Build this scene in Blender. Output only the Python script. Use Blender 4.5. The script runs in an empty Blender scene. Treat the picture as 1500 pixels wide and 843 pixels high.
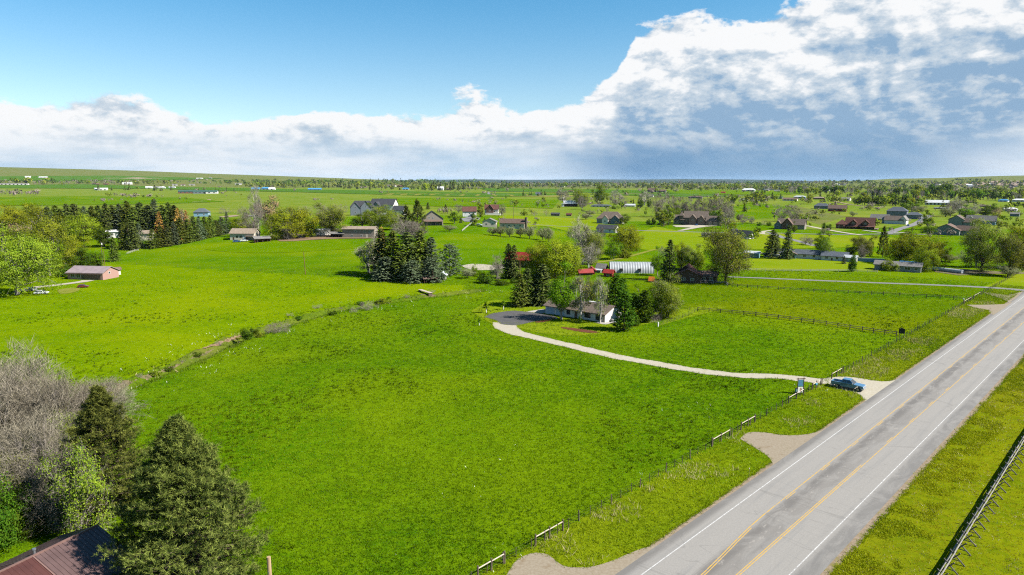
import bpy, bmesh, math, random
import numpy as np
from mathutils import Vector, Matrix
R = math.radians
sc = bpy.context.scene
C = sc.collection
rng = np.random.default_rng(7)
random.seed(7)

# ------------------------------------------------------------------ camera, sky, sun, exposure
CAM_H = 40.0                      # drone height above the road, metres
PITCH = math.atan((421.5 - 265.0) / 1000.0)
cam = bpy.data.cameras.new('camera')
cam.sensor_width = 36.0
cam.lens = 24.0
cam.clip_start = 0.5
cam.clip_end = 120000.0
cam_o = bpy.data.objects.new('camera', cam)
cam_o.location = (0, 0, CAM_H)
cam_o.rotation_euler = (math.pi / 2 - PITCH, 0, 0)
C.objects.link(cam_o)
sc.camera = cam_o

SUN_EL = R(43)
SUN_AZ = math.atan2(0.955, -0.295)       # compass angle from +Y towards +X
sun_vec = Vector((math.sin(SUN_AZ) * math.cos(SUN_EL), math.cos(SUN_AZ) * math.cos(SUN_EL), math.sin(SUN_EL)))
sun = bpy.data.lights.new('sun', 'SUN')
sun.energy = 5.0
sun.angle = R(0.5)
sun.color = (1.0, 0.95, 0.87)
sun_o = bpy.data.objects.new('sun', sun)
sun_o.rotation_euler = sun_vec.to_track_quat('Z', 'Y').to_euler()
C.objects.link(sun_o)

sc.view_settings.view_transform = 'Standard'
sc.view_settings.look = 'None'
sc.view_settings.gamma = 1.0
sc.view_settings.exposure = 1.5
sc.render.engine = 'CYCLES'
sc.cycles.use_denoising = False
sc.cycles.filter_width = 1.15
sc.cycles.max_bounces = 6
sc.cycles.diffuse_bounces = 2
sc.cycles.glossy_bounces = 2
sc.cycles.transmission_bounces = 2
sc.cycles.transparent_max_bounces = 6
sc.cycles.volume_bounces = 0

class NT:
    """small helper for building node trees"""
    def __init__(self, tree):
        self.t = tree
        self.t.nodes.clear()
    def n(self, kind, **kw):
        nd = self.t.nodes.new(kind)
        for k, v in kw.items():
            setattr(nd, k, v)
        return nd
    def link(self, a, b):
        self.t.links.new(a, b)
    def put(self, sock, v):
        if hasattr(v, 'is_output') or isinstance(v, bpy.types.NodeSocket):
            self.t.links.new(v, sock)
        else:
            sock.default_value = v
    def math(self, op, a, b=0.0, c=0.0, clamp=False):
        nd = self.n('ShaderNodeMath', operation=op, use_clamp=clamp)
        self.put(nd.inputs[0], a); self.put(nd.inputs[1], b); self.put(nd.inputs[2], c)
        return nd.outputs[0]
    def vmath(self, op, a, b=(0, 0, 0)):
        nd = self.n('ShaderNodeVectorMath', operation=op)
        self.put(nd.inputs[0], a); self.put(nd.inputs[1], b)
        return nd.outputs[0]
    def ramp(self, v, lo, hi, a=0.0, b=1.0, smooth=True):
        nd = self.n('ShaderNodeMapRange')
        nd.interpolation_type = 'SMOOTHSTEP' if smooth else 'LINEAR'
        self.put(nd.inputs['Value'], v)
        for k, x in (('From Min', lo), ('From Max', hi), ('To Min', a), ('To Max', b)):
            self.put(nd.inputs[k], x)
        return nd.outputs['Result']
    def noise(self, vec, scale, detail=3.0, rough=0.5, dist=0.0):
        nd = self.n('ShaderNodeTexNoise')
        self.put(nd.inputs['Vector'], vec)
        nd.inputs['Scale'].default_value = scale
        nd.inputs['Detail'].default_value = detail
        nd.inputs['Roughness'].default_value = rough
        nd.inputs['Distortion'].default_value = dist
        return nd.outputs['Fac']
    def mix(self, f, a, b):
        nd = self.n('ShaderNodeMix', data_type='RGBA')
        self.put(nd.inputs[0], f)
        self.put(nd.inputs[6], a if not isinstance(a, tuple) or len(a) == 4 else a + (1,))
        self.put(nd.inputs[7], b if not isinstance(b, tuple) or len(b) == 4 else b + (1,))
        return nd.outputs[2]
    def scale3(self, vec, s):
        nd = self.n('ShaderNodeMapping')
        self.put(nd.inputs['Vector'], vec)
        nd.inputs['Scale'].default_value = s
        return nd.outputs[0]

def build_world():
    w = bpy.data.worlds.new('World')
    sc.world = w
    w.use_nodes = True
    t = NT(w.node_tree)
    sky = t.n('ShaderNodeTexSky', sky_type='NISHITA')
    sky.sun_disc = False
    sky.sun_elevation = SUN_EL
    sky.sun_rotation = SUN_AZ
    sky.altitude = 1200
    sky.air_density = 1.0
    sky.dust_density = 0.6
    sky.ozone_density = 1.6
    tc = t.n('ShaderNodeTexCoord').outputs['Generated']
    sep = t.n('ShaderNodeSeparateXYZ'); t.link(tc, sep.inputs[0])
    x, y, z = sep.outputs
    az = t.math('MULTIPLY', t.math('ARCTAN2', x, y), 180 / math.pi)
    el = t.math('MULTIPLY', t.math('ARCSINE', z), 180 / math.pi)
    # height of the cloud bank's upper edge (degrees) round the compass
    fc = t.n('ShaderNodeFloatCurve')
    pts = [(-180, 4.6), (-120, 4.8), (-70, 5.2), (-36, 5.5), (-31, 5.8), (-28, 5.5), (-25.5, 4.7), (-23, 4.2), (-20, 5.0), (-17, 5.3),
           (-13, 5.0), (-9, 5.2), (-6, 5.6), (-3.4, 6.0), (-1, 5.6), (2.5, 5.3), (5, 6.0), (7, 6.9), (8.3, 7.9), (8.9, 10.2), (10, 11.1), (13.4, 11.6), (17, 12.0), (20.3, 12.5),
           (25, 13.4), (34, 17), (60, 24), (85, 22), (120, 9), (180, 4.6)]
    t.link(t.math('MULTIPLY_ADD', az, 1 / 360.0, 0.5), fc.inputs['Value'])
    cu = fc.mapping.curves[0]
    fc.mapping.use_clip = True
    for i, (a, e) in enumerate(pts):
        px, py = (a + 180) / 360.0, e / 30.0
        if i == 0: cu.points[0].location = (px, py)
        elif i == len(pts) - 1: cu.points[-1].location = (px, py)
        else: cu.points.new(px, py)
    fc.mapping.update()
    top = t.math('MULTIPLY', fc.outputs[0], 30.0)
    # seamless direction-space coordinates, flattened like clouds far away
    p = t.scale3(tc, (1.0, 1.0, 1.9))
    def puff(vec):
        a = t.noise(vec, 7.0, 8.0, 0.52, 0.2)
        b = t.noise(vec, 22.0, 6.0, 0.6)
        bil = t.math('ABSOLUTE', t.math('SUBTRACT', b, 0.5))
        return t.math('SUBTRACT', a, t.math('MULTIPLY', bil, 0.42))
    d0 = puff(p)
    d1 = puff(t.vmath('ADD', p, (0.012, -0.003, 0.020)))
    relief = t.math('SUBTRACT', d0, d1)
    below = t.math('SUBTRACT', top, el)
    edge = t.math('ADD', below, t.math('MULTIPLY', t.math('SUBTRACT', d0, 0.41), 7.0))
    mask = t.ramp(edge, 0.0, 0.5)
    pl = t.scale3(tc, (1.0, 1.0, 5.0))
    big = t.noise(pl, 3.4, 5.0, 0.52, 0.35)
    right = t.ramp(az, -4.0, 16.0)
    dep = t.math('DIVIDE', edge, t.math('ADD', top, 1.0))
    # thick cloud: bright shoulders, blue-grey belly, paler rain veil under it
    belly = t.math('MULTIPLY', t.ramp(dep, 0.12, 0.68), t.math('MULTIPLY_ADD', right, 0.46, 0.34))
    lit = t.math('SUBTRACT', 0.88, belly)
    lit = t.math('ADD', lit, t.math('MULTIPLY', relief, t.math('MULTIPLY_ADD', t.ramp(el, 1.0, 6.0), 2.9, 1.6)))
    strata = t.noise(t.scale3(tc, (1.0, 1.0, 9.0)), 7.5, 5.0, 0.6, 0.5)
    lit = t.math('ADD', lit, t.math('MULTIPLY', t.math('SUBTRACT', strata, 0.5), 0.45))
    lit = t.math('ADD', lit, t.math('MULTIPLY', t.math('SUBTRACT', big, 0.5), 1.2), clamp=True)
    col = t.mix(t.ramp(lit, 0.0, 0.45), (0.135, 0.210, 0.300), (0.262, 0.310, 0.358))
    col = t.mix(t.ramp(lit, 0.36, 0.85), col, (0.455, 0.46, 0.465))
    veil = t.math('MULTIPLY', t.ramp(el, 4.2, 1.0), 0.88)
    rain = t.math('MULTIPLY', t.ramp(az, 0.0, 12.0), t.ramp(az, 38.0, 28.0))
    vcol = t.mix(t.ramp(big, 0.40, 0.62), t.mix(rain, (0.235, 0.315, 0.395), (0.056, 0.128, 0.228)), t.mix(rain, (0.385, 0.415, 0.445), (0.092, 0.172, 0.272)))
    col = t.mix(veil, col, vcol)
    bg1 = t.n('ShaderNodeBackground'); bg1.inputs['Strength'].default_value = 0.056
    tint = t.n('ShaderNodeMix', data_type='RGBA', blend_type='MULTIPLY')
    tint.inputs[0].default_value = 1.0
    t.link(sky.outputs[0], tint.inputs[6])
    t.link(t.mix(t.ramp(el, 4.0, 16.0), (0.92, 1.0, 0.96), (0.44, 0.93, 1.04)), tint.inputs[7])
    t.link(tint.outputs[2], bg1.inputs['Color'])
    bg2 = t.n('ShaderNodeBackground'); t.link(col, bg2.inputs['Color']); bg2.inputs['Strength'].default_value = 0.74
    mx = t.n('ShaderNodeMixShader')
    t.link(mask, mx.inputs[0]); t.link(bg1.outputs[0], mx.inputs[1]); t.link(bg2.outputs[0], mx.inputs[2])
    out = t.n('ShaderNodeOutputWorld')
    t.link(mx.outputs[0], out.inputs[0])
    w.cycles.sampling_method = 'MANUAL'
    w.cycles.sample_map_resolution = 512
build_world()

# ------------------------------------------------------------------ the lie of the land
cp, sp_ = math.cos(PITCH), math.sin(PITCH)
ROAD_O = np.array([30.738, 82.633])                 # on the white line at the west side of the road
RD = np.array([0.69676, 0.71730])                   # along the road, away
RN = np.array([0.71730, -0.69676])                  # across the road, to the east verge
def road_xy(s, l): return ROAD_O + RD * s + RN * l
def sstep(a, b, x):
    t = np.clip((np.asarray(x, float) - a) / (b - a), 0, 1)
    return t * t * (3 - 2 * t)
def flat_at(u, v, z=0.0):
    """photo pixel (1500 x 843) to the place on a level plane that it shows"""
    a, b = (u - 750) / 1000.0, (421.5 - v) / 1000.0
    d = (a, cp + b * sp_, -sp_ + b * cp)
    t = (z - CAM_H) / d[2]
    return d[0] * t, d[1] * t
def seg_dist(x, y, P):
    x = np.asarray(x, float); y = np.asarray(y, float)
    best = np.full(x.shape, 1e9)
    for (ax, ay), (bx, by) in zip(P[:-1], P[1:]):
        dx, dy = bx - ax, by - ay
        t = np.clip(((x - ax) * dx + (y - ay) * dy) / (dx * dx + dy * dy), 0, 1)
        best = np.minimum(best, np.hypot(x - ax - t * dx, y - ay - t * dy))
    return best
DITCH_PX = [(120, 600), (165, 575), (215, 553), (250, 541), (300, 518), (345, 497), (400, 480), (480, 456), (560, 442), (620, 434), (700, 426)]
DITCH = [flat_at(*p) for p in DITCH_PX]
AZL = [-75, -52, -36.9, -33, -28.8, -24.2, -20.3, -16.7, -10.8, -5.7, 0]
HZL = [150, 170, 172, 160, 146, 120, 102, 84, 52, 20, 0]
AZR = [22, 26, 28.8, 32, 34.6, 37, 50, 75]
HZR = [0, 30, 66, 74, 96, 104, 110, 90]
AZB = [-10, -6, -3, 2, 6, 10, 14, 18, 21, 25]
HZB = [0, 50, 74, 70, 84, 76, 92, 80, 62, 0]
def H(x, y):
    x = np.asarray(x, float); y = np.asarray(y, float)
    r = np.hypot(x, y)
    az = np.degrees(np.arctan2(x, y))
    lat = (x - ROAD_O[0]) * RN[0] + (y - ROAD_O[1]) * RN[1]
    h = 4.5 * sstep(350, 420, y + 0.10 * x) * sstep(70, -40, x) * sstep(1300, 800, y)
    und = 0.35 * np.sin(x / 23.0 + 1.3 * np.sin(y / 41.0)) * np.sin(y / 29.0 + 0.7) + 0.25 * np.sin(x / 51.0 + y / 37.0)
    h = h + und * sstep(-16, -45, lat) * sstep(330, 200, r)
    dd = seg_dist(x, y, DITCH)
    h = h - 1.25 * sstep(2.9, 0.5, dd) * sstep(330, 250, r)
    h = h + np.interp(az, AZL, HZL, 0, 0) * sstep(2600, 8600, r)
    h = h + np.interp(az, AZR, HZR, 0, 0) * sstep(4500, 10500, r)
    h = h + np.interp(az, AZB, HZB, 0, 0) * sstep(17000, 23000, r)
    return h
TS = np.geomspace(50, 45000, 420)
def at(u, v):
    """first place on the land that a photo pixel shows"""
    a, b = (u - 750) / 1000.0, (421.5 - v) / 1000.0
    d = np.array((a, cp + b * sp_, -sp_ + b * cp))
    g = CAM_H + TS * d[2] - H(TS * d[0], TS * d[1])
    k = np.nonzero(g < 0)[0]
    i = int(k[0]) if len(k) else len(TS) - 1
    lo, hi = TS[max(0, i - 1)], TS[i]
    for _ in range(24):
        m = 0.5 * (lo + hi)
        if CAM_H + m * d[2] - float(H(m * d[0], m * d[1])) < 0: hi = m
        else: lo = m
    return Vector((hi * d[0], hi * d[1], float(H(hi * d[0], hi * d[1]))))
def mpp(p):
    """metres per photo pixel at a place"""
    return (p[1] * cp + (CAM_H - p[2]) * sp_) / 1000.0

# ------------------------------------------------------------------ mesh and material helpers
def mesh_np(name, verts, faces_flat, counts, mats, face_rnd=None, face_mat=None, smooth=False):
    me = bpy.data.meshes.new(name)
    verts = np.asarray(verts, np.float32); faces_flat = np.asarray(faces_flat, np.int32); counts = np.asarray(counts, np.int32)
    me.vertices.add(len(verts)); me.vertices.foreach_set('co', verts.ravel())
    me.loops.add(len(faces_flat)); me.loops.foreach_set('vertex_index', faces_flat)
    me.polygons.add(len(counts))
    st = np.zeros(len(counts), np.int32); st[1:] = np.cumsum(counts)[:-1]
    me.polygons.foreach_set('loop_start', st)
    if smooth: me.polygons.foreach_set('use_smooth', np.ones(len(counts), bool))
    for m in mats: me.materials.append(m)
    if face_mat is not None: me.polygons.foreach_set('material_index', np.asarray(face_mat, np.int32))
    if face_rnd is not None:
        a = me.attributes.new('rnd', 'FLOAT', 'FACE')
        a.data.foreach_set('value', np.asarray(face_rnd, np.float32))
    me.update(calc_edges=True)
    me.validate()
    return me
def link(o, parent=None):
    C.objects.link(o)
    if parent is not None: o.parent = parent
    return o
def obj(name, me, parent=None, loc=None, rz=None):
    o = bpy.data.objects.new(name, me)
    if loc is not None: o.location = loc
    if rz is not None: o.rotation_euler = (0, 0, rz)
    return link(o, parent)
def tag(o, label=None, cat=None, group=None, kind=None):
    if label: o['label'] = label
    if cat: o['category'] = cat
    if group: o['group'] = group
    if kind: o['kind'] = kind
    return o
def empty(name, loc, rz=0.0, label=None, cat=None, group=None):
    o = bpy.data.objects.new(name, None)
    o.empty_display_size = 0.5
    o.location = loc; o.rotation_euler = (0, 0, rz)
    link(o)
    return tag(o, label, cat, group)

class MB:
    """collects boxes, prisms and bars; build() links them as one mesh"""
    def __init__(s): s.v = []; s.f = []
    def add(s, vs, fs):
        k = len(s.v); s.v += [tuple(v) for v in vs]; s.f += [tuple(i + k for i in f) for f in fs]; return s
    def box(s, x0, x1, y0, y1, z0, z1):
        return s.add([(x0, y0, z0), (x1, y0, z0), (x1, y1, z0), (x0, y1, z0), (x0, y0, z1), (x1, y0, z1), (x1, y1, z1), (x0, y1, z1)],
                     [(0, 3, 2, 1), (4, 5, 6, 7), (0, 1, 5, 4), (1, 2, 6, 5), (2, 3, 7, 6), (3, 0, 4, 7)])
    def bar(s, a, b, w, h=None, n=4, w2=None):
        """bar from a to b: n-sided, radius w (w2 at the end)"""
        a, b = Vector(a), Vector(b); d = (b - a).normalized()
        up = Vector((0, 0, 1)) if abs(d.z) < 0.95 else Vector((1, 0, 0))
        e1 = d.cross(up).normalized(); e2 = d.cross(e1)
        w2 = w if w2 is None else w2
        vs = []
        for q, rr in ((a, w), (b, w2)):
            for i in range(n):
                an = 2 * math.pi * (i + 0.5) / n
                vs.append(q + e1 * math.cos(an) * rr + e2 * math.sin(an) * (rr if h is None else h * rr / w))
        fs = [(i, (i + 1) % n, n + (i + 1) % n, n + i) for i in range(n)] + [tuple(range(n))[::-1], tuple(range(n, 2 * n))]
        return s.add(vs, fs)
    def prism(s, prof, y0, y1):
        """side profile in x,z extruded along y"""
        n = len(prof)
        vs = [(x, y0, z) for x, z in prof] + [(x, y1, z) for x, z in prof]
        fs = [tuple(range(n)), tuple(range(n, 2 * n))[::-1]] + [(i, n + i, n + (i + 1) % n, (i + 1) % n) for i in range(n)]
        return s.add(vs, fs)
    def mesh(s, name, mat, bevel=0.0, smooth=False):
        me = bpy.data.meshes.new(name)
        me.from_pydata(s.v, [], s.f)
        bm = bmesh.new(); bm.from_mesh(me)
        bmesh.ops.recalc_face_normals(bm, faces=bm.faces)
        if bevel: bmesh.ops.bevel(bm, geom=list(bm.edges), offset=bevel, segments=2, affect='EDGES', clamp_overlap=True)
        bm.to_mesh(me); bm.free()
        if smooth:
            for p in me.polygons: p.use_smooth = True
        for m in (mat if isinstance(mat, (list, tuple)) else [mat]): me.materials.append(m)
        return me
    def build(s, name, mat, parent=None, loc=None, rz=None, **kw):
        return obj(name, s.mesh(name, mat, **kw), parent, loc, rz)

MATS = {}
ALB = 0.80
def al(c): return tuple(x * ALB for x in c)
def pbsdf(t, color, rough=0.85, spec=0.25, metal=0.0, bump=None, bstr=0.3, bdist=0.05):
    b = t.n('ShaderNodeBsdfPrincipled')
    t.put(b.inputs['Base Color'], color if not isinstance(color, tuple) or len(color) == 4 else color + (1,))
    t.put(b.inputs['Roughness'], rough)
    b.inputs['Specular IOR Level'].default_value = spec
    b.inputs['Metallic'].default_value = metal
    if bump is not None:
        bp = t.n('ShaderNodeBump'); bp.inputs['Strength'].default_value = bstr; bp.inputs['Distance'].default_value = bdist
        t.link(bump, bp.inputs['Height']); t.link(bp.outputs[0], b.inputs['Normal'])
    return b
def newmat(name):
    m = bpy.data.materials.new(name); m.use_nodes = True
    MATS[name] = m
    return m, NT(m.node_tree)
def finish(t, sh):
    o = t.n('ShaderNodeOutputMaterial'); t.link(sh if isinstance(sh, bpy.types.NodeSocket) else sh.outputs[0], o.inputs[0])
def mott(name, c1, c2=None, scale=1.0, rough=0.85, spec=0.25, metal=0.0, bump=0.0, stretch=(1, 1, 1), c3=None, detail=5.0, bdist=0.03):
    """a surface mottled between two or three colours, with a fine relief of its own"""
    m, t = newmat(name)
    P = t.scale3(t.n('ShaderNodeTexCoord').outputs['Object'], stretch)
    c2 = c2 or tuple(x * 0.8 for x in c1)
    c1, c2, c3 = al(c1), al(c2), (al(c3) if c3 else None)
    n = t.noise(P, scale, detail, 0.6)
    col = t.mix(t.ramp(n, 0.3, 0.7), c1, c2)
    n2 = t.noise(P, scale * 0.17 + 0.05, 4.0, 0.6)
    if c3: col = t.mix(t.ramp(n2, 0.55, 0.72), col, c3)
    finish(t, pbsdf(t, col, rough, spec, metal, n if bump else None, bump, bdist))
    return m
def foliage(name, c1, c2, transl=0.2, tcol=None, vary=0.25):
    """leaf surface: every leaf its own shade, every tree its own cast"""
    m, t = newmat(name)
    a = t.n('ShaderNodeAttribute'); a.attribute_name = 'rnd'
    oi = t.n('ShaderNodeObjectInfo')
    col = t.mix(a.outputs['Fac'], al(c1), al(c2))
    hs = t.n('ShaderNodeHueSaturation')
    t.put(hs.inputs['Hue'], t.ramp(oi.outputs['Random'], 0, 1, 0.5 - 0.02, 0.5 + 0.02, False))
    t.put(hs.inputs['Value'], t.ramp(oi.outputs['Random'], 0, 1, 1 - vary, 1 + vary, False))
    t.link(col, hs.inputs['Color'])
    d = pbsdf(t, hs.outputs[0], 0.7, 0.03)
    if transl:
        tr = t.n('ShaderNodeBsdfTranslucent')
        mu = t.n('ShaderNodeMix', data_type='RGBA', blend_type='MULTIPLY'); mu.inputs[0].default_value = 1.0
        t.link(hs.outputs[0], mu.inputs[6]); mu.inputs[7].default_value = (1.5, 1.5, 0.8, 1)
        t.link(mu.outputs[2], tr.inputs[0])
        mx = t.n('ShaderNodeMixShader'); mx.inputs[0].default_value = transl
        t.link(d.outputs[0], mx.inputs[1]); t.link(tr.outputs[0], mx.inputs[2])
        finish(t, mx)
    else:
        finish(t, d)
    return m

def grass_mat(name, lo, hi, warm, warm_amt=0.5, clump=0.55, fine=1.0, bump=0.6, dark=0.55):
    """pasture: broad drifts of colour, clumps of ranker dark green, fine blade grain"""
    m, t = newmat(name)
    P = t.n('ShaderNodeTexCoord').outputs['Object']
    lo, hi, warm = (tuple(x * ALB * 0.90 for x in c) for c in (lo, hi, warm))
    n1 = t.noise(P, 0.016, 3.0, 0.55, 0.5)
    n2 = t.noise(P, 0.10, 4.0, 0.6)
    n3 = t.noise(P, 0.80 * fine, 5.0, 0.72)
    f = t.math('ADD', t.math('MULTIPLY', n2, 0.5), t.math('MULTIPLY', n3, 0.85))
    col = t.mix(t.ramp(f, 0.50, 0.84), lo, hi)
    col = t.mix(t.math('MULTIPLY', t.ramp(n1, 0.42, 0.68), warm_amt), col, warm)
    sp2 = t.math('MULTIPLY', t.math('MULTIPLY', t.ramp(n3, 0.54, 0.68), t.ramp(n2, 0.36, 0.62)), clump)
    col = t.mix(sp2, col, tuple(x * 0.42 for x in lo))
    finish(t, pbsdf(t, col, 1.0, 0.0))
    return m

grass_mat('pasture', (0.040, 0.104, 0.0014), (0.098, 0.176, 0.0022), (0.135, 0.188, 0.0024), 0.7, 0.65)
grass_mat('pasture_gold', (0.072, 0.138, 0.0010), (0.136, 0.205, 0.0014), (0.165, 0.212, 0.0018), 0.7, 0.45)
grass_mat('verge_left', (0.064, 0.118, 0.002), (0.128, 0.180, 0.003), (0.165, 0.185, 0.005), 0.8, 0.4)
grass_mat('verge_right', (0.084, 0.122, 0.0025), (0.155, 0.178, 0.0035), (0.190, 0.160, 0.010), 0.75, 0.45)
grass_mat('lawn', (0.110, 0.172, 0.004), (0.158, 0.215, 0.006), (0.175, 0.205, 0.010), 0.7, 0.25)
grass_mat('paddock', (0.050, 0.102, 0.0012), (0.100, 0.158, 0.002), (0.130, 0.160, 0.002), 0.7, 0.6)
grass_mat('far_field', (0.090, 0.145, 0.012), (0.135, 0.188, 0.020), (0.170, 0.195, 0.030), 0.8, 0.35, 0.12)  # muted and blued a little: distance haze put into the field colour
grass_mat('deep_field', (0.038, 0.105, 0.008), (0.065, 0.140, 0.011), (0.085, 0.145, 0.014), 0.5, 0.2, 0.12)
grass_mat('straw_field', (0.140, 0.160, 0.022), (0.190, 0.195, 0.036), (0.200, 0.180, 0.050), 0.6, 0.2, 0.12)
grass_mat('scrub_field', (0.080, 0.115, 0.022), (0.130, 0.150, 0.034), (0.165, 0.145, 0.060), 0.6, 0.5, 0.3)  # slightly blued for distance haze as well
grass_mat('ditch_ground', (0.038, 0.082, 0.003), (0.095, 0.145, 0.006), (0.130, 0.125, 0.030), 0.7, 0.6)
mott('far_forest', (0.018, 0.030, 0.016), (0.035, 0.050, 0.024), 0.004, 1.0, 0.0)
# ------------------------------------------------------------------ surface materials
def road_mat():
    m, t = newmat('road_asphalt')
    P = t.n('ShaderNodeTexCoord').outputs['Object']
    s = t.n('ShaderNodeSeparateXYZ'); t.link(P, s.inputs[0])
    lat = t.math('MULTIPLY', s.outputs[1], -1.0)
    fine = t.noise(P, 6.0, 6.0, 0.7)
    streak = t.noise(t.scale3(P, (0.045, 0.9, 1)), 1.0, 6.0, 0.65, 0.6)
    patch = t.noise(t.scale3(P, (0.16, 0.42, 1)), 1.0, 7.0, 0.68, 0.8)
    blot = t.noise(t.scale3(P, (0.5, 1.2, 1)), 1.0, 6.0, 0.7)
    wob = t.math('ADD', lat, t.math('MULTIPLY', t.math('SUBTRACT', streak, 0.5), 1.0))
    lane = t.mix(t.ramp(fine, 0.3, 0.7), (0.156, 0.148, 0.137), (0.186, 0.176, 0.163))
    lane = t.mix(t.math('MULTIPLY', t.ramp(streak, 0.46, 0.72), 0.6), lane, (0.129, 0.126, 0.122))
    # dirt that traffic leaves in the turning lane and on the shoulders
    mid = t.math('MULTIPLY', t.ramp(wob, 3.3, 4.2), t.ramp(wob, 7.6, 6.4))
    dirt = t.math('MULTIPLY', mid, t.math('ADD', t.ramp(patch, 0.36, 0.62, 0.30, 1.0), t.math('MULTIPLY', t.ramp(blot, 0.45, 0.7), 0.3)), clamp=True)
    stripe = t.math('MULTIPLY', t.math('MULTIPLY', t.ramp(wob, 3.5, 4.4), t.ramp(wob, 5.6, 4.7)), t.ramp(patch, 0.3, 0.55))
    c = t.mix(t.math('MULTIPLY', dirt, 0.62), lane, (0.102, 0.094, 0.086))
    c = t.mix(t.math('MULTIPLY', stripe, 0.5), c, (0.058, 0.054, 0.051))
    worn = t.math('MULTIPLY', t.ramp(blot, 0.56, 0.70), mid)
    c = t.mix(t.math('MULTIPLY', worn, 0.75), c, (0.204, 0.189, 0.171))
    sh_r = t.math('MULTIPLY', t.ramp(wob, 10.9, 11.8), t.ramp(patch, 0.30, 0.62, 0.25, 1.0))
    c = t.mix(t.math('MULTIPLY', sh_r, 0.62), c, (0.071, 0.068, 0.065))
    sh_l = t.math('MULTIPLY', t.ramp(wob, -0.5, -1.5), t.ramp(patch, 0.28, 0.55, 0.35, 1.0))
    c = t.mix(t.math('MULTIPLY', sh_l, 0.7), c, (0.071, 0.067, 0.063))
    # hairline joints and a few transverse cracks, faint
    cr = t.math('ABSOLUTE', t.math('SUBTRACT', t.noise(t.scale3(P, (0.10, 0.02, 1)), 1.0, 3.0, 0.5, 1.5), 0.5))
    c = t.mix(t.math('MULTIPLY', t.ramp(cr, 0.006, 0.0), 0.25), c, (0.068, 0.065, 0.061))
    finish(t, pbsdf(t, c, 0.85, 0.25, 0, fine, 0.25, 0.02))
road_mat()
def paint_mat(name, c):
    m, t = newmat(name)
    P = t.n('ShaderNodeTexCoord').outputs['Object']
    n = t.noise(P, 3.0, 6.0, 0.75)
    finish(t, pbsdf(t, t.mix(t.ramp(n, 0.44, 0.66), al(c), (0.17, 0.165, 0.16)), 0.7, 0.3))
paint_mat('paint_white', (0.42, 0.415, 0.405))
paint_mat('paint_yellow', (0.44, 0.265, 0.03))
mott('gravel', (0.345, 0.318, 0.255), (0.28, 0.25, 0.195), 2.2, 0.95, 0.1, bump=0.4, c3=(0.30, 0.27, 0.19))
mott('gravel_grey', (0.235, 0.200, 0.152), (0.190, 0.155, 0.110), 3.5, 0.95, 0.1, bump=0.4, c3=(0.170, 0.130, 0.085), detail=7.0)
mott('shoulder_gravel', (0.235, 0.185, 0.140), (0.165, 0.125, 0.080), 2.6, 0.95, 0.1, bump=0.5, c3=(0.15, 0.13, 0.045))
mott('asphalt_new', (0.058, 0.056, 0.056), (0.075, 0.072, 0.070), 0.8, 0.85, 0.25, bump=0.2)
mott('asphalt_grey', (0.165, 0.162, 0.165), (0.135, 0.132, 0.135), 0.3, 0.9, 0.2)
mott('bare_soil', (0.20, 0.135, 0.085), (0.125, 0.085, 0.050), 1.3, 0.95, 0.1, bump=0.5)
mott('mulch', (0.115, 0.040, 0.020), (0.075, 0.028, 0.015), 2.0, 0.95, 0.1, bump=0.5)
mott('mud', (0.150, 0.115, 0.060), (0.060, 0.058, 0.022), 1.4, 0.9, 0.2, bump=0.6, c3=(0.085, 0.12, 0.02))
mott('dry_sand', (0.26, 0.195, 0.14), (0.21, 0.155, 0.11), 0.05, 0.95, 0.1)
mott('concrete', (0.32, 0.30, 0.275), (0.27, 0.25, 0.23), 1.5, 0.9, 0.2)

# ------------------------------------------------------------------ ground
def spaced(lo, hi, step, far_lo, far_hi, g):
    a = list(np.arange(lo, hi + step / 2, step))
    d = step
    while a[-1] < far_hi: d *= g; a.append(a[-1] + d)
    d = step; b = []
    x = lo
    while x > far_lo: d *= g; x -= d; b.append(x)
    return np.array(b[::-1] + a)
def build_ground():
    xs = spaced(-150, 130, 1.4, -30000, 30000, 1.075)
    ys = spaced(56, 250, 1.4, -2600, 31000, 1.06)
    X, Y = np.meshgrid(xs, ys)
    Z = H(X, Y)
    V = np.stack([X, Y, Z], -1).reshape(-1, 3)
    nx, ny = len(xs), len(ys)
    i, j = np.meshgrid(np.arange(nx - 1), np.arange(ny - 1))
    a = (j * nx + i).ravel()
    F = np.stack([a, a + 1, a + 1 + nx, a + nx], -1)
    cx, cy = 0.5 * (X[:-1, :-1] + X[1:, 1:]).ravel(), 0.5 * (Y[:-1, :-1] + Y[1:, 1:]).ravel()
    lat = (cx - ROAD_O[0]) * RN[0] + (cy - ROAD_O[1]) * RN[1]
    r = np.hypot(cx, cy)
    az = np.degrees(np.arctan2(cx, cy))
    mi = np.where((lat > 5), 2, np.where((lat > -11.7), 1, 0))
    mi = np.where((r > 700) & (mi != 2), 3, mi)
    mi = np.where((r > 420) & (mi == 2), 3, mi)
    mi = np.where((r > 3600), 4, mi)
    fx = np.array([flat_at(*q) for q in ((150, 386), (200, 388), (310, 394.5), (447, 402.5), (520, 406.5), (640, 418))])
    dx = np.array(DITCH)
    gold = (cy > np.interp(cx, dx[:, 0], dx[:, 1])) & (cy < np.interp(cx, fx[:, 0], fx[:, 1]) - 1.0) & (cx < -18)
    mi = np.where(gold & (mi == 0), 5, mi)
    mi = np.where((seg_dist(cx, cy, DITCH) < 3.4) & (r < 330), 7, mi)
    mi = np.where((r > 11500) & (az > -9) & (az < 25), 6, mi)
    me = mesh_np('ground', V, F.ravel(), np.full(len(F), 4), [MATS[k] for k in ('pasture', 'verge_left', 'verge_right', 'far_field', 'scrub_field', 'pasture_gold', 'far_forest', 'ditch_ground')], face_mat=mi, smooth=True)
    tag(obj('ground', me), kind='structure')
build_ground()

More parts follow.
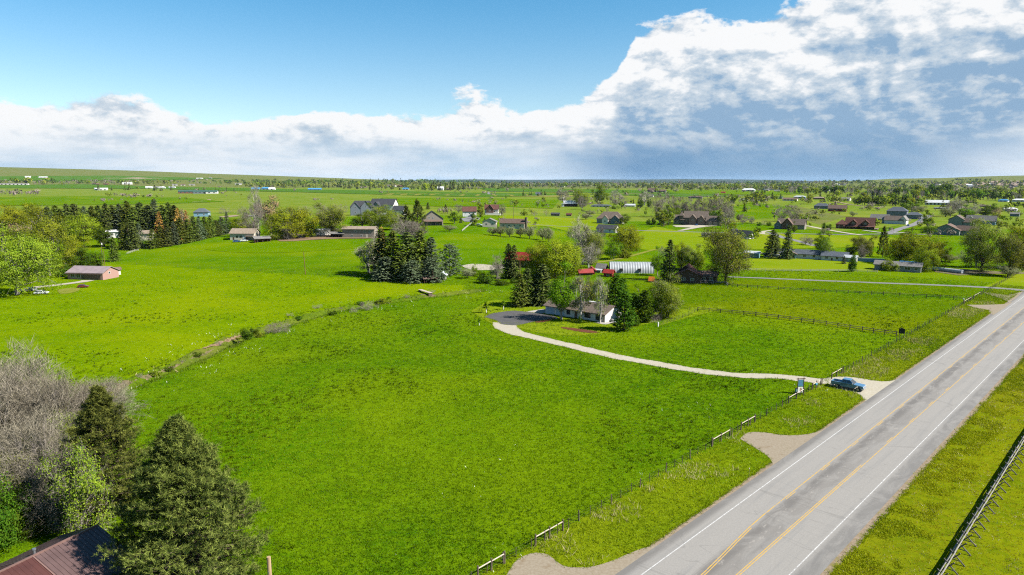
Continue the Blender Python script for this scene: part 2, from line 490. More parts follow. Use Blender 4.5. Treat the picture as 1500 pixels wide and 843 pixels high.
def catmull(P, n=6):
    P = [np.array(p, float) for p in P]
    if len(P) < 3: return [tuple(P[0] + (P[1] - P[0]) * i / n) for i in range(n + 1)]
    Q = [2 * P[0] - P[1]] + P + [2 * P[-1] - P[-2]]
    out = []
    for i in range(1, len(Q) - 2):
        for k in range(n):
            t = k / n
            out.append(0.5 * ((2 * Q[i]) + (-Q[i - 1] + Q[i + 1]) * t + (2 * Q[i - 1] - 5 * Q[i] + 4 * Q[i + 1] - Q[i + 2]) * t * t + (-Q[i - 1] + 3 * Q[i] - 3 * Q[i + 1] + Q[i + 2]) * t ** 3))
    out.append(P[-1])
    return [tuple(p) for p in out]
KEEP_CLEAR = []          # world polygons where no pasture grass grows
def sheet_off(x, y, lift): return lift + 0.0004 * max(0.0, math.hypot(x, y) - 150)
def strip(name, px, width, mat, lift=0.03, world=False, n=6, rough_edge=0.0, clear=True):
    """a track laid on the ground along photo points"""
    P = [(p if world else tuple(at(*p)[:2])) for p in px]
    P = catmull(P, n)
    W = width if isinstance(width, (list, tuple)) else [width] * len(px)
    wi = np.interp(np.linspace(0, 1, len(P)), np.linspace(0, 1, len(W)), W)
    V = []; L = []; Rr = []
    for i, (x, y) in enumerate(P):
        a = P[max(0, i - 1)]; b = P[min(len(P) - 1, i + 1)]
        d = Vector((b[0] - a[0], b[1] - a[1])).normalized(); nx, ny = -d.y, d.x
        for k in range(5):
            f = (k / 4 - 0.5) * wi[i]
            if k in (0, 4) and rough_edge: f += random.uniform(-rough_edge, rough_edge)
            qx, qy = x + nx * f, y + ny * f
            V.append((qx, qy, float(H(qx, qy)) + sheet_off(qx, qy, lift)))
            if k == 0: L.append((qx, qy))
            if k == 4: Rr.append((qx, qy))
    F = [(i * 5 + k, i * 5 + k + 1, i * 5 + k + 6, i * 5 + k + 5) for i in range(len(P) - 1) for k in range(4)]
    me = bpy.data.meshes.new(name); me.from_pydata(V, [], F); me.materials.append(MATS[mat])
    if me.polygons and me.polygons[0].normal.z < 0: me.flip_normals()
    if clear: KEEP_CLEAR.append(L + Rr[::-1])
    return tag(obj(name, me), kind='structure')
def patch(name, px, mat, lift=0.02, world=False, smooth=0, clear=False, maxlen=None, jag=0.0):
    """a piece of ground of its own colour, outlined by photo points"""
    P = [(p if world else tuple(at(*p)[:2])) for p in px]
    if smooth:
        Q = catmull(P + [P[0]], smooth)[:-1]
    else: Q = P
    if jag: Q = [(x + random.uniform(-jag, jag), y + random.uniform(-jag, jag)) for x, y in Q]
    bm = bmesh.new()
    vs = [bm.verts.new((x, y, 0)) for x, y in Q]
    bm.faces.new(vs)
    bmesh.ops.triangulate(bm, faces=bm.faces[:])
    r = math.hypot(*np.mean(Q, axis=0))
    ml = maxlen or max(6.0, r * 0.03)
    for _ in range(6):
        E = [e for e in bm.edges if e.calc_length() > ml]
        if not E or len(bm.verts) > 20000: break
        bmesh.ops.subdivide_edges(bm, edges=E, cuts=1)
        bmesh.ops.triangulate(bm, faces=[f for f in bm.faces if len(f.verts) > 3])
    co = np.array([v.co[:2] for v in bm.verts])
    hz = H(co[:, 0], co[:, 1])
    for v, h in zip(bm.verts, hz): v.co.z = float(h) + sheet_off(v.co.x, v.co.y, lift)
    bmesh.ops.recalc_face_normals(bm, faces=bm.faces)
    me = bpy.data.meshes.new(name); bm.to_mesh(me); bm.free()
    if sum(p.normal.z for p in me.polygons) < 0: me.flip_normals()
    me.materials.append(MATS[mat])
    if clear: KEEP_CLEAR.append(Q)
    return tag(obj(name, me), kind='structure')

# the highway: gravel edge, asphalt, lines
ROAD_RZ = math.atan2(RD[1], RD[0])
def road_sheet(name, s0, s1, lfun0, lfun1, mat, z, step=4.0, parent=None, jag=0.0, s_list=None):
    S = s_list if s_list is not None else np.concatenate([np.arange(s0, min(s1, 320), step), np.arange(min(s1, 320), s1 + 0.1, 60)]) if s1 > 320 else np.arange(s0, s1 + 0.01, step)
    V = []
    for s in S:
        a, b = lfun0(s), lfun1(s)
        if jag: a += random.uniform(-jag, jag); b += random.uniform(-jag, jag)
        V += [(s, -a, z), (s, -b, z)]
    F = [(2 * i + 1, 2 * i + 3, 2 * i + 2, 2 * i) for i in range(len(S) - 1)]
    me = bpy.data.meshes.new(name); me.from_pydata(V, [], F); me.materials.append(MATS[mat])
    if me.polygons[0].normal.z < 0: me.flip_normals()
    if parent: return obj(name, me, parent)
    return tag(obj(name, me, None, (ROAD_O[0], ROAD_O[1], 0), ROAD_RZ), kind='structure')
kk = lambda c: (lambda s: c)
road_sheet('road_shoulder', -160, 2000, kk(-2.55), kk(14.0), 'shoulder_gravel', 0.012, 0.8, jag=0.16)
road = road_sheet('road', -160, 2000, kk(-1.95), kk(13.15), 'road_asphalt', 0.04)
taper = lambda s: 3.45 + 1.05 * float(sstep(-4, -24, s))
road_sheet('white_line', -160, 900, kk(-0.06), kk(0.07), 'paint_white', 0.046, parent=road)
road_sheet('white_line', -160, 900, kk(10.83), kk(10.96), 'paint_white', 0.046, parent=road)
road_sheet('yellow_line', -160, 900, lambda s: taper(s) - 0.06, lambda s: taper(s) + 0.06, 'paint_yellow', 0.046, parent=road)
road_sheet('yellow_line', -160, 900, kk(7.18), kk(7.30), 'paint_yellow', 0.046, parent=road)
# broken inner lines of the turning lane: solid pairs near the taper
for s in np.arange(-160, -6, 400): pass
road_sheet('yellow_line', -160, -6, lambda s: taper(s) + 0.20, lambda s: taper(s) + 0.31, 'paint_yellow', 0.046, parent=road)
road_sheet('yellow_line', -160, 22, kk(6.94), kk(7.05), 'paint_yellow', 0.046, parent=road)
for k in range(26):
    s0 = 2.0 + k * 12.2
    dash = lambda s: taper(s) + 0.20
    road_sheet('yellow_dash', s0, s0 + 3.0, lambda s: taper(s) + 0.20, lambda s: taper(s) + 0.31, 'paint_yellow', 0.046, 1.0, parent=road)
    if s0 > 20: road_sheet('yellow_dash', s0 + 5.4, s0 + 8.4, kk(6.94), kk(7.05), 'paint_yellow', 0.046, 1.0, parent=road)

# approaches off the highway
patch('gravel_approach', [(735, 860), (752, 826), (776, 811), (803, 813), (822, 828), (850, 832), (885, 826), (935, 806), (965, 800), (910, 850), (880, 875)], 'gravel_grey', 0.022, smooth=3, clear=True, jag=0.06)
patch('gravel_approach', [(1084, 643), (1096, 634), (1120, 634), (1150, 638), (1185, 636), (1215, 625), (1236, 608), (1205, 640), (1165, 668), (1138, 690), (1128, 672), (1112, 660)], 'gravel_grey', 0.022, smooth=3, clear=True, jag=0.06)
patch('gravel_approach', [(1205, 555), (1240, 552), (1290, 559), (1315, 556), (1330, 548), (1310, 570), (1286, 592), (1276, 600), (1268, 588), (1255, 576), (1222, 568)], 'gravel', 0.024, smooth=3, clear=True, jag=0.05)
patch('gravel_approach', [(1416, 447), (1440, 447), (1470, 446), (1483, 443), (1455, 462), (1448, 455), (1430, 452)], 'gravel_grey', 0.022, smooth=2, clear=True)
# the drive up to the white house and its paved yard
strip('driveway', [(1212, 560), (1180, 556), (1130, 551.5), (1080, 550), (1020, 543), (960, 533), (900, 522), (840, 508), (790, 496), (757, 488), (740, 479), (741, 473)],
      [3.6, 3.7, 3.7, 3.7, 3.7, 3.8, 3.8, 4.0, 4.2, 5.0, 6.4, 7.4], 'gravel', 0.035, rough_edge=0.28)
patch('paved_yard', [(709, 465), (722, 459.5), (748, 456), (764, 456.5), (800, 461), (818, 467), (795, 470), (772, 474), (757, 477), (735, 475.5), (727, 470)], 'asphalt_new', 0.05, smooth=3, clear=True)
patch('concrete_walk', [(770, 457), (797, 453), (803, 459), (790, 460)], 'concrete', 0.045, clear=True)
patch('garden_bed', [(822, 479.5), (840, 481), (862, 484), (876, 486.5), (874, 488.5), (855, 487.5), (835, 484), (823, 481.5)], 'mulch', 0.04, smooth=2, clear=True)
patch('garden_bed', [(783, 471.5), (800, 468.5), (812, 466.5), (813, 468.5), (797, 472.5), (785, 473.5)], 'mulch', 0.055, clear=True)
patch('gravel_bed', [(870, 473), (886, 476), (903, 473.5), (905, 471), (895, 470)], 'concrete', 0.045, clear=True)
# mown grass round the house
patch('lawn', [(690, 456), (720, 440), (760, 444), (800, 446), (905, 452), (990, 452), (1010, 458), (960, 472), (910, 484), (870, 490), (830, 492), (790, 488), (765, 482), (745, 482), (728, 478), (712, 470)], 'lawn', 0.012, smooth=3)
patch('lawn', [(985, 455), (1030, 449), (1065, 450), (1035, 459), (985, 472), (965, 478)], 'lawn', 0.010)

# paddocks east of the drive and lawns beyond
patch('paddock', [(905, 418), (1010, 414), (1062, 420), (1140, 424), (1290, 434), (1416, 441), (1317, 492), (1200, 476), (1100, 463), (1010, 453), (960, 446), (920, 440)], 'paddock', 0.010)
patch('paddock', [(1062, 411), (1180, 409), (1300, 412), (1440, 422), (1428, 434), (1300, 430), (1140, 421), (1062, 417)], 'paddock', 0.009)
patch('lawn', [(1068, 396), (1075, 382), (1130, 378), (1240, 380), (1262, 384), (1290, 392), (1290, 399), (1242, 396)], 'lawn', 0.012)
patch('lawn', [(1065, 352), (1120, 340), (1180, 344), (1270, 346), (1330, 350), (1290, 362), (1200, 364), (1100, 366), (1068, 362)], 'lawn', 0.012)
patch('lawn', [(930, 345), (960, 332), (1000, 340), (1080, 342), (1075, 358), (1020, 372), (940, 366), (925, 358)], 'lawn', 0.012)
patch('lawn', [(835, 340), (800, 332), (740, 334), (730, 316), (800, 318), (870, 322), (900, 336)], 'lawn', 0.012)
patch('lawn', [(1200, 300), (1300, 302), (1360, 322), (1300, 334), (1230, 340), (1180, 336), (1120, 330), (1080, 325)], 'far_field', 0.010)
patch('lawn', [(1440, 421), (1500, 398), (1540, 380), (1560, 395), (1500, 425), (1475, 432)], 'lawn', 0.012)
strip('side_road', [(1560, 432), (1500, 426), (1450, 422), (1380, 418.5), (1300, 415.5), (1200, 411.5), (1130, 408.5), (1066, 406)], [5.5, 5.0, 4.0, 3.6, 3.4, 3.2, 3.0, 3.0], 'asphalt_grey', 0.04)
patch('gravel_approach', [(1440, 428), (1475, 433), (1498, 428), (1490, 436), (1478, 444), (1468, 438), (1445, 431)], 'gravel_grey', 0.03)
# lanes of the housing beyond
strip('lane', [(1068, 371), (1128, 371.5), (1180, 371)], 4.0, 'gravel_grey', 0.05)
strip('lane', [(880, 335), (930, 338), (1000, 340), (1060, 341.5), (1130, 342), (1220, 344), (1300, 343.5), (1360, 344)], 5.0, 'asphalt_grey', 0.05)
strip('lane', [(1128, 341), (1145, 348), (1170, 354), (1195, 361)], 5.5, 'asphalt_grey', 0.06)
strip('lane', [(1300, 343), (1318, 336), (1340, 329), (1352, 322), (1362, 316)], 6.5, 'asphalt_grey', 0.06)
strip('track', [(1220, 295), (1250, 301), (1290, 305), (1320, 306)], 5.0, 'dry_sand', 0.06)
strip('track', [(1180, 331), (1205, 336), (1240, 342), (1262, 345)], 4.5, 'gravel', 0.06)
strip('track', [(1265, 338), (1300, 342), (1330, 341)], 3.5, 'concrete', 0.06)
patch('driveway', [(985, 331), (1015, 330), (1052, 331), (1025, 334), (1000, 338.5), (992, 338.5), (1012, 334), (990, 333)], 'gravel', 0.06)
strip('driveway', [(1130, 338), (1118, 340), (1117, 343), (1126, 344)], 4.0, 'gravel', 0.07)
strip('lane', [(740, 327), (790, 330), (830, 332.5), (870, 333)], 3.5, 'asphalt_grey', 0.05)
patch('gravel_yard', [(675, 321), (692, 317), (704, 320), (698, 326), (680, 325)], 'asphalt_grey', 0.05)
patch('gravel_yard', [(676, 390), (692, 387), (722, 389), (740, 392), (722, 396), (690, 395.5)], 'gravel', 0.04, smooth=2)
patch('gravel_yard', [(395, 346), (430, 343), (500, 345), (560, 346.5), (560, 349.5), (500, 350), (455, 352), (410, 354)], 'bare_soil', 0.05, smooth=2)
strip('driveway', [(30, 427), (50, 422), (75, 419), (100, 416), (122, 413), (130, 411)], [5, 5, 4.4, 4.0, 4.5, 5.0], 'gravel', 0.05)
patch('worn_ground', [(84, 425), (105, 422), (118, 424), (108, 429), (88, 431)], 'straw_field', 0.03, smooth=2)
# the mown strip that crosses behind the metal barn
strip('mown_path', [(820, 392), (850, 388), (895, 382), (930, 374), (955, 367), (968, 365)], 3.0, 'straw_field', 0.04)
grass_mat('bank_grass', (0.046, 0.112, 0.001), (0.100, 0.175, 0.0014), (0.120, 0.18, 0.0016), 0.5, 0.7)
patch('field', [(300, 366), (345, 359), (400, 356.5), (480, 355.5), (560, 352), (600, 352), (560, 361), (480, 367), (400, 371), (340, 370)], 'bank_grass', 0.03, smooth=3)
# beds of mud along the ditch
strip('ditch_bed', [(150, 584), (175, 571), (195, 562), (215, 553), (235, 546), (250, 541), (270, 532), (290, 523), (318, 510)], [0.7, 1.3, 0.5, 0.9, 0.35, 0.7, 0.3, 0.6, 0.2], 'mud', 0.03, rough_edge=0.3, n=8, clear=False)
strip('ditch_bed', [(290, 513), (310, 507), (330, 500), (345, 495.5), (360, 492)], [0.15, 0.8, 0.4, 1.0, 0.2], 'bare_soil', 0.05, rough_edge=0.35, n=8, clear=False)
patch('bare_bank', [(168, 562), (182, 557), (196, 559), (188, 563), (174, 568)], 'mud', 0.05, jag=0.4, smooth=3)
patch('bare_bank', [(615, 431), (634, 432), (640, 434), (620, 435)], 'mud', 0.05, jag=0.2, smooth=2)

# fields far off: each its own crop
for nm, pts, mt in [
    ('field', [(0, 272), (120, 270.5), (350, 276), (520, 279), (700, 283), (880, 285), (700, 289.5), (420, 281.5), (230, 277), (0, 276)], 'deep_field'),
    ('field', [(-60, 291), (0, 289), (120, 288), (270, 290), (330, 296), (200, 300), (0, 302), (-80, 300)], 'pasture'),
    ('field', [(560, 283), (720, 285), (850, 286.5), (830, 289.5), (700, 287.5), (560, 286)], 'straw_field'),
    ('field', [(560, 290), (700, 291), (820, 293), (810, 306), (640, 303), (540, 296)], 'pasture'),
    ('field', [(700, 276), (880, 278), (960, 280), (1000, 284), (860, 283), (720, 281)], 'deep_field'),
    ('field', [(880, 285.5), (1000, 289.5), (1110, 287), (1000, 284)], 'deep_field'),
    ('field', [(975, 279), (1060, 279.5), (1200, 281), (1150, 286), (1060, 285), (985, 284)], 'pasture'),
    ('field', [(1072, 304), (1100, 297), (1160, 304), (1170, 316), (1100, 322), (1072, 318)], 'pasture'),
    ('field', [(1155, 300), (1200, 310), (1240, 318), (1200, 330), (1165, 318)], 'scrub_field'),
    ('field', [(145, 261.5), (200, 260.6), (246, 262), (200, 263.2)], 'dry_sand'),
    ('field', [(0, 259), (160, 258), (330, 262), (250, 264.5), (60, 265.5), (-40, 265)], 'deep_field'),
    ('field', [(1390, 271), (1460, 265.5), (1540, 266), (1540, 271.5), (1450, 272.5)], 'dry_sand'),
    ('gravel_patch', [(292, 294.5), (308, 292.5), (310, 294), (298, 296), (280, 297)], 'dry_sand'),
    ('gravel_patch', [(320, 318), (345, 315.5), (352, 317), (330, 319)], 'dry_sand'),
    ('gravel_patch', [(476, 312), (490, 316), (470, 316.5), (462, 313)], 'dry_sand'),
]:
    patch(nm, pts, mt, 0.03)
for px, w in [([(640, 285.2), (720, 285.6), (800, 287.3), (860, 289.5)], 7), ([(716, 285), (720, 281.4), (770, 281.2), (900, 283.5), (1000, 286), (1090, 287)], 8),
              ([(390, 279.2), (480, 279.0), (580, 280.0), (640, 280.2)], 7), ([(860, 290), (940, 289.5), (1040, 288.5), (1110, 287)], 7)]:
    strip('lane', px, w, 'asphalt_grey', 0.1)
# ------------------------------------------------------------------ trees: materials and generators
mott('bark', (0.105, 0.080, 0.060), (0.060, 0.045, 0.034), 3.0, 0.95, 0.1, bump=0.6)
mott('bark_grey', (0.30, 0.265, 0.235), (0.20, 0.175, 0.155), 2.0, 0.95, 0.1)
mott('bark_pale', (0.50, 0.46, 0.42), (0.32, 0.29, 0.26), 1.6, 0.9, 0.1)
foliage('leaf_green', (0.055, 0.115, 0.003), (0.150, 0.215, 0.006), 0.2)
foliage('leaf_bright', (0.085, 0.138, 0.006), (0.240, 0.290, 0.022), 0.22)
foliage('leaf_willow', (0.115, 0.160, 0.005), (0.280, 0.315, 0.016), 0.25)
foliage('leaf_sparse', (0.110, 0.150, 0.010), (0.230, 0.255, 0.030), 0.25)
foliage('leaf_olive', (0.140, 0.155, 0.070), (0.230, 0.235, 0.125), 0.3)
foliage('leaf_deep', (0.026, 0.066, 0.004), (0.085, 0.135, 0.008), 0.25)
foliage('twig_grey', (0.130, 0.110, 0.088), (0.235, 0.205, 0.165), 0.0)
foliage('twig_pale', (0.200, 0.178, 0.145), (0.310, 0.280, 0.235), 0.0)
foliage('twig_plum', (0.170, 0.130, 0.115), (0.260, 0.215, 0.185), 0.0)
foliage('twig_tan', (0.270, 0.195, 0.080), (0.340, 0.250, 0.120), 0.1)
foliage('needle_dark', (0.030, 0.050, 0.011), (0.128, 0.152, 0.036), 0.06)
foliage('needle_blue', (0.034, 0.056, 0.028), (0.130, 0.160, 0.084), 0.08)
foliage('needle_olive', (0.016, 0.028, 0.005), (0.180, 0.200, 0.040), 0.06)  # wide dark-to-bright range puts sunlit tips and shaded gaps into the colour
foliage('needle_green', (0.036, 0.060, 0.008), (0.150, 0.172, 0.026), 0.15)
foliage('needle_rust', (0.200, 0.100, 0.026), (0.380, 0.200, 0.055), 0.15)

class Geo:
    """numpy collector of tubes and leaf quads"""
    def __init__(s): s.V = []; s.F = []; s.N = []; s.M = []; s.Rn = []; s.k = 0
    def tube(s, pts, rad, n=5, mat=0):
        P = np.asarray(pts, float); k = len(P)
        D = np.gradient(P, axis=0); D /= np.linalg.norm(D, axis=1, keepdims=True) + 1e-9
        up = np.where(np.abs(D[:, 2:3]) < 0.9, np.array([[0, 0, 1.0]]), np.array([[1.0, 0, 0]]))
        e1 = np.cross(D, up); e1 /= np.linalg.norm(e1, axis=1, keepdims=True) + 1e-9
        e2 = np.cross(D, e1)
        an = 2 * np.pi * np.arange(n) / n
        ring = P[:, None, :] + (e1[:, None, :] * np.cos(an)[None, :, None] + e2[:, None, :] * np.sin(an)[None, :, None]) * np.asarray(rad)[:, None, None]
        i, j = np.meshgrid(np.arange(k - 1), np.arange(n), indexing='ij')
        a = i * n + j; b = i * n + (j + 1) % n
        F = np.stack([a, b, b + n, a + n], -1).reshape(-1, 4) + s.k
        s.V.append(ring.reshape(-1, 3)); s.F.append(F.ravel()); s.N.append(np.full(len(F), 4)); s.M.append(np.full(len(F), mat)); s.Rn.append(np.full(len(F), 0.5))
        s.k += k * n
    def quads(s, A, B, Cc, D, rnd, mat=0):
        m = len(A)
        s.V.append(np.stack([A, B, Cc, D], 1).reshape(-1, 3))
        s.F.append(np.arange(4 * m) + s.k); s.N.append(np.full(m, 4)); s.M.append(np.full(m, mat)); s.Rn.append(rnd); s.k += 4 * m
    def tris(s, A, B, Cc, rnd, mat=0):
        m = len(A)
        s.V.append(np.stack([A, B, Cc], 1).reshape(-1, 3))
        s.F.append(np.arange(3 * m) + s.k); s.N.append(np.full(m, 3)); s.M.append(np.full(m, mat)); s.Rn.append(rnd); s.k += 3 * m
    def leaves(s, Pp, size, rs, asp=0.62, mat=0, nrm=None, rnd=None):
        m = len(Pp)
        n = unit(rs, m) * 0.62 + (nrm if nrm is not None else 0)
        a = np.cross(n, rs.normal(size=(m, 3))); a /= np.linalg.norm(a, axis=1, keepdims=True) + 1e-9
        b = np.cross(n, a); b /= np.linalg.norm(b, axis=1, keepdims=True) + 1e-9
        z = (np.asarray(size) * rs.uniform(0.65, 1.35, m))[:, None]
        s.quads(Pp - a * z * 0.5, Pp + b * z * asp * 0.5, Pp + a * z * 0.5, Pp - b * z * asp * 0.5, rs.uniform(0, 1, m) if rnd is None else rnd, mat)
    def twigs(s, P0, Dr, wid, rs, mat=0, nrm=None):
        m = len(P0)
        b = np.cross(Dr, rs.normal(size=(m, 3)) if nrm is None else nrm + rs.normal(size=(m, 3)) * 0.35); b /= np.linalg.norm(b, axis=1, keepdims=True) + 1e-9
        w = np.asarray(wid)[:, None] if np.ndim(wid) else np.full((m, 1), wid)
        s.tris(P0 - b * w * 0.5, P0 + b * w * 0.5, P0 + Dr, rs.uniform(0, 1, m), mat)
    def mesh(s, name, mats, smooth=False):
        return mesh_np(name, np.concatenate(s.V), np.concatenate(s.F), np.concatenate(s.N), mats, np.concatenate(s.Rn), np.concatenate(s.M), smooth)

def unit(rs, n):
    a = rs.normal(size=(n, 3)); return a / (np.linalg.norm(a, axis=1, keepdims=True) + 1e-9)
def bez(a, b, rs, sag=0.1, k=5):
    a, b = np.array(a, float), np.array(b, float)
    m = 0.5 * (a + b) + rs.normal(size=3) * np.linalg.norm(b - a) * sag
    t = np.linspace(0, 1, k)[:, None]
    return (1 - t) ** 2 * a + 2 * t * (1 - t) * m + t * t * b

def gen_broad(seed, h=10., w=9., base=0.2, lobes=14, clumps=15, leaves=18, ls=0.42, sig=0.42, vase=0.0, leafmat='leaf_green', bark='bark',
              twig=0, twigmat=None, tw=0.0042, stems=1, lean=0.0, trunk_r=0.03, lowfull=0.0):
    """broadleaf tree or shrub: trunk, limbs, lobes of leaf clumps and/or bare twigs; returns (trunk mesh, crown mesh)"""
    rs = np.random.default_rng(seed)
    G, K = Geo(), Geo()
    a, c = w / 2, h * (1 - base) / 2
    cz = h * base + c
    dirs = unit(rs, lobes * 3)
    dirs = dirs[np.argsort(-dirs[:, 2])] if vase else dirs
    i = np.arange(lobes) + 0.5
    phi = np.arccos(1 - 2 * i / lobes); th = np.pi * (1 + 5 ** 0.5) * i + rs.uniform(0, 6)
    D = np.stack([np.cos(th) * np.sin(phi), np.sin(th) * np.sin(phi), np.cos(phi)], -1) + rs.normal(size=(lobes, 3)) * 0.22
    rad = rs.uniform(0.45, 0.78, lobes)[:, None]
    LC = D * rad * np.array([a, a, c])
    zz = (LC[:, 2] / c + 1) / 2
    if vase: LC[:, :2] *= (0.35 + 0.85 * zz[:, None]) ** vase
    LC[:, 2] += cz
    LR = rs.uniform(0.26, 0.44, lobes) * min(a, c) * 1.05
    r0 = trunk_r * h
    # trunk(s)
    tops = []
    for sN in range(stems):
        off = rs.normal(size=2) * w * 0.06 if stems > 1 else np.zeros(2)
        tp = np.array([off[0] * 3, off[1] * 3, h * (base + 0.42 * (1 - base))]) + np.array([lean * h, 0, 0])
        path = bez((off[0], off[1], -0.25), tp, rs, 0.05, 7)
        G.tube(path, np.linspace(r0 * (1.25 if stems == 1 else 0.8), r0 * 0.42, 7), 6)
        tops.append(path)
    clump_pts = []; clump_n = []
    for q in range(lobes):
        path = tops[rs.integers(len(tops))]
        st = path[min(6, max(2, int(6 * np.clip((LC[q, 2] / h - 0.15), 0.3, 1.0))))]
        limb = bez(st, LC[q], rs, 0.14, 5)
        G.tube(limb, np.linspace(r0 * 0.42, r0 * 0.12, 5), 4)
        n = clumps
        dd = unit(rs, n); out = LC[q] - np.array([0, 0, cz]); out = out / (np.linalg.norm(out) + 1e-6)
        dd += out * 0.55; dd /= np.linalg.norm(dd, axis=1, keepdims=True)
        cpt = LC[q] + dd * LR[q] * rs.uniform(0.45, 1.1, n)[:, None]
        if lowfull: cpt[:, 2] = np.where(rs.uniform(size=n) < lowfull, cpt[:, 2] * rs.uniform(0.25, 0.9, n), cpt[:, 2])
        cpt[:, 2] = np.maximum(cpt[:, 2], 0.15)
        clump_pts.append(cpt); clump_n.append((dd + out * 0.5) / 1.3)
        for m in range(0, n, 3 if not twig else (1 if twig > 10 and n > 20 else 2)):
            G.tube(bez(limb[3], cpt[m], rs, 0.12, 3), [r0 * 0.13, r0 * 0.08, r0 * 0.03], 3)
    CP = np.concatenate(clump_pts)
    if leaves:
        rep = np.repeat(CP, leaves, 0)
        Pp = rep + rs.normal(size=rep.shape) * np.array([sig, sig, sig * 0.75])
        shade = np.clip(rs.normal(0.5, 0.25, len(Pp)) + np.repeat(rs.normal(0, 0.16, len(CP)), leaves), 0, 1)
        Pp[:, 2] = np.maximum(Pp[:, 2], 0.05)
        K.leaves(Pp, ls, rs, rnd=shade, nrm=np.repeat(np.concatenate(clump_n), leaves, 0) + np.array([0, 0, 0.25]))
    if twig:
        rep = np.repeat(CP, twig, 0)
        o = rep - np.array([0, 0, cz * 0.6]); o /= np.linalg.norm(o, axis=1, keepdims=True) + 1e-6
        d = o * 0.7 + unit(rs, len(rep)) * 0.75 + np.array([0, 0, 0.25])
        d = d / np.linalg.norm(d, axis=1, keepdims=True) * (rs.uniform(0.5, 1.4, len(rep)) * h * 0.10)[:, None]
        K.twigs(rep - d * 0.35 + rs.normal(size=rep.shape) * sig * 0.7, d, h * tw, rs, 1 if leaves else 0)
    mats = ([MATS[leafmat]] if leaves else []) + ([MATS[twigmat or 'twig_grey']] if twig else [])
    return G.mesh('trunk', [MATS[bark]], True), K.mesh('crown', mats)

def gen_spruce(seed, h=12., w=5.2, levels=50, per=10, leafmat='needle_dark', base=0.03, ls=0.46, power=0.8, droop=0.35, sprigs=7, tip=1.0):
    rs = np.random.default_rng(seed)
    G, K = Geo(), Geo()
    G.tube([(0, 0, -0.2), (0, 0, h * 0.5), (0, 0, h * 0.98)], [h * 0.018, h * 0.012, h * 0.002], 6)
    Pall, Dall = [], []
    for i in range(levels):
        f = (i + rs.uniform(0, 0.9)) / levels
        z = h * (base + (1 - base) * f)
        L0 = w / 2 * (1 - f) ** power * (1.0 if f > 0.12 else 0.75 + 2 * f) + 0.1
        for b in range(per):
            an = rs.uniform(0, 2 * np.pi)
            L = L0 * rs.uniform(0.6, 1.15)
            d = np.array([np.cos(an), np.sin(an), -droop + 0.55 * f + rs.normal() * 0.10])
            n = max(2, int(sprigs * L / (w / 2) + 2))
            t = np.linspace(0.30, 1.0, n) ** 0.8
            pts = np.array([0, 0, z]) + d[None, :] * (t * L)[:, None]
            pts[:, 2] += 0.10 * L * t ** 2
            Pall.append(pts); Dall.append(np.repeat(d[None, :], n, 0))
    P = np.concatenate(Pall); Dd = np.concatenate(Dall)
    m = len(P)
    P = P + rs.normal(size=P.shape) * 0.12
    Dd = Dd / np.linalg.norm(Dd, axis=1, keepdims=True)
    side = np.cross(Dd, np.array([0, 0, 1.0])); side /= np.linalg.norm(side, axis=1, keepdims=True) + 1e-9
    sg = rs.choice([-1, 1], m)[:, None]
    ax = Dd * 0.75 + side * sg * rs.uniform(0.1, 0.9, m)[:, None] + np.array([0, 0, -0.28]) + rs.normal(size=(m, 3)) * 0.22
    ax /= np.linalg.norm(ax, axis=1, keepdims=True)
    bx = np.cross(ax, np.array([0, 0, 1.0]) + Dd * 0.6 + rs.normal(size=(m, 3)) * 0.55); bx /= np.linalg.norm(bx, axis=1, keepdims=True)
    z = (ls * rs.uniform(0.7, 1.4, m))[:, None]
    K.quads(P - ax * z * 0.5, P + bx * z * 0.28, P + ax * z * 0.65, P - bx * z * 0.28, np.clip(rs.normal(0.45, 0.25, m), 0, 1))
    # leading shoot
    T = np.array([[0, 0, h * 0.97]] * 8) + rs.normal(size=(8, 3)) * np.array([0.07, 0.07, 0.2])
    K.leaves(T, 0.5 * tip, rs)
    return G.mesh('trunk', [MATS['bark']], True), K.mesh('crown', [MATS[leafmat]])

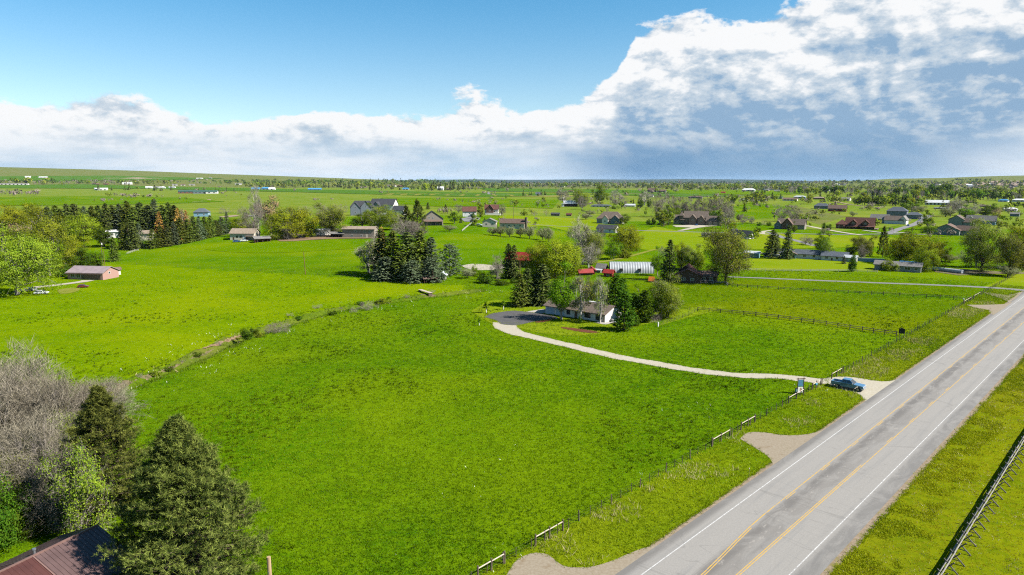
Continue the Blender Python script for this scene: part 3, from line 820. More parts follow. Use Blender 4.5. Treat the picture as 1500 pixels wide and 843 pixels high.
def gen_pine(seed, h=18., w=13., branches=150, tips=13, tufts=3, needles=13, nl=0.30, nw=0.035, leafmat='needle_olive', base=0.06, cone=0.0):
    """big round-topped pine: whorled limbs, upturned tips, each tip a brush of needles"""
    rs = np.random.default_rng(seed)
    G, K = Geo(), Geo()
    lean = rs.normal(size=2) * 0.02
    ax = lambda z: np.array([lean[0] * z, lean[1] * z, z])
    zs = np.linspace(-0.3, h * 0.97, 9)
    G.tube([ax(z) for z in zs], np.linspace(h * 0.022, h * 0.003, 9), 8)
    TP, TD = [], []
    for i in range(branches):
        f = (i + rs.uniform()) / branches
        z = h * (base + (0.98 - base) * f)
        prof = (1 - f ** 1.28) ** 0.84 * (0.72 + 0.28 * min(1, f / 0.2)) if not cone else (1 - f) ** cone
        L = max(0.35, w / 2 * prof * rs.uniform(0.68, 1.10))
        an = i * 2.39996 + rs.normal() * 0.25
        up = -0.12 + 0.62 * f + rs.normal() * 0.08
        d = np.array([np.cos(an), np.sin(an), up]); d /= np.linalg.norm(d)
        p0 = ax(z); p1 = p0 + d * L; p1[2] += 0.10 * L
        path = bez(p0, p1, rs, 0.05, 6)
        G.tube(path, np.linspace(0.010 * h * (1 - f * 0.8) + 0.012, 0.012, 6), 4)
        side = np.cross(d, [0, 0, 1.0]); side /= np.linalg.norm(side) + 1e-9
        for q in range(tips):
            t = rs.uniform(0.32, 1.0) ** 0.75
            b = path[0] * (1 - t) + p1 * t
            b[2] += 0.08 * L * t
            s = rs.choice([-1, 1]) * rs.uniform(0.12, 0.5) * L * (1.15 - t) * 0.9
            e = b + side * s + d * abs(s) * 0.55 + np.array([0, 0, rs.uniform(-0.05, 0.28)])
            if q % 2 == 0: G.tube([b, 0.5 * (b + e) + [0, 0, -0.03], e], [0.018, 0.014, 0.008], 3)
            dd = d * 0.6 + side * np.sign(s) * 0.35 + np.array([0, 0, 0.65]) ; dd /= np.linalg.norm(dd)
            for u in range(tufts):
                TP.append(e + rs.normal(size=3) * 0.20 - dd * 0.13 * u); TD.append(dd + rs.normal(size=3) * 0.35)
    TP = np.array(TP); TD = np.array(TD); TD /= np.linalg.norm(TD, axis=1, keepdims=True)
    rep = np.repeat(TP, needles, 0); rd = np.repeat(TD, needles, 0)
    nd = rd * 0.75 + unit(rs, len(rep)) * 0.85
    nd = nd / np.linalg.norm(nd, axis=1, keepdims=True) * (nl * rs.uniform(0.7, 1.3, len(rep)))[:, None]
    K.twigs(rep + rs.normal(size=rep.shape) * 0.05, nd, nw, rs, nrm=rd * 0.5 + np.array([0, 0, 1.0]))
    K.Rn[-1] = np.clip(np.repeat(rs.uniform(-0.1, 1.0, len(TP)), needles) + rs.normal(0, 0.12, len(rep)), 0, 1)  # tone spread per tuft, widened to imitate sunlit tips and dark gaps
    return G.mesh('trunk', [MATS['bark']], True), K.mesh('crown', [MATS[leafmat]])

def gen_far(seed, h, w, n, ls, leafmat, bark='bark', cone=False, base=0.12, twig=0, twigmat='twig_grey', lobes=6):
    """a tree too far off to show its parts: trunk and foliage in one mesh"""
    rs = np.random.default_rng(seed)
    G = Geo()
    G.tube([(0, 0, -0.3), (0, 0, h * 0.5), (0, 0, h * 0.85)], [h * 0.03, h * 0.02, h * 0.006], 4, 1)
    if cone:
        f = rs.uniform(0, 1, n) ** 1.5
        an = rs.uniform(0, 2 * np.pi, n); r = w / 2 * (1 - f) ** 0.85 * rs.uniform(0.35, 1.05, n)
        P = np.stack([np.cos(an) * r, np.sin(an) * r, h * (base + (1 - base) * f)], -1)
    else:
        a, c = w / 2, h * (1 - base) / 2
        LC = unit(rs, lobes) * rs.uniform(0.3, 0.65, (lobes, 1)) * np.array([a, a, c]) + np.array([0, 0, h * base + c])
        LR = rs.uniform(0.36, 0.55, lobes) * min(a, c)
        k = rs.integers(0, lobes, n)
        U = unit(rs, n); P = LC[k] + U * (LR[k] * rs.uniform(0.55, 1.05, n))[:, None]
        for q in range(lobes):
            G.tube(bez((0, 0, h * base * 1.3), LC[q], rs, 0.1, 3), [h * 0.014, h * 0.009, h * 0.004], 3, 1)
    P[:, 2] = np.maximum(P[:, 2], 0.1)
    mats = [MATS[leafmat], MATS[bark]]
    if twig:
        o = P - np.array([0, 0, h * 0.3]); o /= np.linalg.norm(o, axis=1, keepdims=True)
        d = (o + unit(rs, n) * 0.8) * h * 0.10
        G.twigs(P - d * 0.5, d, h * 0.012 * twig, rs, 0)
    else:
        o = P - np.array([0, 0, h * 0.4]); o /= np.linalg.norm(o, axis=1, keepdims=True); o[:, 2] += 0.2
        G.leaves(P, ls, rs, nrm=o)
    return None, G.mesh('tree', mats)

PROTO = {}
def proto(kind, h, w, cat, words, gens):
    PROTO[kind] = dict(h=h, w=w, cat=cat, words=words, meshes=gens)
proto('cot', 10, 9, 'tree', 'leafy bright green cottonwood', [gen_broad(s, 10, 9, 0.06, 26, 24, 40, 0.17, 0.34, leafmat='leaf_bright', bark='bark_grey', lowfull=0.22, trunk_r=0.022) for s in (11, 12)])
proto('ash', 10, 7.5, 'tree', 'leafy dark green tree', [gen_broad(s, 10, 7.5, 0.06, 18, 18, 30, 0.26, 0.36, leafmat='leaf_deep', bark='bark', lowfull=0.2, trunk_r=0.022) for s in (21, 22)])
proto('green', 10, 7.5, 'tree', 'leafy mid green tree', [gen_broad(s, 10, 7.5, 0.10, 18, 18, 30, 0.25, 0.38, leafmat='leaf_green', bark='bark_grey', trunk_r=0.025) for s in (31, 32)])
proto('willow', 10, 10, 'tree', 'round yellow-green willow', [gen_broad(s, 10, 10, 0.06, 24, 20, 32, 0.25, 0.42, leafmat='leaf_willow', bark='bark', lowfull=0.25) for s in (41, 42, 43)])
proto('vase', 10, 8, 'tree', 'spreading tree in thin yellow-green leaf', [gen_broad(s, 10, 8, 0.08, 24, 20, 30, 0.20, 0.40, vase=0.55, leafmat='leaf_sparse', bark='bark', twig=4, twigmat='twig_grey', trunk_r=0.019) for s in (51, 52)])
proto('bare', 10, 8, 'tree', 'leafless grey tree', [gen_broad(s, 10, 8, 0.10, 16, 16, 0, 0.3, 0.40, vase=0.5, bark='bark_grey', twig=15, twigmat='twig_grey', trunk_r=0.018) for s in (61, 62, 63)])
proto('pale', 10, 7, 'tree', 'leafless pale barked tree', [gen_broad(s, 10, 7, 0.10, 16, 16, 2, 0.28, 0.40, vase=0.4, leafmat='leaf_sparse', bark='bark_pale', twig=14, twigmat='twig_pale', trunk_r=0.022) for s in (71, 72)])
proto('birch', 10, 5.5, 'tree', 'thin white trunked tree with few leaves', [gen_broad(s, 10, 5.5, 0.16, 15, 14, 5, 0.32, 0.34, vase=0.3, leafmat='leaf_sparse', bark='bark_pale', twig=8, twigmat='twig_pale', trunk_r=0.022) for s in (81, 82)])
proto('tan', 10, 7, 'tree', 'tan budding tree', [gen_broad(s, 10, 7, 0.10, 14, 14, 10, 0.34, 0.40, vase=0.4, leafmat='twig_tan', bark='bark_grey', twig=6, twigmat='twig_grey') for s in (91,)])
proto('poplar', 10, 4.2, 'tree', 'slim bright green poplar', [gen_broad(s, 10, 4.2, 0.08, 16, 14, 16, 0.36, 0.34, leafmat='leaf_bright', bark='bark_grey', trunk_r=0.016) for s in (101, 102)])
proto('olive', 6, 6.4, 'tree', 'silvery grey-green olive tree', [gen_broad(s, 6, 6.4, 0.12, 13, 14, 12, 0.30, 0.34, leafmat='leaf_olive', bark='bark', twig=5, twigmat='twig_pale') for s in (111, 112)])
proto('bush', 3, 4, 'bush', 'dense dark green bush', [gen_broad(s, 3, 4, 0.02, 12, 14, 18, 0.22, 0.2, leafmat='leaf_deep', lowfull=0.5, stems=3, trunk_r=0.02) for s in (121, 122)])
proto('brightbush', 3, 4, 'bush', 'rounded bright green bush', [gen_broad(s, 3, 4, 0.02, 12, 14, 18, 0.22, 0.2, leafmat='leaf_bright', lowfull=0.5, stems=3, trunk_r=0.02) for s in (131,)])
proto('dry', 3, 5, 'bush', 'leafless greyish brown thicket', [gen_broad(s, 3, 5, 0.02, 14, 14, 0, 0.2, 0.25, bark='bark_grey', twig=18, twigmat='twig_plum', stems=4, lowfull=0.5, trunk_r=0.014) for s in (141, 142)])
proto('spruce', 12, 5.4, 'tree', 'dark conical spruce', [gen_spruce(s, power=0.66, leafmat='needle_dark') for s in (151, 152, 153)])
proto('greenspruce', 12, 5.6, 'tree', 'green conical fir', [gen_spruce(s, 12, 5.6, power=0.66, leafmat='needle_green') for s in (161, 162)])
proto('blue', 12, 6.4, 'tree', 'blue-grey spruce', [gen_spruce(s, 12, 6.4, leafmat='needle_blue', power=0.7) for s in (171, 172)])
proto('roundblue', 8, 7.6, 'tree', 'broad bushy blue-grey spruce', [gen_spruce(s, 8, 7.6, 36, 10, leafmat='needle_blue', power=0.5, droop=0.2, sprigs=9) for s in (181,)])
proto('rust', 11, 6.0, 'tree', 'rust brown dying conifer', [gen_spruce(s, 11, 6.0, 34, 7, leafmat='needle_rust', power=0.75) for s in (191,)])
proto('midpine', 11, 8, 'tree', 'dark open crowned pine', [gen_pine(s, 11, 8, 60, 7, 3, 8, 0.5, 0.11, 'needle_green') for s in (201, 202)])
proto('cone', 12, 6.6, 'tree', 'dark green pointed leafy tree', [gen_spruce(s, 12, 6.6, 46, 9, leafmat='leaf_deep', power=0.5, droop=-0.1, ls=0.55, sprigs=8) for s in (251, 252)])
proto('farbroad', 10, 10, 'tree', 'distant green tree', [gen_far(s, 10, 10, 420, 1.15, m) for s, m in ((211, 'leaf_green'), (212, 'leaf_green'), (213, 'leaf_willow'), (214, 'leaf_deep'), (215, 'leaf_bright'))])
proto('farcone', 10, 5, 'tree', 'distant dark conifer', [gen_far(s, 10, 5, 320, 1.0, m, cone=True) for s, m in ((221, 'needle_dark'), (222, 'needle_green'))])
proto('farbare', 9, 9, 'tree', 'distant leafless grey tree', [gen_far(s, 9, 9, 520, 1.0, m, 'bark_grey', twig=1.0) for s, m in ((231, 'twig_grey'), (232, 'twig_pale'))])
proto('fardry', 4, 8, 'bush', 'distant low grey thicket', [gen_far(s, 4, 8, 520, 0.8, 'twig_plum', 'bark_grey', twig=1.2, base=0.02, lobes=9) for s in (241,)])

NPLACED = [0]
def plant(kind, u, v, top, wpx=None, label=None, group=None, name=None, loc=None, rz=None, solo=None, idx=None):
    """put one tree whose foot stands at photo pixel (u, v) and whose top reaches row `top`"""
    pr = PROTO[kind]
    p = at(u, v) if loc is None else Vector(loc)
    k = mpp(p)
    hh = (v - top) * k * 1.01
    ww = (wpx * k) if wpx else hh * pr['w'] / pr['h']
    NPLACED[0] += 1
    i = (NPLACED[0] * 7 + int(u)) % len(pr['meshes']) if idx is None else idx
    tm, cm = pr['meshes'][i]
    nm = name or {'tree': 'tree', 'bush': 'bush'}[pr['cat']]
    ang = random.uniform(0, 6.28) if rz is None else rz
    sxy, sz = ww / pr['w'], hh / pr['h']
    label = label or pr['words']
    single = tm is None
    if single:
        o = obj(nm, cm, None, p, ang)
    else:
        o = empty(nm, p, ang)
        obj('trunk', tm, o); obj('crown', cm, o)
    o.scale = (sxy, sxy, sz)
    return tag(o, label, pr['cat'], group)
# ------------------------------------------------------------------ building materials
def siding(name, c, step=0.2, vert=False, dirt=0.12):
    """painted boards: shallow shadow gaps and slight weathering"""
    m, t = newmat(name)
    P = t.n('ShaderNodeTexCoord').outputs['Object']
    s = t.n('ShaderNodeSeparateXYZ'); t.link(P, s.inputs[0])
    co = t.math('ADD', s.outputs[0], s.outputs[1]) if vert else s.outputs[2]
    w = t.math('FRACT', t.math('DIVIDE', co, step))
    n = t.noise(P, 1.2, 5.0, 0.6)
    c = al(c)
    col = t.mix(t.math('MULTIPLY', n, dirt * 2), c, tuple(x * 0.55 for x in c))
    finish(t, pbsdf(t, col, 0.75, 0.25, 0, w, 0.35, 0.02))
def shingle(name, c, c2=None):
    m, t = newmat(name)
    P = t.n('ShaderNodeTexCoord').outputs['Object']
    b = t.n('ShaderNodeTexVoronoi'); t.put(b.inputs['Vector'], t.scale3(P, (1.0, 1.0, 1.6))); b.inputs['Scale'].default_value = 2.2
    n = t.noise(P, 0.6, 4.0, 0.6)
    c = al(c); c2 = tuple(x * 0.62 for x in c)
    sp = t.n('ShaderNodeSeparateXYZ'); t.link(b.outputs['Color'], sp.inputs[0])
    col = t.mix(sp.outputs[0], c, c2)
    col = t.mix(t.math('MULTIPLY', t.ramp(n, 0.4, 0.7), 0.4), col, tuple(x * 0.75 for x in c))
    finish(t, pbsdf(t, col, 0.9, 0.15, 0, sp.outputs[0], 0.3, 0.03))
def metal(name, c, step=0.5, rough=0.45, metallic=0.0, ax=0):
    m, t = newmat(name)
    P = t.n('ShaderNodeTexCoord').outputs['Object']
    n = t.noise(P, 0.5, 4.0, 0.6); c = al(c)
    col = t.mix(t.ramp(n, 0.3, 0.75), c, tuple(x * 0.72 for x in c))
    finish(t, pbsdf(t, col, rough, 0.4, metallic))
for nm, c in dict(wall_white=(0.62, 0.60, 0.56), wall_cream=(0.50, 0.45, 0.36), wall_tan=(0.34, 0.27, 0.20), wall_grey=(0.26, 0.26, 0.25), wall_taupe=(0.22, 0.19, 0.155),
                  wall_slate=(0.15, 0.175, 0.20), wall_black=(0.045, 0.045, 0.05), wall_sage=(0.20, 0.23, 0.20), wall_teal=(0.12, 0.22, 0.22), wall_blue=(0.17, 0.30, 0.40), wall_red=(0.26, 0.028, 0.018)).items():
    siding(nm, c)
siding('wall_pink', (0.33, 0.195, 0.165), 0.35, True)
siding('wall_brown', (0.085, 0.048, 0.032), 0.25, True)
siding('wall_log', (0.135, 0.070, 0.042), 0.3)
siding('wall_barn', (0.17, 0.075, 0.048), 0.3, True)
siding('wall_stone', (0.20, 0.155, 0.115), 0.4, dirt=0.5)
shingle('roof_grey', (0.20, 0.19, 0.18)); shingle('roof_brown', (0.155, 0.105, 0.082)); shingle('roof_tan', (0.27, 0.215, 0.165)); shingle('roof_char', (0.055, 0.058, 0.066))
shingle('roof_slate', (0.10, 0.115, 0.14)); shingle('roof_umber', (0.150, 0.118, 0.096)); shingle('roof_redbrown', (0.125, 0.058, 0.045)); shingle('roof_green', (0.045, 0.105, 0.085))
metal('roof_red', (0.25, 0.024, 0.018)); metal('roof_white', (0.66, 0.66, 0.65)); metal('roof_blue', (0.06, 0.24, 0.46)); metal('roof_maroon', (0.100, 0.062, 0.058)); metal('roof_mauve', (0.26, 0.205, 0.215))
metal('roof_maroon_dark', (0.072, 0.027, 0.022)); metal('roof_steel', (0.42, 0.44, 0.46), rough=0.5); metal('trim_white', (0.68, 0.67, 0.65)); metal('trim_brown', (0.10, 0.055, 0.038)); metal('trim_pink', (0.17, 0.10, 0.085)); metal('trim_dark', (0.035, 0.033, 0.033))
metal('zinc', (0.52, 0.54, 0.56), rough=0.35, metallic=0.85); metal('garage_white', (0.60, 0.62, 0.63)); metal('garage_blue_lit', (0.34, 0.44, 0.52)); metal('orange', (0.55, 0.14, 0.02)); metal('blue_tarp', (0.05, 0.19, 0.42)); metal('tan_door', (0.36, 0.30, 0.20))  # blue garage doors: the bluish light on them is put into their colour
def glass_mat():
    m, t = newmat('pane')
    b = pbsdf(t, (0.022, 0.028, 0.034), 0.08, 0.6)
    finish(t, b)
glass_mat()

_W = {}
def win_mesh(w, h):
    key = ('w', round(w, 2), round(h, 2))
    if key not in _W:
        m = MB(); b = min(0.09, w * 0.12)
        m.box(-w / 2 - b, w / 2 + b, -0.06, 0.03, -h / 2 - b, -h / 2); m.box(-w / 2 - b, w / 2 + b, -0.06, 0.03, h / 2, h / 2 + b)
        m.box(-w / 2 - b, -w / 2, -0.06, 0.03, -h / 2, h / 2); m.box(w / 2, w / 2 + b, -0.06, 0.03, -h / 2, h / 2)
        if w > 1.0: m.box(-0.03, 0.03, -0.05, 0.03, -h / 2, h / 2)
        p = MB(); p.box(-w / 2, w / 2, -0.025, 0.02, -h / 2, h / 2)
        _W[key] = (m, p, {})
    return _W[key]
def add_window(root, x, y, z, rz, w, h, fm='trim_white'):
    m, p, cache = win_mesh(w, h)
    if fm not in cache: cache[fm] = (m.mesh('window', MATS[fm]), p.mesh('pane', MATS['pane']))
    f = obj('window', cache[fm][0], root, (x, y, z), rz)
    obj('pane', cache[fm][1], f)
_D = {}
def add_door(root, x, y, z, rz, w, h, mat, name='door'):
    key = (round(w, 2), round(h, 2), mat, name)
    if key not in _D:
        m = MB().box(-w / 2, w / 2, -0.05, 0.03, 0, h)
        if name == 'garage_door':
            for q in range(1, 4): m.box(-w / 2 + 0.05, w / 2 - 0.05, -0.065, -0.045, h * q / 4 - 0.03, h * q / 4 + 0.03)
        else:
            m.box(w * 0.28, w * 0.36, -0.10, -0.04, h * 0.45, h * 0.50)
        _D[key] = m.mesh(name, MATS[mat])
    obj(name, _D[key], root, (x, y, z), rz)

def side_place(b, side, frac):
    (cx, cy), (L, D, h) = b['c'], b['s']
    if side == 'F': return cx + (frac - 0.5) * L, cy - D / 2, 0.0
    if side == 'B': return cx + (0.5 - frac) * L, cy + D / 2, math.pi
    if side == 'R': return cx + L / 2, cy + (frac - 0.5) * D, math.pi / 2
    return cx - L / 2, cy + (0.5 - frac) * D, -math.pi / 2
def block(root, b):
    (cx, cy), (L, D, h) = b['c'], b['s']
    rise = b.get('r', 1.6); ax = b.get('ax', 'x'); roof = b.get('roof', 'gable'); oh = b.get('oh', 0.5); z0 = b.get('z0', 0.0)
    wm, rm = b.get('wm', 'wall_white'), b.get('rm', 'roof_grey')
    A, W = (L, D) if ax == 'x' else (D, L)            # along the ridge, across it
    def tr(a, w, z): return (cx + a, cy + w, z0 + z) if ax == 'x' else (cx - w, cy + a, z0 + z)
    m = MB(); lo = -0.6 if z0 == 0 else 0.0
    if roof == 'gable': prof = [(-W / 2, lo), (W / 2, lo), (W / 2, h), (0, h + rise), (-W / 2, h)]
    elif roof == 'shed': prof = [(-W / 2, lo), (W / 2, lo), (W / 2, h + rise), (-W / 2, h)]
    else: prof = [(-W / 2, lo), (W / 2, lo), (W / 2, h), (-W / 2, h)]
    n = len(prof)
    m.add([tr(-A / 2, w, z) for w, z in prof] + [tr(A / 2, w, z) for w, z in prof],
          [tuple(range(n)), tuple(range(n, 2 * n))[::-1]] + [(i, n + i, n + (i + 1) % n, (i + 1) % n) for i in range(n)])
    if not b.get('open'): m.build('wall', MATS[wm], root)
    else:
        q = MB(); t = 0.15
        q.add([tr(-A / 2, w, z) for w, z in [(W / 2 - t, lo), (W / 2, lo), (W / 2, h + (rise if roof == 'shed' else 0)), (W / 2 - t, h + (rise if roof == 'shed' else 0))]] + [tr(A / 2, w, z) for w, z in [(W / 2 - t, lo), (W / 2, lo), (W / 2, h + (rise if roof == 'shed' else 0)), (W / 2 - t, h + (rise if roof == 'shed' else 0))]],
              [(0, 1, 2, 3), (7, 6, 5, 4), (0, 4, 5, 1), (1, 5, 6, 2), (2, 6, 7, 3), (3, 7, 4, 0)])
        q.build('back_wall', MATS[wm], root)
        for a0 in (-A / 2, A / 2 - t):
            e = MB(); e.add([tr(a0, w, z) for w, z in prof] + [tr(a0 + t, w, z) for w, z in prof],
                  [tuple(range(n)), tuple(range(n, 2 * n))[::-1]] + [(i, n + i, n + (i + 1) % n, (i + 1) % n) for i in range(n)])
            e.build('end_wall', MATS[wm], root)
        for q in range(b.get('posts', 3)):
            a0 = -A / 2 + A * (q + 0.5) / b.get('posts', 3)
            MB().bar(tr(a0, -W / 2 + 0.1, lo), tr(a0, -W / 2 + 0.1, h), 0.13).build('post', MATS['trim_brown'], root)
    t = b.get('t', 0.2); e = 0.03
    m = MB()
    if roof in ('gable', 'shed'):
        if roof == 'gable':
            sl = rise / (W / 2)
            pr = [(-W / 2 - oh, h - oh * sl + e), (0, h + rise + e), (W / 2 + oh, h - oh * sl + e), (W / 2 + oh, h - oh * sl + e + t), (0, h + rise + e + t), (-W / 2 - oh, h - oh * sl + e + t)]
            quads = [[0, 1, 4, 5], [1, 2, 3, 4]]
        else:
            sl = rise / W
            pr = [(-W / 2 - oh, h - oh * sl + e), (W / 2 + oh, h + rise + oh * sl + e), (W / 2 + oh, h + rise + oh * sl + e + t), (-W / 2 - oh, h - oh * sl + e + t)]
            quads = [[0, 1, 2, 3]]
        n = len(pr); ea = A / 2 + oh * 0.8
        m.add([tr(-ea, w, z) for w, z in pr] + [tr(ea, w, z) for w, z in pr],
              [tuple(q) for q in quads] + [tuple(n + i for i in q[::-1]) for q in quads] + [(i, n + i, n + (i + 1) % n, (i + 1) % n) for i in range(n)])
    elif roof == 'hip':
        ea, ew = A / 2 + oh, W / 2 + oh
        rl = max(0.2, ea - ew)
        vs = [tr(-ea, -ew, h + e), tr(ea, -ew, h + e), tr(ea, ew, h + e), tr(-ea, ew, h + e),
              tr(-ea, -ew, h + e + t), tr(ea, -ew, h + e + t), tr(ea, ew, h + e + t), tr(-ea, ew, h + e + t), tr(-rl, 0, h + rise + t), tr(rl, 0, h + rise + t)]
        m.add(vs, [(0, 3, 2, 1), (0, 1, 5, 4), (1, 2, 6, 5), (2, 3, 7, 6), (3, 0, 4, 7), (4, 5, 9, 8), (5, 6, 9), (6, 7, 8, 9), (7, 4, 8)])
    else:
        m.add([tr(x, y, z) for z in (h + e, h + e + t) for x, y in ((-A / 2 - oh, -W / 2 - oh), (A / 2 + oh, -W / 2 - oh), (A / 2 + oh, W / 2 + oh), (-A / 2 - oh, W / 2 + oh))],
              [(0, 3, 2, 1), (4, 5, 6, 7), (0, 1, 5, 4), (1, 2, 6, 5), (2, 3, 7, 6), (3, 0, 4, 7)])
    rf = m.build('roof', MATS[rm], root)
    fm = b.get('fm', 'trim_white')
    ww, wh = b.get('wsize', (1.25, 1.15))
    for side, spec in b.get('win', {}).items():
        if isinstance(spec, int): spec = [((i + 0.7) / (spec + 0.4), h * 0.56) for i in range(spec)]
        for it in spec:
            x, y, rz = side_place(b, side, it[0])
            add_window(root, x, y, z0 + it[1], rz, it[2] if len(it) > 2 else ww, it[3] if len(it) > 3 else wh, fm)
    for side, fr, w, hh, mt, nm in b.get('doors', []):
        x, y, rz = side_place(b, side, fr); add_door(root, x, y, z0, rz, w, hh, mt, nm)
    for (x, y, w, hh, mt) in b.get('chim', []):
        MB().box(cx + x - w / 2, cx + x + w / 2, cy + y - w / 2, cy + y + w / 2, z0 + h * 0.7, z0 + hh).build('chimney', MATS[mt], rf)
def house(name, label, cat, u, v, yaw, blocks, group=None, rz=None, px=True):
    """blocks in photo pixels at that distance (px) or metres; yaw in degrees off square to the line of sight"""
    p = at(u, v)
    k = mpp(p)
    a = math.atan2(p.x, p.y)
    root = empty(name, p, (-a + R(yaw)) if rz is None else R(rz), label, cat, group)
    for b in blocks:
        b = dict(b)
        if px:
            b['c'] = tuple(x * k for x in b['c']); b['s'] = tuple(x * k for x in b['s']); b['r'] = b.get('r', 4) * k
            b['z0'] = b.get('z0', 0) * k
            b['oh'] = b.get('oh', 0.6 if k < 0.8 else 0.8); b['t'] = 0.25
            if 'chim' in b: b['chim'] = [(x * k, y * k, w * k, hh * k, mt) for x, y, w, hh, mt in b['chim']]
            if 'doors' in b: b['doors'] = [(s_, fr, w * k, hh * k, mt, nm) for s_, fr, w, hh, mt, nm in b['doors']]
            b['wsize'] = (max(1.2, 2.0 * k), max(1.1, 1.6 * k)) if 'wsize' not in b else b['wsize']
        block(root, b)
    return root
G_ = lambda side, fr, w, h, mt='garage_white': (side, fr, w, h, mt, 'garage_door')
D_ = lambda side, fr, w=2.2, h=4.2, mt='trim_brown': (side, fr, w, h, mt, 'door')

# the white ranch house at the end of the drive (metres)
pA = at(799, 459.5); pB = at(886, 473.0)
dirA = math.atan2(pB.y - pA.y, pB.x - pA.x)
LA = math.hypot(pB.x - pA.x, pB.y - pA.y)
hr = empty('ranch_house', (pA + pB) / 2, dirA, 'long white ranch house with grey-brown shingle roof at the end of the gravel drive', 'house')
block(hr, dict(c=(0, 4.3), s=(LA, 8.6, 2.55), r=1.75, wm='wall_white', rm='roof_umber', oh=0.7, fm='trim_brown', wsize=(1.8, 1.3),
               win={'F': [(0.40, 1.5, 1.1, 1.3), (0.72, 1.45, 2.0, 1.3), (0.90, 1.35, 1.9, 1.6)], 'R': [(0.72, 1.6, 0.9, 0.9)]},
               doors=[G_('F', 0.09, 3.1, 2.15, 'garage_blue_lit'), G_('F', 0.26, 3.1, 2.15, 'garage_blue_lit'), D_('F', 0.53, 1.0, 2.05, 'trim_brown'), D_('F', 0.98, 0.62, 2.1, 'tan_door')],
               chim=[]))
MB().box(LA * 0.02, LA * 0.22, 6.0, 7.0, 4.0, 4.35).build('skylight', MATS['trim_white'], hr, bevel=0.05)
MB().box(LA / 2 + 0.35, LA / 2 + 1.15, 2.2, 3.0, 0, 0.85).build('heat_pump', MATS['wall_grey'], hr, bevel=0.05)
for q in (-0.42, 0.02):
    MB().box(LA * q - 0.06, LA * q + 0.06, -0.03, 0.05, 0, 2.5).build('downpipe', MATS['trim_brown'], hr)

# pink sided barn at the edge of the west field
pA = at(99.4, 409.4); pB = at(151, 410.6); dB = math.atan2(pB.y - pA.y, pB.x - pA.x); LB = math.hypot(pB.x - pA.x, pB.y - pA.y)
hb = empty('barn', (pA + pB) / 2, dB, 'pink metal sided barn with mauve roof and shaded open front', 'barn')
block(hb, dict(c=(0, 4.6), s=(LB, 9.2, 2.9), r=2.0, wm='wall_pink', rm='roof_mauve', oh=0.6, fm='trim_white',
               win={'F': [(0.15, 1.6, 1.8, 1.7), (0.31, 1.6, 1.8, 1.7)], 'R': [(0.42, 2.6, 0.8, 0.8)]},
               doors=[('F', 0.70, 7.5, 2.5, 'trim_brown', 'barn_door'), ('F', 0.43, 1.0, 2.1, 'trim_dark', 'door')]))
MB().box(-LB / 2 - 0.7, LB / 2 + 0.6, -0.78, -0.64, 2.35, 2.62).build('fascia', MATS['trim_pink'], hb)
house('shed', 'small white garden shed tucked behind the pink barn', 'shed', 171, 402.5, 12, [dict(c=(0, 0), s=(9, 8, 8), r=2, wm='wall_white', rm='roof_brown', doors=[D_('F', 0.5, 3, 6, 'wall_cream')])])

# houses on the rise
house('bungalow', 'tan roofed bungalow beside the row of firs', 'house', 356, 351.5, -24, [dict(c=(0, 8), s=(36, 22, 9.5), r=6, ax='x', wm='wall_cream', rm='roof_tan', fm='trim_dark', win={'F': [(0.3, 2.0), (0.45, 2.0)], 'L': 2, 'R': 1}, doors=[G_('F', 0.65, 8, 5.5), D_('F', 0.15)]),
      dict(c=(14, -5), s=(12, 7, 5.5), r=1.5, roof='flat', wm='wall_barn', rm='roof_tan', open=True)])
house('open_shed', 'low brown open fronted shed beside the tan bungalow', 'shed', 384, 354.5, 14, [dict(c=(0, 0), s=(22, 8, 5), r=2.2, roof='shed', wm='wall_barn', rm='roof_grey', open=True, posts=3)])
house('farmhouse', 'long two storey tan house with low pale brown roof', 'house', 525, 348.5, -18, [dict(c=(0, 9), s=(48, 18, 12.5), r=3.2, wm='wall_taupe', rm='roof_tan', fm='trim_white', win={'F': [(0.42, 3.8), (0.70, 3.8), (0.85, 3.8), (0.30, 1.3), (0.6, 1.3)], 'R': [(0.35, 3.6), (0.35, 1.4)]}, doors=[D_('F', 0.76, 3, 5, 'wall_cream')], chim=[(-14, 2, 2.2, 17.5, 'trim_dark')]),
      dict(c=(-32, 6), s=(20, 12, 5.5), r=2.0, wm='wall_brown', rm='roof_grey', open=True, posts=4)])
house('trailer', 'long white stock trailer parked by the tan farmhouse', 'trailer', 477, 345, 4, [dict(c=(0, 2), s=(38, 6, 8), r=0.8, roof='hip', wm='wall_white', rm='roof_white', oh=0.05, win={'F': [(0.2, 2.4), (0.75, 2.4)]})])
house('mansion', 'dark slate gabled mansion with white trim', 'house', 530, 316, -6, [dict(c=(-9, 6), s=(14, 12, 11), r=8, ax='y', wm='wall_slate', rm='roof_char', win={'F': [(0.5, 3.2), (0.5, 8.4)], 'R': 1}),
      dict(c=(6, 6), s=(15, 12, 12), r=9, ax='y', wm='wall_slate', rm='roof_char', win={'F': [(0.3, 3.4), (0.7, 3.4), (0.5, 9.0)], 'R': 2}),
      dict(c=(0, 12), s=(34, 12, 12), r=9, roof='hip', wm='wall_slate', rm='roof_char'), dict(c=(24, 9), s=(22, 12, 7), r=6, wm='wall_grey', rm='roof_char', win={'F': 3}, doors=[G_('F', 0.85, 5, 4.5)])])
house('lodge', 'big slate roofed house with orange lit gable end', 'house', 560, 309, -22, [dict(c=(0, 8), s=(36, 20, 9), r=8, wm='wall_white', rm='roof_char', win={'F': 3, 'R': 2}), dict(c=(-6, -3), s=(12, 12, 7), r=6, ax='y', wm='wall_slate', rm='roof_char', win={'F': 1})])
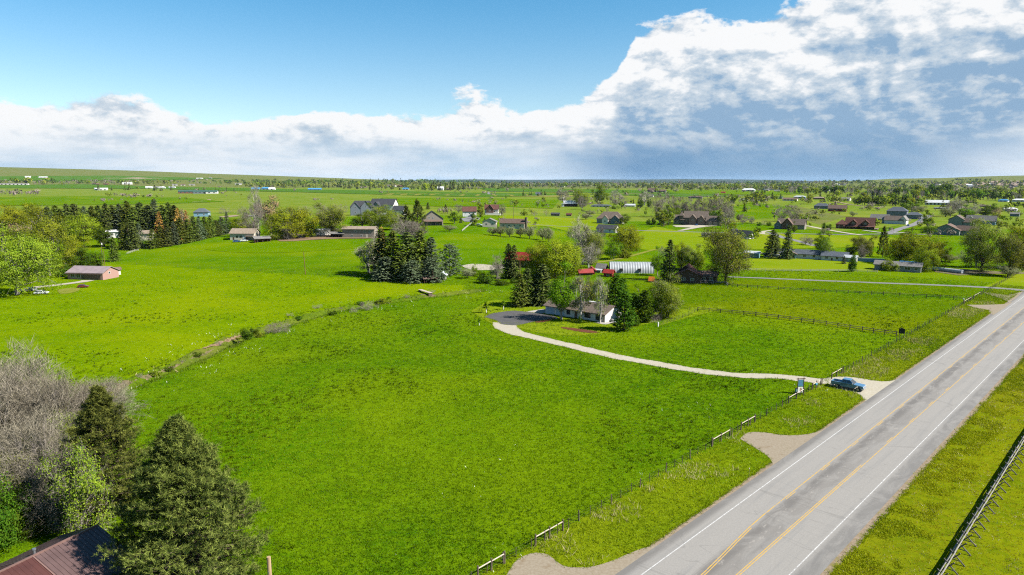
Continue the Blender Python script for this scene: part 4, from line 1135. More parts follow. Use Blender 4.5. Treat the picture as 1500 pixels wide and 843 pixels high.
house('garage_house', 'small white house with charcoal gable roof among green trees', 'house', 584, 315, -28, [dict(c=(0, 4), s=(18, 14, 7), r=6, ax='x', wm='wall_white', rm='roof_char', win={'F': 2, 'R': 1})])
house('gabled_barn', 'brown barn house with broad front gable and covered porch', 'house', 634, 330.5, 5, [dict(c=(0, 8), s=(30, 20, 10), r=10.5, ax='y', wm='wall_taupe', rm='roof_char', win={'F': [(0.32, 6.2), (0.5, 6.0)]}, doors=[D_('F', 0.55, 5, 5, 'trim_dark')]),
      dict(c=(0, -4), s=(26, 5, 6), r=1.6, roof='shed', wm='wall_stone', rm='roof_brown', open=True, posts=4)])
house('cottage', 'white cottage with plain brown roof by the parked cars', 'house', 688, 317.5, 3, [dict(c=(0, 5), s=(20, 10, 8), r=6, wm='wall_white', rm='roof_redbrown', win={'F': 3}, doors=[G_('F', 0.25, 5, 4.5)])])
house('cottage', 'brown roofed house with white front gable and deck', 'house', 720, 314.5, -5, [dict(c=(0, 5), s=(20, 11, 8), r=6, wm='wall_white', rm='roof_redbrown', win={'F': 2}), dict(c=(-2, -2), s=(10, 8, 8.5), r=6, ax='y', wm='wall_brown', rm='roof_redbrown', win={'F': [(0.5, 4.2)]}),
      dict(c=(3, -8), s=(22, 5, 2), r=0, roof='flat', wm='wall_white', rm='trim_white', oh=0.1)])
house('bungalow', 'pale bungalow with grey front gable joined to a long house', 'house', 717, 333, -8, [dict(c=(0, 5), s=(20, 14, 8), r=4.5, ax='y', wm='wall_cream', rm='roof_grey', win={'F': 2})])
house('ranch_house', 'long grey roofed ranch house with tall brick chimney', 'house', 750, 335, -20, [dict(c=(0, 6), s=(38, 14, 8), r=5.5, wm='wall_cream', rm='roof_brown', win={'F': 4}, doors=[D_('F', 0.55)]), dict(c=(21, 2), s=(3, 3, 16), r=0.5, roof='flat', wm='wall_stone', rm='roof_brown', oh=0.05)])
house('open_barn', 'white roofed open barn in the grey-green pasture', 'barn', 836, 303, 3, [dict(c=(0, 4), s=(20, 9, 4.5), r=4, roof='gable', wm='wall_brown', rm='roof_white', open=True, posts=4), dict(c=(-11.5, 1), s=(3.5, 6, 4), r=0.6, roof='flat', wm='wall_white', rm='roof_white')])
house('hip_house', 'large brown hip roofed house with white front gables', 'house', 893, 328, -10, [dict(c=(0, 8), s=(38, 18, 7), r=10, roof='hip', wm='wall_grey', rm='roof_umber', win={'F': 3, 'R': 2}), dict(c=(-6, -2), s=(9, 8, 7), r=5, ax='y', wm='wall_white', rm='roof_umber', win={'F': 1}), dict(c=(9, -3), s=(12, 9, 7), r=5.5, ax='y', wm='wall_slate', rm='roof_umber', win={'F': 1})])
house('dark_barn', 'low barn with dark slate roof behind the willow', 'barn', 889, 341, -24, [dict(c=(0, 4), s=(30, 16, 6), r=5, wm='wall_white', rm='roof_char', win={'R': 1, 'F': 2})])
house('mansion', 'sprawling brown roofed stone mansion with big garage wing', 'house', 1018, 330, -8, [
      dict(c=(0, 10), s=(34, 18, 11), r=8.5, wm='wall_stone', rm='roof_umber', win={'F': 4}), dict(c=(-3, 0), s=(11, 8, 9), r=6, ax='y', wm='wall_stone', rm='roof_umber', win={'F': [(0.5, 4.5)]}), dict(c=(9, 0), s=(10, 8, 8), r=6, ax='y', wm='wall_stone', rm='roof_umber', win={'F': [(0.5, 3.8)]}),
      dict(c=(-24, 7), s=(16, 14, 8), r=6, wm='wall_taupe', rm='roof_umber', win={'F': 3}), dict(c=(-20, 3), s=(6, 6, 13), r=5, roof='hip', wm='wall_stone', rm='roof_umber'), dict(c=(26, 3), s=(20, 14, 6.5), r=7, wm='wall_stone', rm='roof_umber', doors=[G_('F', 0.3, 5, 5, 'wall_tan'), G_('F', 0.65, 5, 5, 'wall_tan')])])
# the metal barn (arched)
def quonset():
    p = at(926, 401.0); k = mpp(p)
    root = empty('arched_barn', p, R(-4), 'long silver corrugated metal arch barn', 'barn')
    L, rad = 64 * k, 4.9
    n, seg = 17, 18
    V, F = [], []
    nx = n * 6
    for i in range(nx + 1):
        ph = i / nx * n * 2 * math.pi
        r = rad + 0.06 * math.cos(ph)
        for j in range(seg + 1):
            a = math.pi * (j / seg)
            V.append(((i / nx - 0.5) * L, -math.cos(a) * r * 0.93 + rad, math.sin(a) * r * 0.93))
    for i in range(nx):
        for j in range(seg):
            F.append((i * (seg + 1) + j, (i + 1) * (seg + 1) + j, (i + 1) * (seg + 1) + j + 1, i * (seg + 1) + j + 1))
    me = bpy.data.meshes.new('arched_shell'); me.from_pydata(V, [], F); me.materials.append(MATS['zinc_rib'])
    for q in me.polygons: q.use_smooth = True
    me.flip_normals() if me.polygons[len(me.polygons) // 2].normal.z < 0 else None
    obj('arched_shell', me, root)
    for x in (-L / 2 + 0.1, L / 2 - 0.1):
        m = MB(); pr = [(-math.cos(math.pi * j / 16) * rad * 0.9, math.sin(math.pi * j / 16) * rad * 0.9) for j in range(17)]
        vs = [(x - 0.06, y + rad, z) for y, z in pr] + [(x + 0.06, y + rad, z) for y, z in pr]
        m.add(vs, [tuple(range(17)), tuple(range(17, 34))[::-1]] + [(i, 17 + i, 17 + (i + 1) % 17, (i + 1) % 17) for i in range(17)])
        m.build('end_wall', MATS['wall_grey'], root)
    for x in (-4.6, 3.2):
        MB().box(x - 0.6, x + 0.6, 0.0, 1.2, 1.0, 2.1).build('window', MATS['trim_dark'], root, bevel=0.04)
metal('zinc_rib', (0.30, 0.32, 0.335), rough=0.6, metallic=0.2)
quonset()
house('cabin', 'dark brown cabin with red-brown roof and two white windows', 'house', 1007, 415.5, -8, [
      dict(c=(0, 12), s=(36, 22, 12), r=8, ax='y', wm='wall_brown', rm='roof_redbrown', fm='trim_white', win={'F': [(0.33, 1.6, 1.3, 0.9), (0.68, 1.6, 1.3, 0.9)]}),
      dict(c=(-6, 34), s=(22, 26, 15), r=8, ax='y', wm='wall_brown', rm='roof_redbrown'), dict(c=(26, 24), s=(26, 16, 11), r=5, wm='wall_brown', rm='roof_brown', win={'F': 2})])
# red sheds and the long shed by the willows
house('red_roofed_house', 'house with bright red metal roof half hidden by a tall spruce', 'house', 760, 391, -26, [dict(c=(4, 8), s=(46, 26, 11), r=9, wm='wall_brown', rm='roof_red', win={'F': 2, 'R': 1})])
house('red_shed', 'long low shed with orange-red roof beside the willow', 'shed', 858, 403.5, 16, [dict(c=(0, 2), s=(20, 8, 5), r=3.4, wm='wall_brown', rm='roof_red', doors=[D_('F', 0.8, 3, 5, 'trim_dark')])])
house('red_shed', 'small red playhouse with white door and peaked red roof', 'shed', 866, 402, 0, [dict(c=(0, 3), s=(11, 8, 6), r=4.5, ax='y', wm='wall_red', rm='roof_red', doors=[D_('F', 0.5, 2.4, 5, 'trim_white')])])
house('red_shed', 'small dark shed with scarlet roof in front of the arch barn', 'shed', 891, 405.5, -20, [dict(c=(0, 3), s=(13, 10, 6), r=3.6, wm='wall_red', rm='roof_red', win={'F': 1})])
house('grey_shed', 'weathered grey shed beside the silver arch barn', 'shed', 880, 399, -24, [dict(c=(0, 4), s=(13, 9, 7), r=4.5, wm='wall_grey', rm='roof_grey', win={'F': 1, 'R': 1}), dict(c=(-2, -4), s=(9, 5, 3.5), r=1.2, roof='shed', wm='wall_grey', rm='roof_steel')])
house('lean_to', 'dark wooden lean-to shelter below the blue-grey spruces', 'shed', 631, 414.5, 12, [dict(c=(0, 2), s=(20, 9, 6.5), r=1.8, roof='shed', wm='wall_barn', rm='roof_brown', open=True, posts=3)])
house('pump_house', 'tiny cream pump house with blue-grey roof by the lean-to', 'shed', 648, 410.5, -14, [dict(c=(0, 3), s=(9, 7, 8), r=3.2, ax='y', wm='wall_cream', rm='roof_steel')])
# houses to the east
house('black_house', 'black roofed house with stepped gables beyond the big spreading tree', 'house', 1084, 349, -34, [dict(c=(0, 4), s=(30, 12, 5), r=6, wm='wall_slate', rm='roof_char', win={'F': 3}), dict(c=(-16, 8), s=(14, 12, 6), r=6, ax='y', wm='wall_slate', rm='roof_char'), dict(c=(14, -2), s=(14, 12, 5), r=5.5, wm='wall_white', rm='roof_char', win={'R': 1})])
house('timber_house', 'brown roofed timber house with tall dark entry gable', 'house', 1158, 336, -10, [dict(c=(0, 7), s=(38, 16, 7), r=7.5, wm='wall_taupe', rm='roof_umber', win={'F': 3, 'R': 2}), dict(c=(-4, -2), s=(14, 10, 8), r=8, ax='y', wm='wall_log', rm='roof_brown', win={'F': [(0.5, 3.4)]}), dict(c=(-17, 2), s=(10, 12, 6), r=6, ax='y', wm='wall_slate', rm='roof_umber', win={'F': 1})])
house('log_house', 'dark red roofed log house with two round dormers', 'house', 1254, 336, -6, [dict(c=(4, 8), s=(38, 18, 6), r=10.5, wm='wall_log', rm='roof_redbrown', win={'F': 4}), dict(c=(-20, 6), s=(14, 16, 6), r=7, roof='hip', wm='wall_log', rm='roof_redbrown', win={'F': 2}),
      dict(c=(-4, 1), s=(8, 8, 3), r=3.5, ax='y', z0=7.0, wm='wall_log', rm='roof_redbrown', win={'F': [(0.5, 0.9)]}), dict(c=(12, 1), s=(8, 8, 3), r=3.5, ax='y', z0=7.0, wm='wall_log', rm='roof_redbrown', win={'F': [(0.5, 0.9)]}), dict(c=(4, -3), s=(40, 5, 4), r=1.0, roof='shed', wm='wall_log', rm='roof_redbrown', open=True, posts=5)])
house('slate_house', 'low slate roofed house beside the brick red house', 'house', 1203, 306.5, -8, [dict(c=(0, 4), s=(20, 9, 4), r=4, roof='hip', wm='wall_slate', rm='roof_slate', win={'F': 3})])
house('brick_house', 'brick red house with brown roof on the grassy slope', 'house', 1226, 310.5, -6, [dict(c=(0, 5), s=(24, 10, 5), r=4.5, wm='wall_log', rm='roof_brown', win={'F': 3}), dict(c=(0, -1), s=(24, 3, 2), r=0.3, roof='flat', wm='wall_red', rm='roof_redbrown')])
house('teal_garage', 'teal garage with pale flat roof beside the white ranch house', 'garage', 1100, 378, -12, [dict(c=(0, 5), s=(21, 11, 7), r=2.2, wm='wall_teal', rm='roof_steel', doors=[G_('F', 0.5, 9, 5.5, 'wall_teal')])])
house('ranch_house', 'white ranch house with blue-grey roof and teal glazed sunroom', 'house', 1185, 380, -6, [dict(c=(-8, 8), s=(80, 14, 7.5), r=5, wm='wall_white', rm='roof_slate', win={'F': [(0.08, 1.6), (0.52, 1.6), (0.68, 1.6), (0.9, 1.6)]}),
      dict(c=(-26, -1), s=(17, 9, 7), r=3.5, ax='y', wm='wall_teal', rm='roof_umber', win={'F': [(0.2, 1.5, 0.9, 1.9), (0.5, 1.5, 0.9, 1.9), (0.8, 1.5, 0.9, 1.9)]}), dict(c=(34, 2), s=(34, 14, 7), r=5, wm='wall_white', rm='roof_slate', win={'F': [(0.2, 1.5), (0.6, 1.5)]}, doors=[D_('F', 0.4)]), dict(c=(-52, 2), s=(20, 8, 4), r=0.5, roof='flat', wm='wall_white', rm='trim_white')])
house('small_garage', 'small grey-blue garage behind the dark roadside bush', 'garage', 1245, 384, -14, [dict(c=(0, 4), s=(16, 10, 6.5), r=2.6, wm='wall_grey', rm='roof_steel', doors=[G_('F', 0.5, 6, 5)])])
house('board_wall', 'pale blue board screen between the garage and the grey ranch', 'fence', 1276, 384, 0, [dict(c=(0, 0), s=(38, 1.2, 4.5), r=0.4, roof='flat', wm='wall_blue', rm='trim_white', oh=0.03)])
house('ranch_house', 'grey ranch house with green bush in front, parked pickup beside', 'house', 1314, 397.5, -8, [dict(c=(0, 7), s=(60, 16, 8.5), r=4.5, wm='wall_grey', rm='roof_grey', win={'F': [(0.42, 1.5), (0.72, 1.5, 2.2, 1.1), (0.9, 1.5)]}), dict(c=(14, 22), s=(26, 12, 9), r=3.5, wm='wall_blue', rm='roof_blue')])
house('white_house', 'white house with grey gables and triple garage by the lane', 'house', 1296, 328, -12, [dict(c=(-8, 6), s=(24, 14, 7), r=6, wm='wall_teal', rm='roof_grey', win={'F': 2}), dict(c=(12, 2), s=(24, 14, 6), r=5.5, wm='wall_white', rm='roof_umber', doors=[G_('F', 0.25, 6, 4.5), G_('F', 0.65, 6, 4.5)]), dict(c=(24, 4), s=(8, 16, 7), r=5, ax='y', wm='wall_white', rm='roof_grey', win={'F': 1})])
house('slate_house', 'tall blue-grey house with slate roof by the curving lane', 'house', 1315, 321, -8, [dict(c=(-2, 6), s=(26, 14, 11), r=6, roof='hip', wm='wall_slate', rm='roof_slate', win={'F': 4}), dict(c=(20, 4), s=(20, 12, 6), r=4, roof='hip', wm='wall_slate', rm='roof_slate', win={'F': 2})])
house('bungalow', 'sage bungalow with wide dark brown front gable', 'house', 1388, 344.5, -14, [dict(c=(-2, 8), s=(34, 20, 7.5), r=8, ax='y', wm='wall_sage', rm='roof_brown', win={'F': [(0.5, 2.2)], 'R': 1}), dict(c=(22, 12), s=(26, 14, 7.5), r=6, wm='wall_sage', rm='roof_brown', win={'F': 2})])
house('two_storey_house', 'green two storey house behind the brown bungalow', 'house', 1400, 333, -16, [dict(c=(0, 6), s=(20, 14, 11), r=6, ax='y', wm='wall_sage', rm='roof_umber', win={'F': 2, 'R': 1}), dict(c=(15, 5), s=(14, 12, 8), r=5, wm='wall_sage', rm='roof_umber', win={'F': 1})])
house('ranch_house', 'long pale blue house with grey shingle roof', 'house', 1436, 329.5, -6, [dict(c=(0, 6), s=(36, 13, 6), r=7, wm='wall_blue', rm='roof_grey', win={'F': 5}), dict(c=(-12, 2), s=(9, 9, 6), r=6, ax='y', wm='wall_white', rm='roof_grey', win={'F': 1})])
house('stable', 'long white stable with row of dark doors', 'barn', 1372, 300.5, -2, [dict(c=(0, 4), s=(30, 8, 3.6), r=3.2, wm='wall_white', rm='roof_white', doors=[(('F'), 0.1 + 0.16 * i, 2.0, 2.6, 'trim_dark', 'door') for i in range(6)])])
house('tin_shed', 'small grey tin shed on the open grass', 'shed', 1486, 317.5, -5, [dict(c=(0, 2), s=(11, 6, 4), r=1.6, wm='wall_slate', rm='roof_grey')])
house('bunkhouse', 'dark blue bunkhouse beyond the firs', 'house', 295, 317.5, -16, [dict(c=(0, 4), s=(20, 12, 6), r=5.5, roof='hip', wm='wall_blue', rm='roof_slate', win={'F': 2, 'R': 2})])
house('mobile_home', 'white mobile home glimpsed between the firs', 'house', 170, 348.5, -6, [dict(c=(0, 4), s=(24, 10, 9), r=2, wm='wall_white', rm='roof_white', win={'F': 2})])
house('shed', 'flat white roofed shed among the leafy trees', 'shed', 103, 345, -14, [dict(c=(0, 3), s=(17, 11, 6), r=1.6, roof='shed', wm='wall_barn', rm='roof_white')])
house('cream_house', 'cream walled house mostly hidden by dark firs', 'house', 214, 352, -18, [dict(c=(0, 4), s=(17, 12, 10), r=3.5, wm='wall_cream', rm='roof_tan', win={'F': 1, 'R': 1})])
# maroon roofed house under the pines (metres)
def maroon_house():
    z = 3.0
    rx, ry = flat_at(131, 779, 5.2); sx, sy = flat_at(48, 819, 5.2)
    a = math.atan2(ry - sy, rx - sx)
    L = 21.0
    far = Vector((rx, ry, 0))
    root = empty('maroon_roofed_house', (far.x, far.y, 0), a, 'house with maroon ribbed metal roof under the big pines', 'house')
    W = 11.0
    Ld = math.hypot(rx - sx, ry - sy)
    block(root, dict(c=(-L / 2 + 0.4, 0), s=(L, W, 3.0), r=2.2, wm='wall_cream', rm='roof_maroon', oh=0.7, fm='trim_white', win={'F': [(0.72, 1.6), (0.88, 1.6)], 'R': [(0.35, 1.6)]}))
    sl = 2.2 / (W / 2)
    def slope(name, x0, x1, s_, dz, mat, y0=0.0, y1=W / 2 + 0.72):
        f = lambda y: 5.2 - y * sl + 0.235 + dz
        MB().add([(x0, s_ * y0, f(y0)), (x1, s_ * y0, f(y0)), (x1, s_ * y1, f(y1)), (x0, s_ * y1, f(y1)), (x0, s_ * y0, f(y0) + 0.02), (x1, s_ * y0, f(y0) + 0.02), (x1, s_ * y1, f(y1) + 0.02), (x0, s_ * y1, f(y1) + 0.02)], FRF_).build(name, MATS[mat], root)
    FRF_ = [(0, 3, 2, 1), (4, 5, 6, 7), (0, 1, 5, 4), (1, 2, 6, 5), (2, 3, 7, 6), (3, 0, 4, 7)]
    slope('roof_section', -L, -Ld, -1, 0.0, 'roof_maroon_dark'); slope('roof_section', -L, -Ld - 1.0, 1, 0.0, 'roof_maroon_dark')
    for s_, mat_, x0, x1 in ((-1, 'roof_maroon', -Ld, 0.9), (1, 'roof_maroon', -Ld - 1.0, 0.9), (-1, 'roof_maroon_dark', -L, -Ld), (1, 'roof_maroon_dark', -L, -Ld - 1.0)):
        ribs = MB(); x = x0 + 0.2
        while x < x1:
            ribs.bar((x, 0, 5.2 + 0.26), (x, s_ * (W / 2 + 0.68), 3.0 - 0.7 * sl + 0.26), 0.02); x += 0.42
        o = ribs.build('seams', MATS[mat_], root); o['kind'] = 'stuff'
    MB().bar((-L, 0, 5.48), (0.9, 0, 5.48), 0.11).build('ridge_cap', MATS['trim_pink'], root)
    MB().bar((-Ld, 0, 5.47), (-Ld, -W / 2 - 0.7, 3.0 - 0.7 * sl + 0.28), 0.07).build('flashing', MATS['trim_pink'], root)
    MB().bar((-Ld - 1.0, 0, 5.47), (-Ld - 1.0, W / 2 + 0.7, 3.0 - 0.7 * sl + 0.28), 0.07).build('flashing', MATS['trim_pink'], root)
    for (x, y) in ((-4.6, 1.2), (-8.6, -1.4), (-15.0, 1.0)):
        zz = 5.3 - abs(y) * sl
        p = MB(); p.bar((x, y, zz - 0.2), (x, y, zz + 0.55), 0.10, n=10); p.bar((x, y, zz + 0.55), (x, y, zz + 0.68), 0.17, n=10)
        p.build('vent_pipe', MATS['zinc'], root)
maroon_house()

# ------------------------------------------------------------------ far buildings
FAR = [ # u, v, width, height, depth, wall, roof, roof kind, label
 (20, 271, 36, 2.0, 6, 'wall_white', 'roof_grey', 'gable', 'long low grey roofed shed at the far field edge'),
 (41, 261, 7, 2.4, 4, 'wall_white', 'roof_white', 'gable', 'tiny white barn on the far green hillside'),
 (63, 261.5, 11, 2.2, 4, 'wall_barn', 'roof_white', 'gable', 'red walled white roofed barn on the far hillside'),
 (148, 279, 17, 3.0, 6, 'wall_white', 'roof_white', 'gable', 'lone white roofed hay barn in the open pasture'),
 (140, 271, 9, 2.0, 4, 'wall_barn', 'roof_brown', 'gable', 'small red-brown barn before the far tree line'),
 (155, 271, 6, 1.8, 4, 'wall_barn', 'roof_redbrown', 'gable', 'tiny rust red barn by the far tree line'),
 (186, 270.5, 13, 2.6, 4, 'wall_white', 'roof_white', 'gable', 'long white shed in the far tree line'),
 (218, 276.5, 9, 2.8, 4, 'wall_white', 'roof_white', 'gable', 'white barn at the end of the far white buildings'),
 (229, 276, 8, 2.4, 4, 'wall_white', 'roof_grey', 'gable', 'grey roofed barn between two far white barns'),
 (237, 276.5, 9, 2.6, 4, 'wall_white', 'roof_white', 'hip', 'white hip roofed barn in the far row of barns'),
 (252, 276, 9, 2.0, 4, 'wall_white', 'roof_steel', 'gable', 'low steel roofed barn by the far row of barns'),
 (256, 272, 7, 1.8, 3, 'wall_white', 'roof_grey', 'gable', 'small white house below the bare hillside'),
 (268, 272, 6, 1.8, 3, 'wall_white', 'roof_brown', 'gable', 'small brown roofed house below the bare hillside'),
 (281, 272, 8, 1.8, 3, 'wall_cream', 'roof_grey', 'gable', 'small cream house below the bare hillside'),
 (292, 262.5, 9, 1.4, 3, 'wall_white', 'roof_white', 'gable', 'white farm buildings high on the far hill'),
 (308, 262, 4, 1.6, 2, 'wall_white', 'roof_grey', 'gable', 'small grey house high on the far hill'),
 (349, 271, 9, 2.2, 3, 'wall_white', 'roof_grey', 'gable', 'grey farmhouse among far dark trees'),
 (374, 278.5, 12, 3.0, 5, 'wall_slate', 'roof_blue', 'gable', 'bright blue roofed hall in the far trees'),
 (389, 278.5, 12, 3.6, 5, 'wall_slate', 'roof_blue', 'hip', 'blue hip roofed hall beside the white annex'),
 (398, 278.8, 9, 3.4, 5, 'wall_white', 'roof_white', 'gable', 'white annex next to the blue roofed halls'),
 (461, 279.2, 19, 2.8, 5, 'wall_slate', 'roof_blue', 'gable', 'lone long barn with bright blue roof'),
 (573, 274, 13, 2.8, 4, 'wall_white', 'roof_umber', 'gable', 'white house with brown roof on far rise'),
 (586, 274, 8, 2.4, 4, 'wall_log', 'roof_redbrown', 'gable', 'dark red house on the far rise'),
 (594, 278.5, 10, 2.8, 4, 'wall_white', 'roof_blue', 'hip', 'small white house with blue roof'),
 (645, 279, 9, 5.0, 4, 'wall_white', 'roof_white', 'gable', 'tall white farmhouse by dark conifers'),
 (656, 279, 6, 3.0, 4, 'wall_tan', 'roof_brown', 'gable', 'brown annex beside the tall white farmhouse'),
 (789, 286, 9, 3.4, 5, 'wall_white', 'roof_slate', 'gable', 'white gabled cottage beside clipped far conifers'),
 (822, 274.5, 9, 1.8, 4, 'wall_white', 'roof_white', 'gable', 'white barn in the far belt of trees'),
 (836, 281.5, 8, 2.0, 4, 'wall_cream', 'roof_redbrown', 'gable', 'cream house with red-brown roof by a bare tree'),
 (880, 303.5, 28, 3.0, 8, 'wall_white', 'roof_slate', 'hip', 'low blue-grey roofed house behind the open barn'),
 (922, 303, 16, 3.4, 6, 'wall_white', 'roof_steel', 'gable', 'low white cottage behind dark shrubs'),
 (955, 282, 13, 5.5, 6, 'wall_black', 'roof_brown', 'gable', 'tall dark gabled house on the far pasture'),
 (969, 282, 12, 3.6, 5, 'wall_slate', 'roof_brown', 'gable', 'dark wing house beside the tall dark gabled house'),
 (953, 289, 7, 3.4, 4, 'wall_white', 'roof_slate', 'gable', 'small white cottage among bare trees'),
 (1018, 291, 20, 3.2, 6, 'wall_grey', 'roof_umber', 'hip', 'grey-brown house behind the row of bare trees'),
 (1059, 283.5, 6, 2.2, 4, 'wall_red', 'roof_red', 'gable', 'tiny bright red barn on the far green'),
 (1096, 281, 18, 4.2, 6, 'wall_white', 'roof_white', 'hip', 'big white roofed hall in the far trees'),
 (1036, 276.5, 7, 3.0, 4, 'wall_slate', 'roof_slate', 'hip', 'slate house in the far tree belt'),
 (1075, 278, 8, 2.4, 4, 'wall_slate', 'roof_brown', 'gable', 'brown roofed house beside the big white hall'),
 (1117, 279, 6, 2.0, 4, 'wall_teal', 'roof_green', 'gable', 'small teal roofed barn in the far trees'),
 (1128, 278.5, 7, 2.0, 4, 'wall_white', 'roof_white', 'gable', 'small white barn next to the big white hall'),
 (1090, 294, 10, 2.8, 5, 'wall_white', 'roof_steel', 'gable', 'pale end of the long grey ranch sheds'),
 (1101, 294, 16, 3.0, 6, 'wall_grey', 'roof_umber', 'gable', 'long grey-brown ranch shed'),
 (1116, 294.5, 11, 1.6, 5, 'wall_white', 'roof_white', 'flat', 'flat pale trailer beside the ranch sheds'),
 (1138, 291.5, 15, 3.0, 6, 'wall_white', 'roof_green', 'gable', 'green roofed barn with pale walls'),
 (1157, 294.5, 20, 4.0, 8, 'wall_white', 'roof_brown', 'gable', 'brown roofed barn with bright white gable'),
 (1171, 291, 16, 3.6, 6, 'wall_blue', 'roof_steel', 'hip', 'silver-blue roofed barn behind the brown barn'),
 (1199, 292.5, 15, 3.4, 6, 'wall_barn', 'roof_tan', 'hip', 'tan roofed house in dark trees'),
 (1236, 294, 16, 4.0, 7, 'wall_white', 'roof_grey', 'gable', 'white gabled farmhouse by the dirt track'),
 (1264, 285, 6, 2.4, 4, 'wall_white', 'roof_slate', 'gable', 'small pale house in the bare far trees'),
 (1300, 295, 9, 3.0, 5, 'wall_white', 'roof_grey', 'gable', 'white cottage showing through round trees'),
 (1378, 306.5, 18, 3.2, 6, 'wall_grey', 'roof_steel', 'flat', 'low grey shed below the white stable'),
 (1342, 290, 6, 2.4, 4, 'wall_red', 'roof_redbrown', 'gable', 'tiny red shed near the white stable'),
 (1469, 296, 12, 3.4, 6, 'wall_white', 'roof_blue', 'hip', 'white house with pale blue roof in far trees'),
 (1478, 310, 18, 5.0, 8, 'wall_white', 'roof_white', 'hip', 'big white barn beyond the tin shed'),
 (1494, 296, 20, 4.0, 8, 'wall_white', 'roof_white', 'hip', 'broad white hall at the far tree line'),
 (1443, 303.5, 12, 2.8, 5, 'wall_tan', 'roof_umber', 'gable', 'brown cottage behind the dark conifers'),
 (1420, 297.5, 12, 3.0, 6, 'wall_taupe', 'roof_brown', 'gable', 'taupe brown house past the end of the white stable'),
 (372, 317.5, 14, 2.6, 4, 'wall_white', 'roof_white', 'flat', 'white parked stock trailer behind bare trees'),
]
for (u, v, w, h, dpt, wm, rm, rk, lab) in FAR:
    b = [dict(c=(0, dpt / 2), s=(w, dpt, h * 0.6), r=h * 0.5 if rk != 'flat' else 0.3, roof=rk, wm=wm, rm=rm, win={'F': max(1, int(w / 5))})]
    house('house' if 'house' in lab or 'cottage' in lab else 'barn', lab, 'house' if 'house' in lab or 'cottage' in lab else 'barn', u, v, random.uniform(-18, -4), b)

rs_ = random.Random(77)
for i in range(30):
    u = rs_.uniform(1110, 1500); v = rs_.uniform(271, 283)
    house('house', 'tiny pale house scattered through the distant town', 'house', u, v, rs_.uniform(-30, 10), [dict(c=(0, 2), s=(rs_.uniform(4, 8), 4, 1.5), r=1.2, roof=rs_.choice(['gable', 'hip']), wm=rs_.choice(['wall_white', 'wall_cream', 'wall_tan', 'wall_white']), rm=rs_.choice(['roof_white', 'roof_grey', 'roof_brown', 'roof_steel']))], group='tiny houses of the distant town')
# ------------------------------------------------------------------ trees and shrubs
ORD = 'first second third fourth fifth sixth seventh eighth ninth tenth eleventh twelfth thirteenth fourteenth'.split()
ANCHOR = {'near the pink barn': ('the barn', 130), 'in the fir row': ('the bungalow', 350), 'behind the tan bungalow': ('the bungalow', 345), 'around the dark mansion': ('the mansion', 530),
          'in the west field clump': ('the lean-to', 640), 'by the red roofed house': ('the lean-to', 640), 'at the white house': ('the paved yard', 760), 'near the silver arch barn': ('the willows', 830),
          'by the sunroom ranch': ('the teal garage', 1095), 'over the grey ranch': ('the tall pine', 1293), 'at the stone mansion': ('the hip roofed house', 893), 'in the eastern grass': ('the mansion', 1018), 'behind the lane houses': ('the stable', 1372), 'by the white roofed barn': ('that barn', 836)}
def cluster(where, items, group=None):
    """items: (kind, u, v, top, width[, own label]); look-alikes are told apart by their order from a landmark"""
    anc, au = ANCHOR[where]
    order = {}
    for it in items:
        if len(it) == 5: order.setdefault(it[0], []).append(it)
    for k in order: order[k].sort(key=lambda q: abs(q[1] - au))
    for it in items:
        kind, u, v, top, w = it[:5]
        if len(it) > 5: lab = it[5]
        elif len(order[kind]) == 1: lab = PROTO[kind]['words'] + ' ' + where
        else: lab = ORD[order[kind].index(it)] + ' ' + PROTO[kind]['words'] + ' ' + where + ', counting from ' + anc
        plant(kind, u, v, top, w, lab, None if len(it) > 5 else PROTO[kind]['words'] + 's ' + where)

# big leafy trees by the pink barn
cluster('near the pink barn', [
 ('cot', 25, 432, 333, 112, 'huge leafy bright green cottonwood over the parked car'),
 ('cot', 68, 400, 306, 74, 'tall bright green cottonwood behind the huge one'),
 ('green', 73, 404, 352, 44, 'mid green tree with pale trunk beside the pink barn'),
 ('willow', 108, 393, 344, 42), ('ash', 120, 394, 364, 40, 'dark round tree close behind the pink barn'),
 ('bush', 141, 393, 369, 20), ('greenspruce', 168, 383, 348, 20, 'lone young fir beside the orange gate post'),
 ('bush', 92, 406, 388, 22, 'dark bush at the end wall of the pink barn'), ('tan', 10, 352, 322, 36), ('willow', 14, 350, 302, 62), ('willow', 40, 345, 300, 48),
 ('tan', 30, 352, 326, 30), ('willow', 124, 353, 312, 48, 'olive willow in front of the fir row')])
# fir row along the west field
firs = [(60, 346, 305), (72, 347, 301), (84, 346, 304), (92, 350, 302), (101, 347, 299), (112, 346, 301), (126, 345, 300), (138, 350, 303), (147, 347, 299), (158, 350, 301), (168, 348, 297), (178, 349, 299),
        (189, 349, 297), (198, 350, 300), (208, 349, 298), (219, 349, 299), (229, 349, 295), (240, 350, 297), (250, 350, 297), (258, 350, 303), (268, 350, 306)]
cnt = {}
for i, (u, v, top) in enumerate(firs):
    kd = ['spruce', 'blue', 'greenspruce', 'greenspruce', 'spruce'][i % 5]
    top += [0, 3, -2, 5, 1, -1, 4][i % 7]
    cnt[kd] = cnt.get(kd, -1) + 1
    plant(kd, u, v - 2, top, 28 + (i * 7) % 9, ORD[cnt[kd]] + ' ' + PROTO[kd]['words'] + ' of the back fir row, counting from the cottonwoods', PROTO[kd]['words'] + ' back row')
front = [(182, 366, 328), (196, 366, 322), (205, 362, 330), (224, 364, 332), (236, 362, 330), (246, 361, 326), (256, 359, 324), (266, 357, 322), (276, 355, 318), (285, 353, 317), (293, 351, 318), (301, 349, 316), (309, 347.5, 318), (317, 345.5, 319), (325, 344, 318)]
cnt = {}
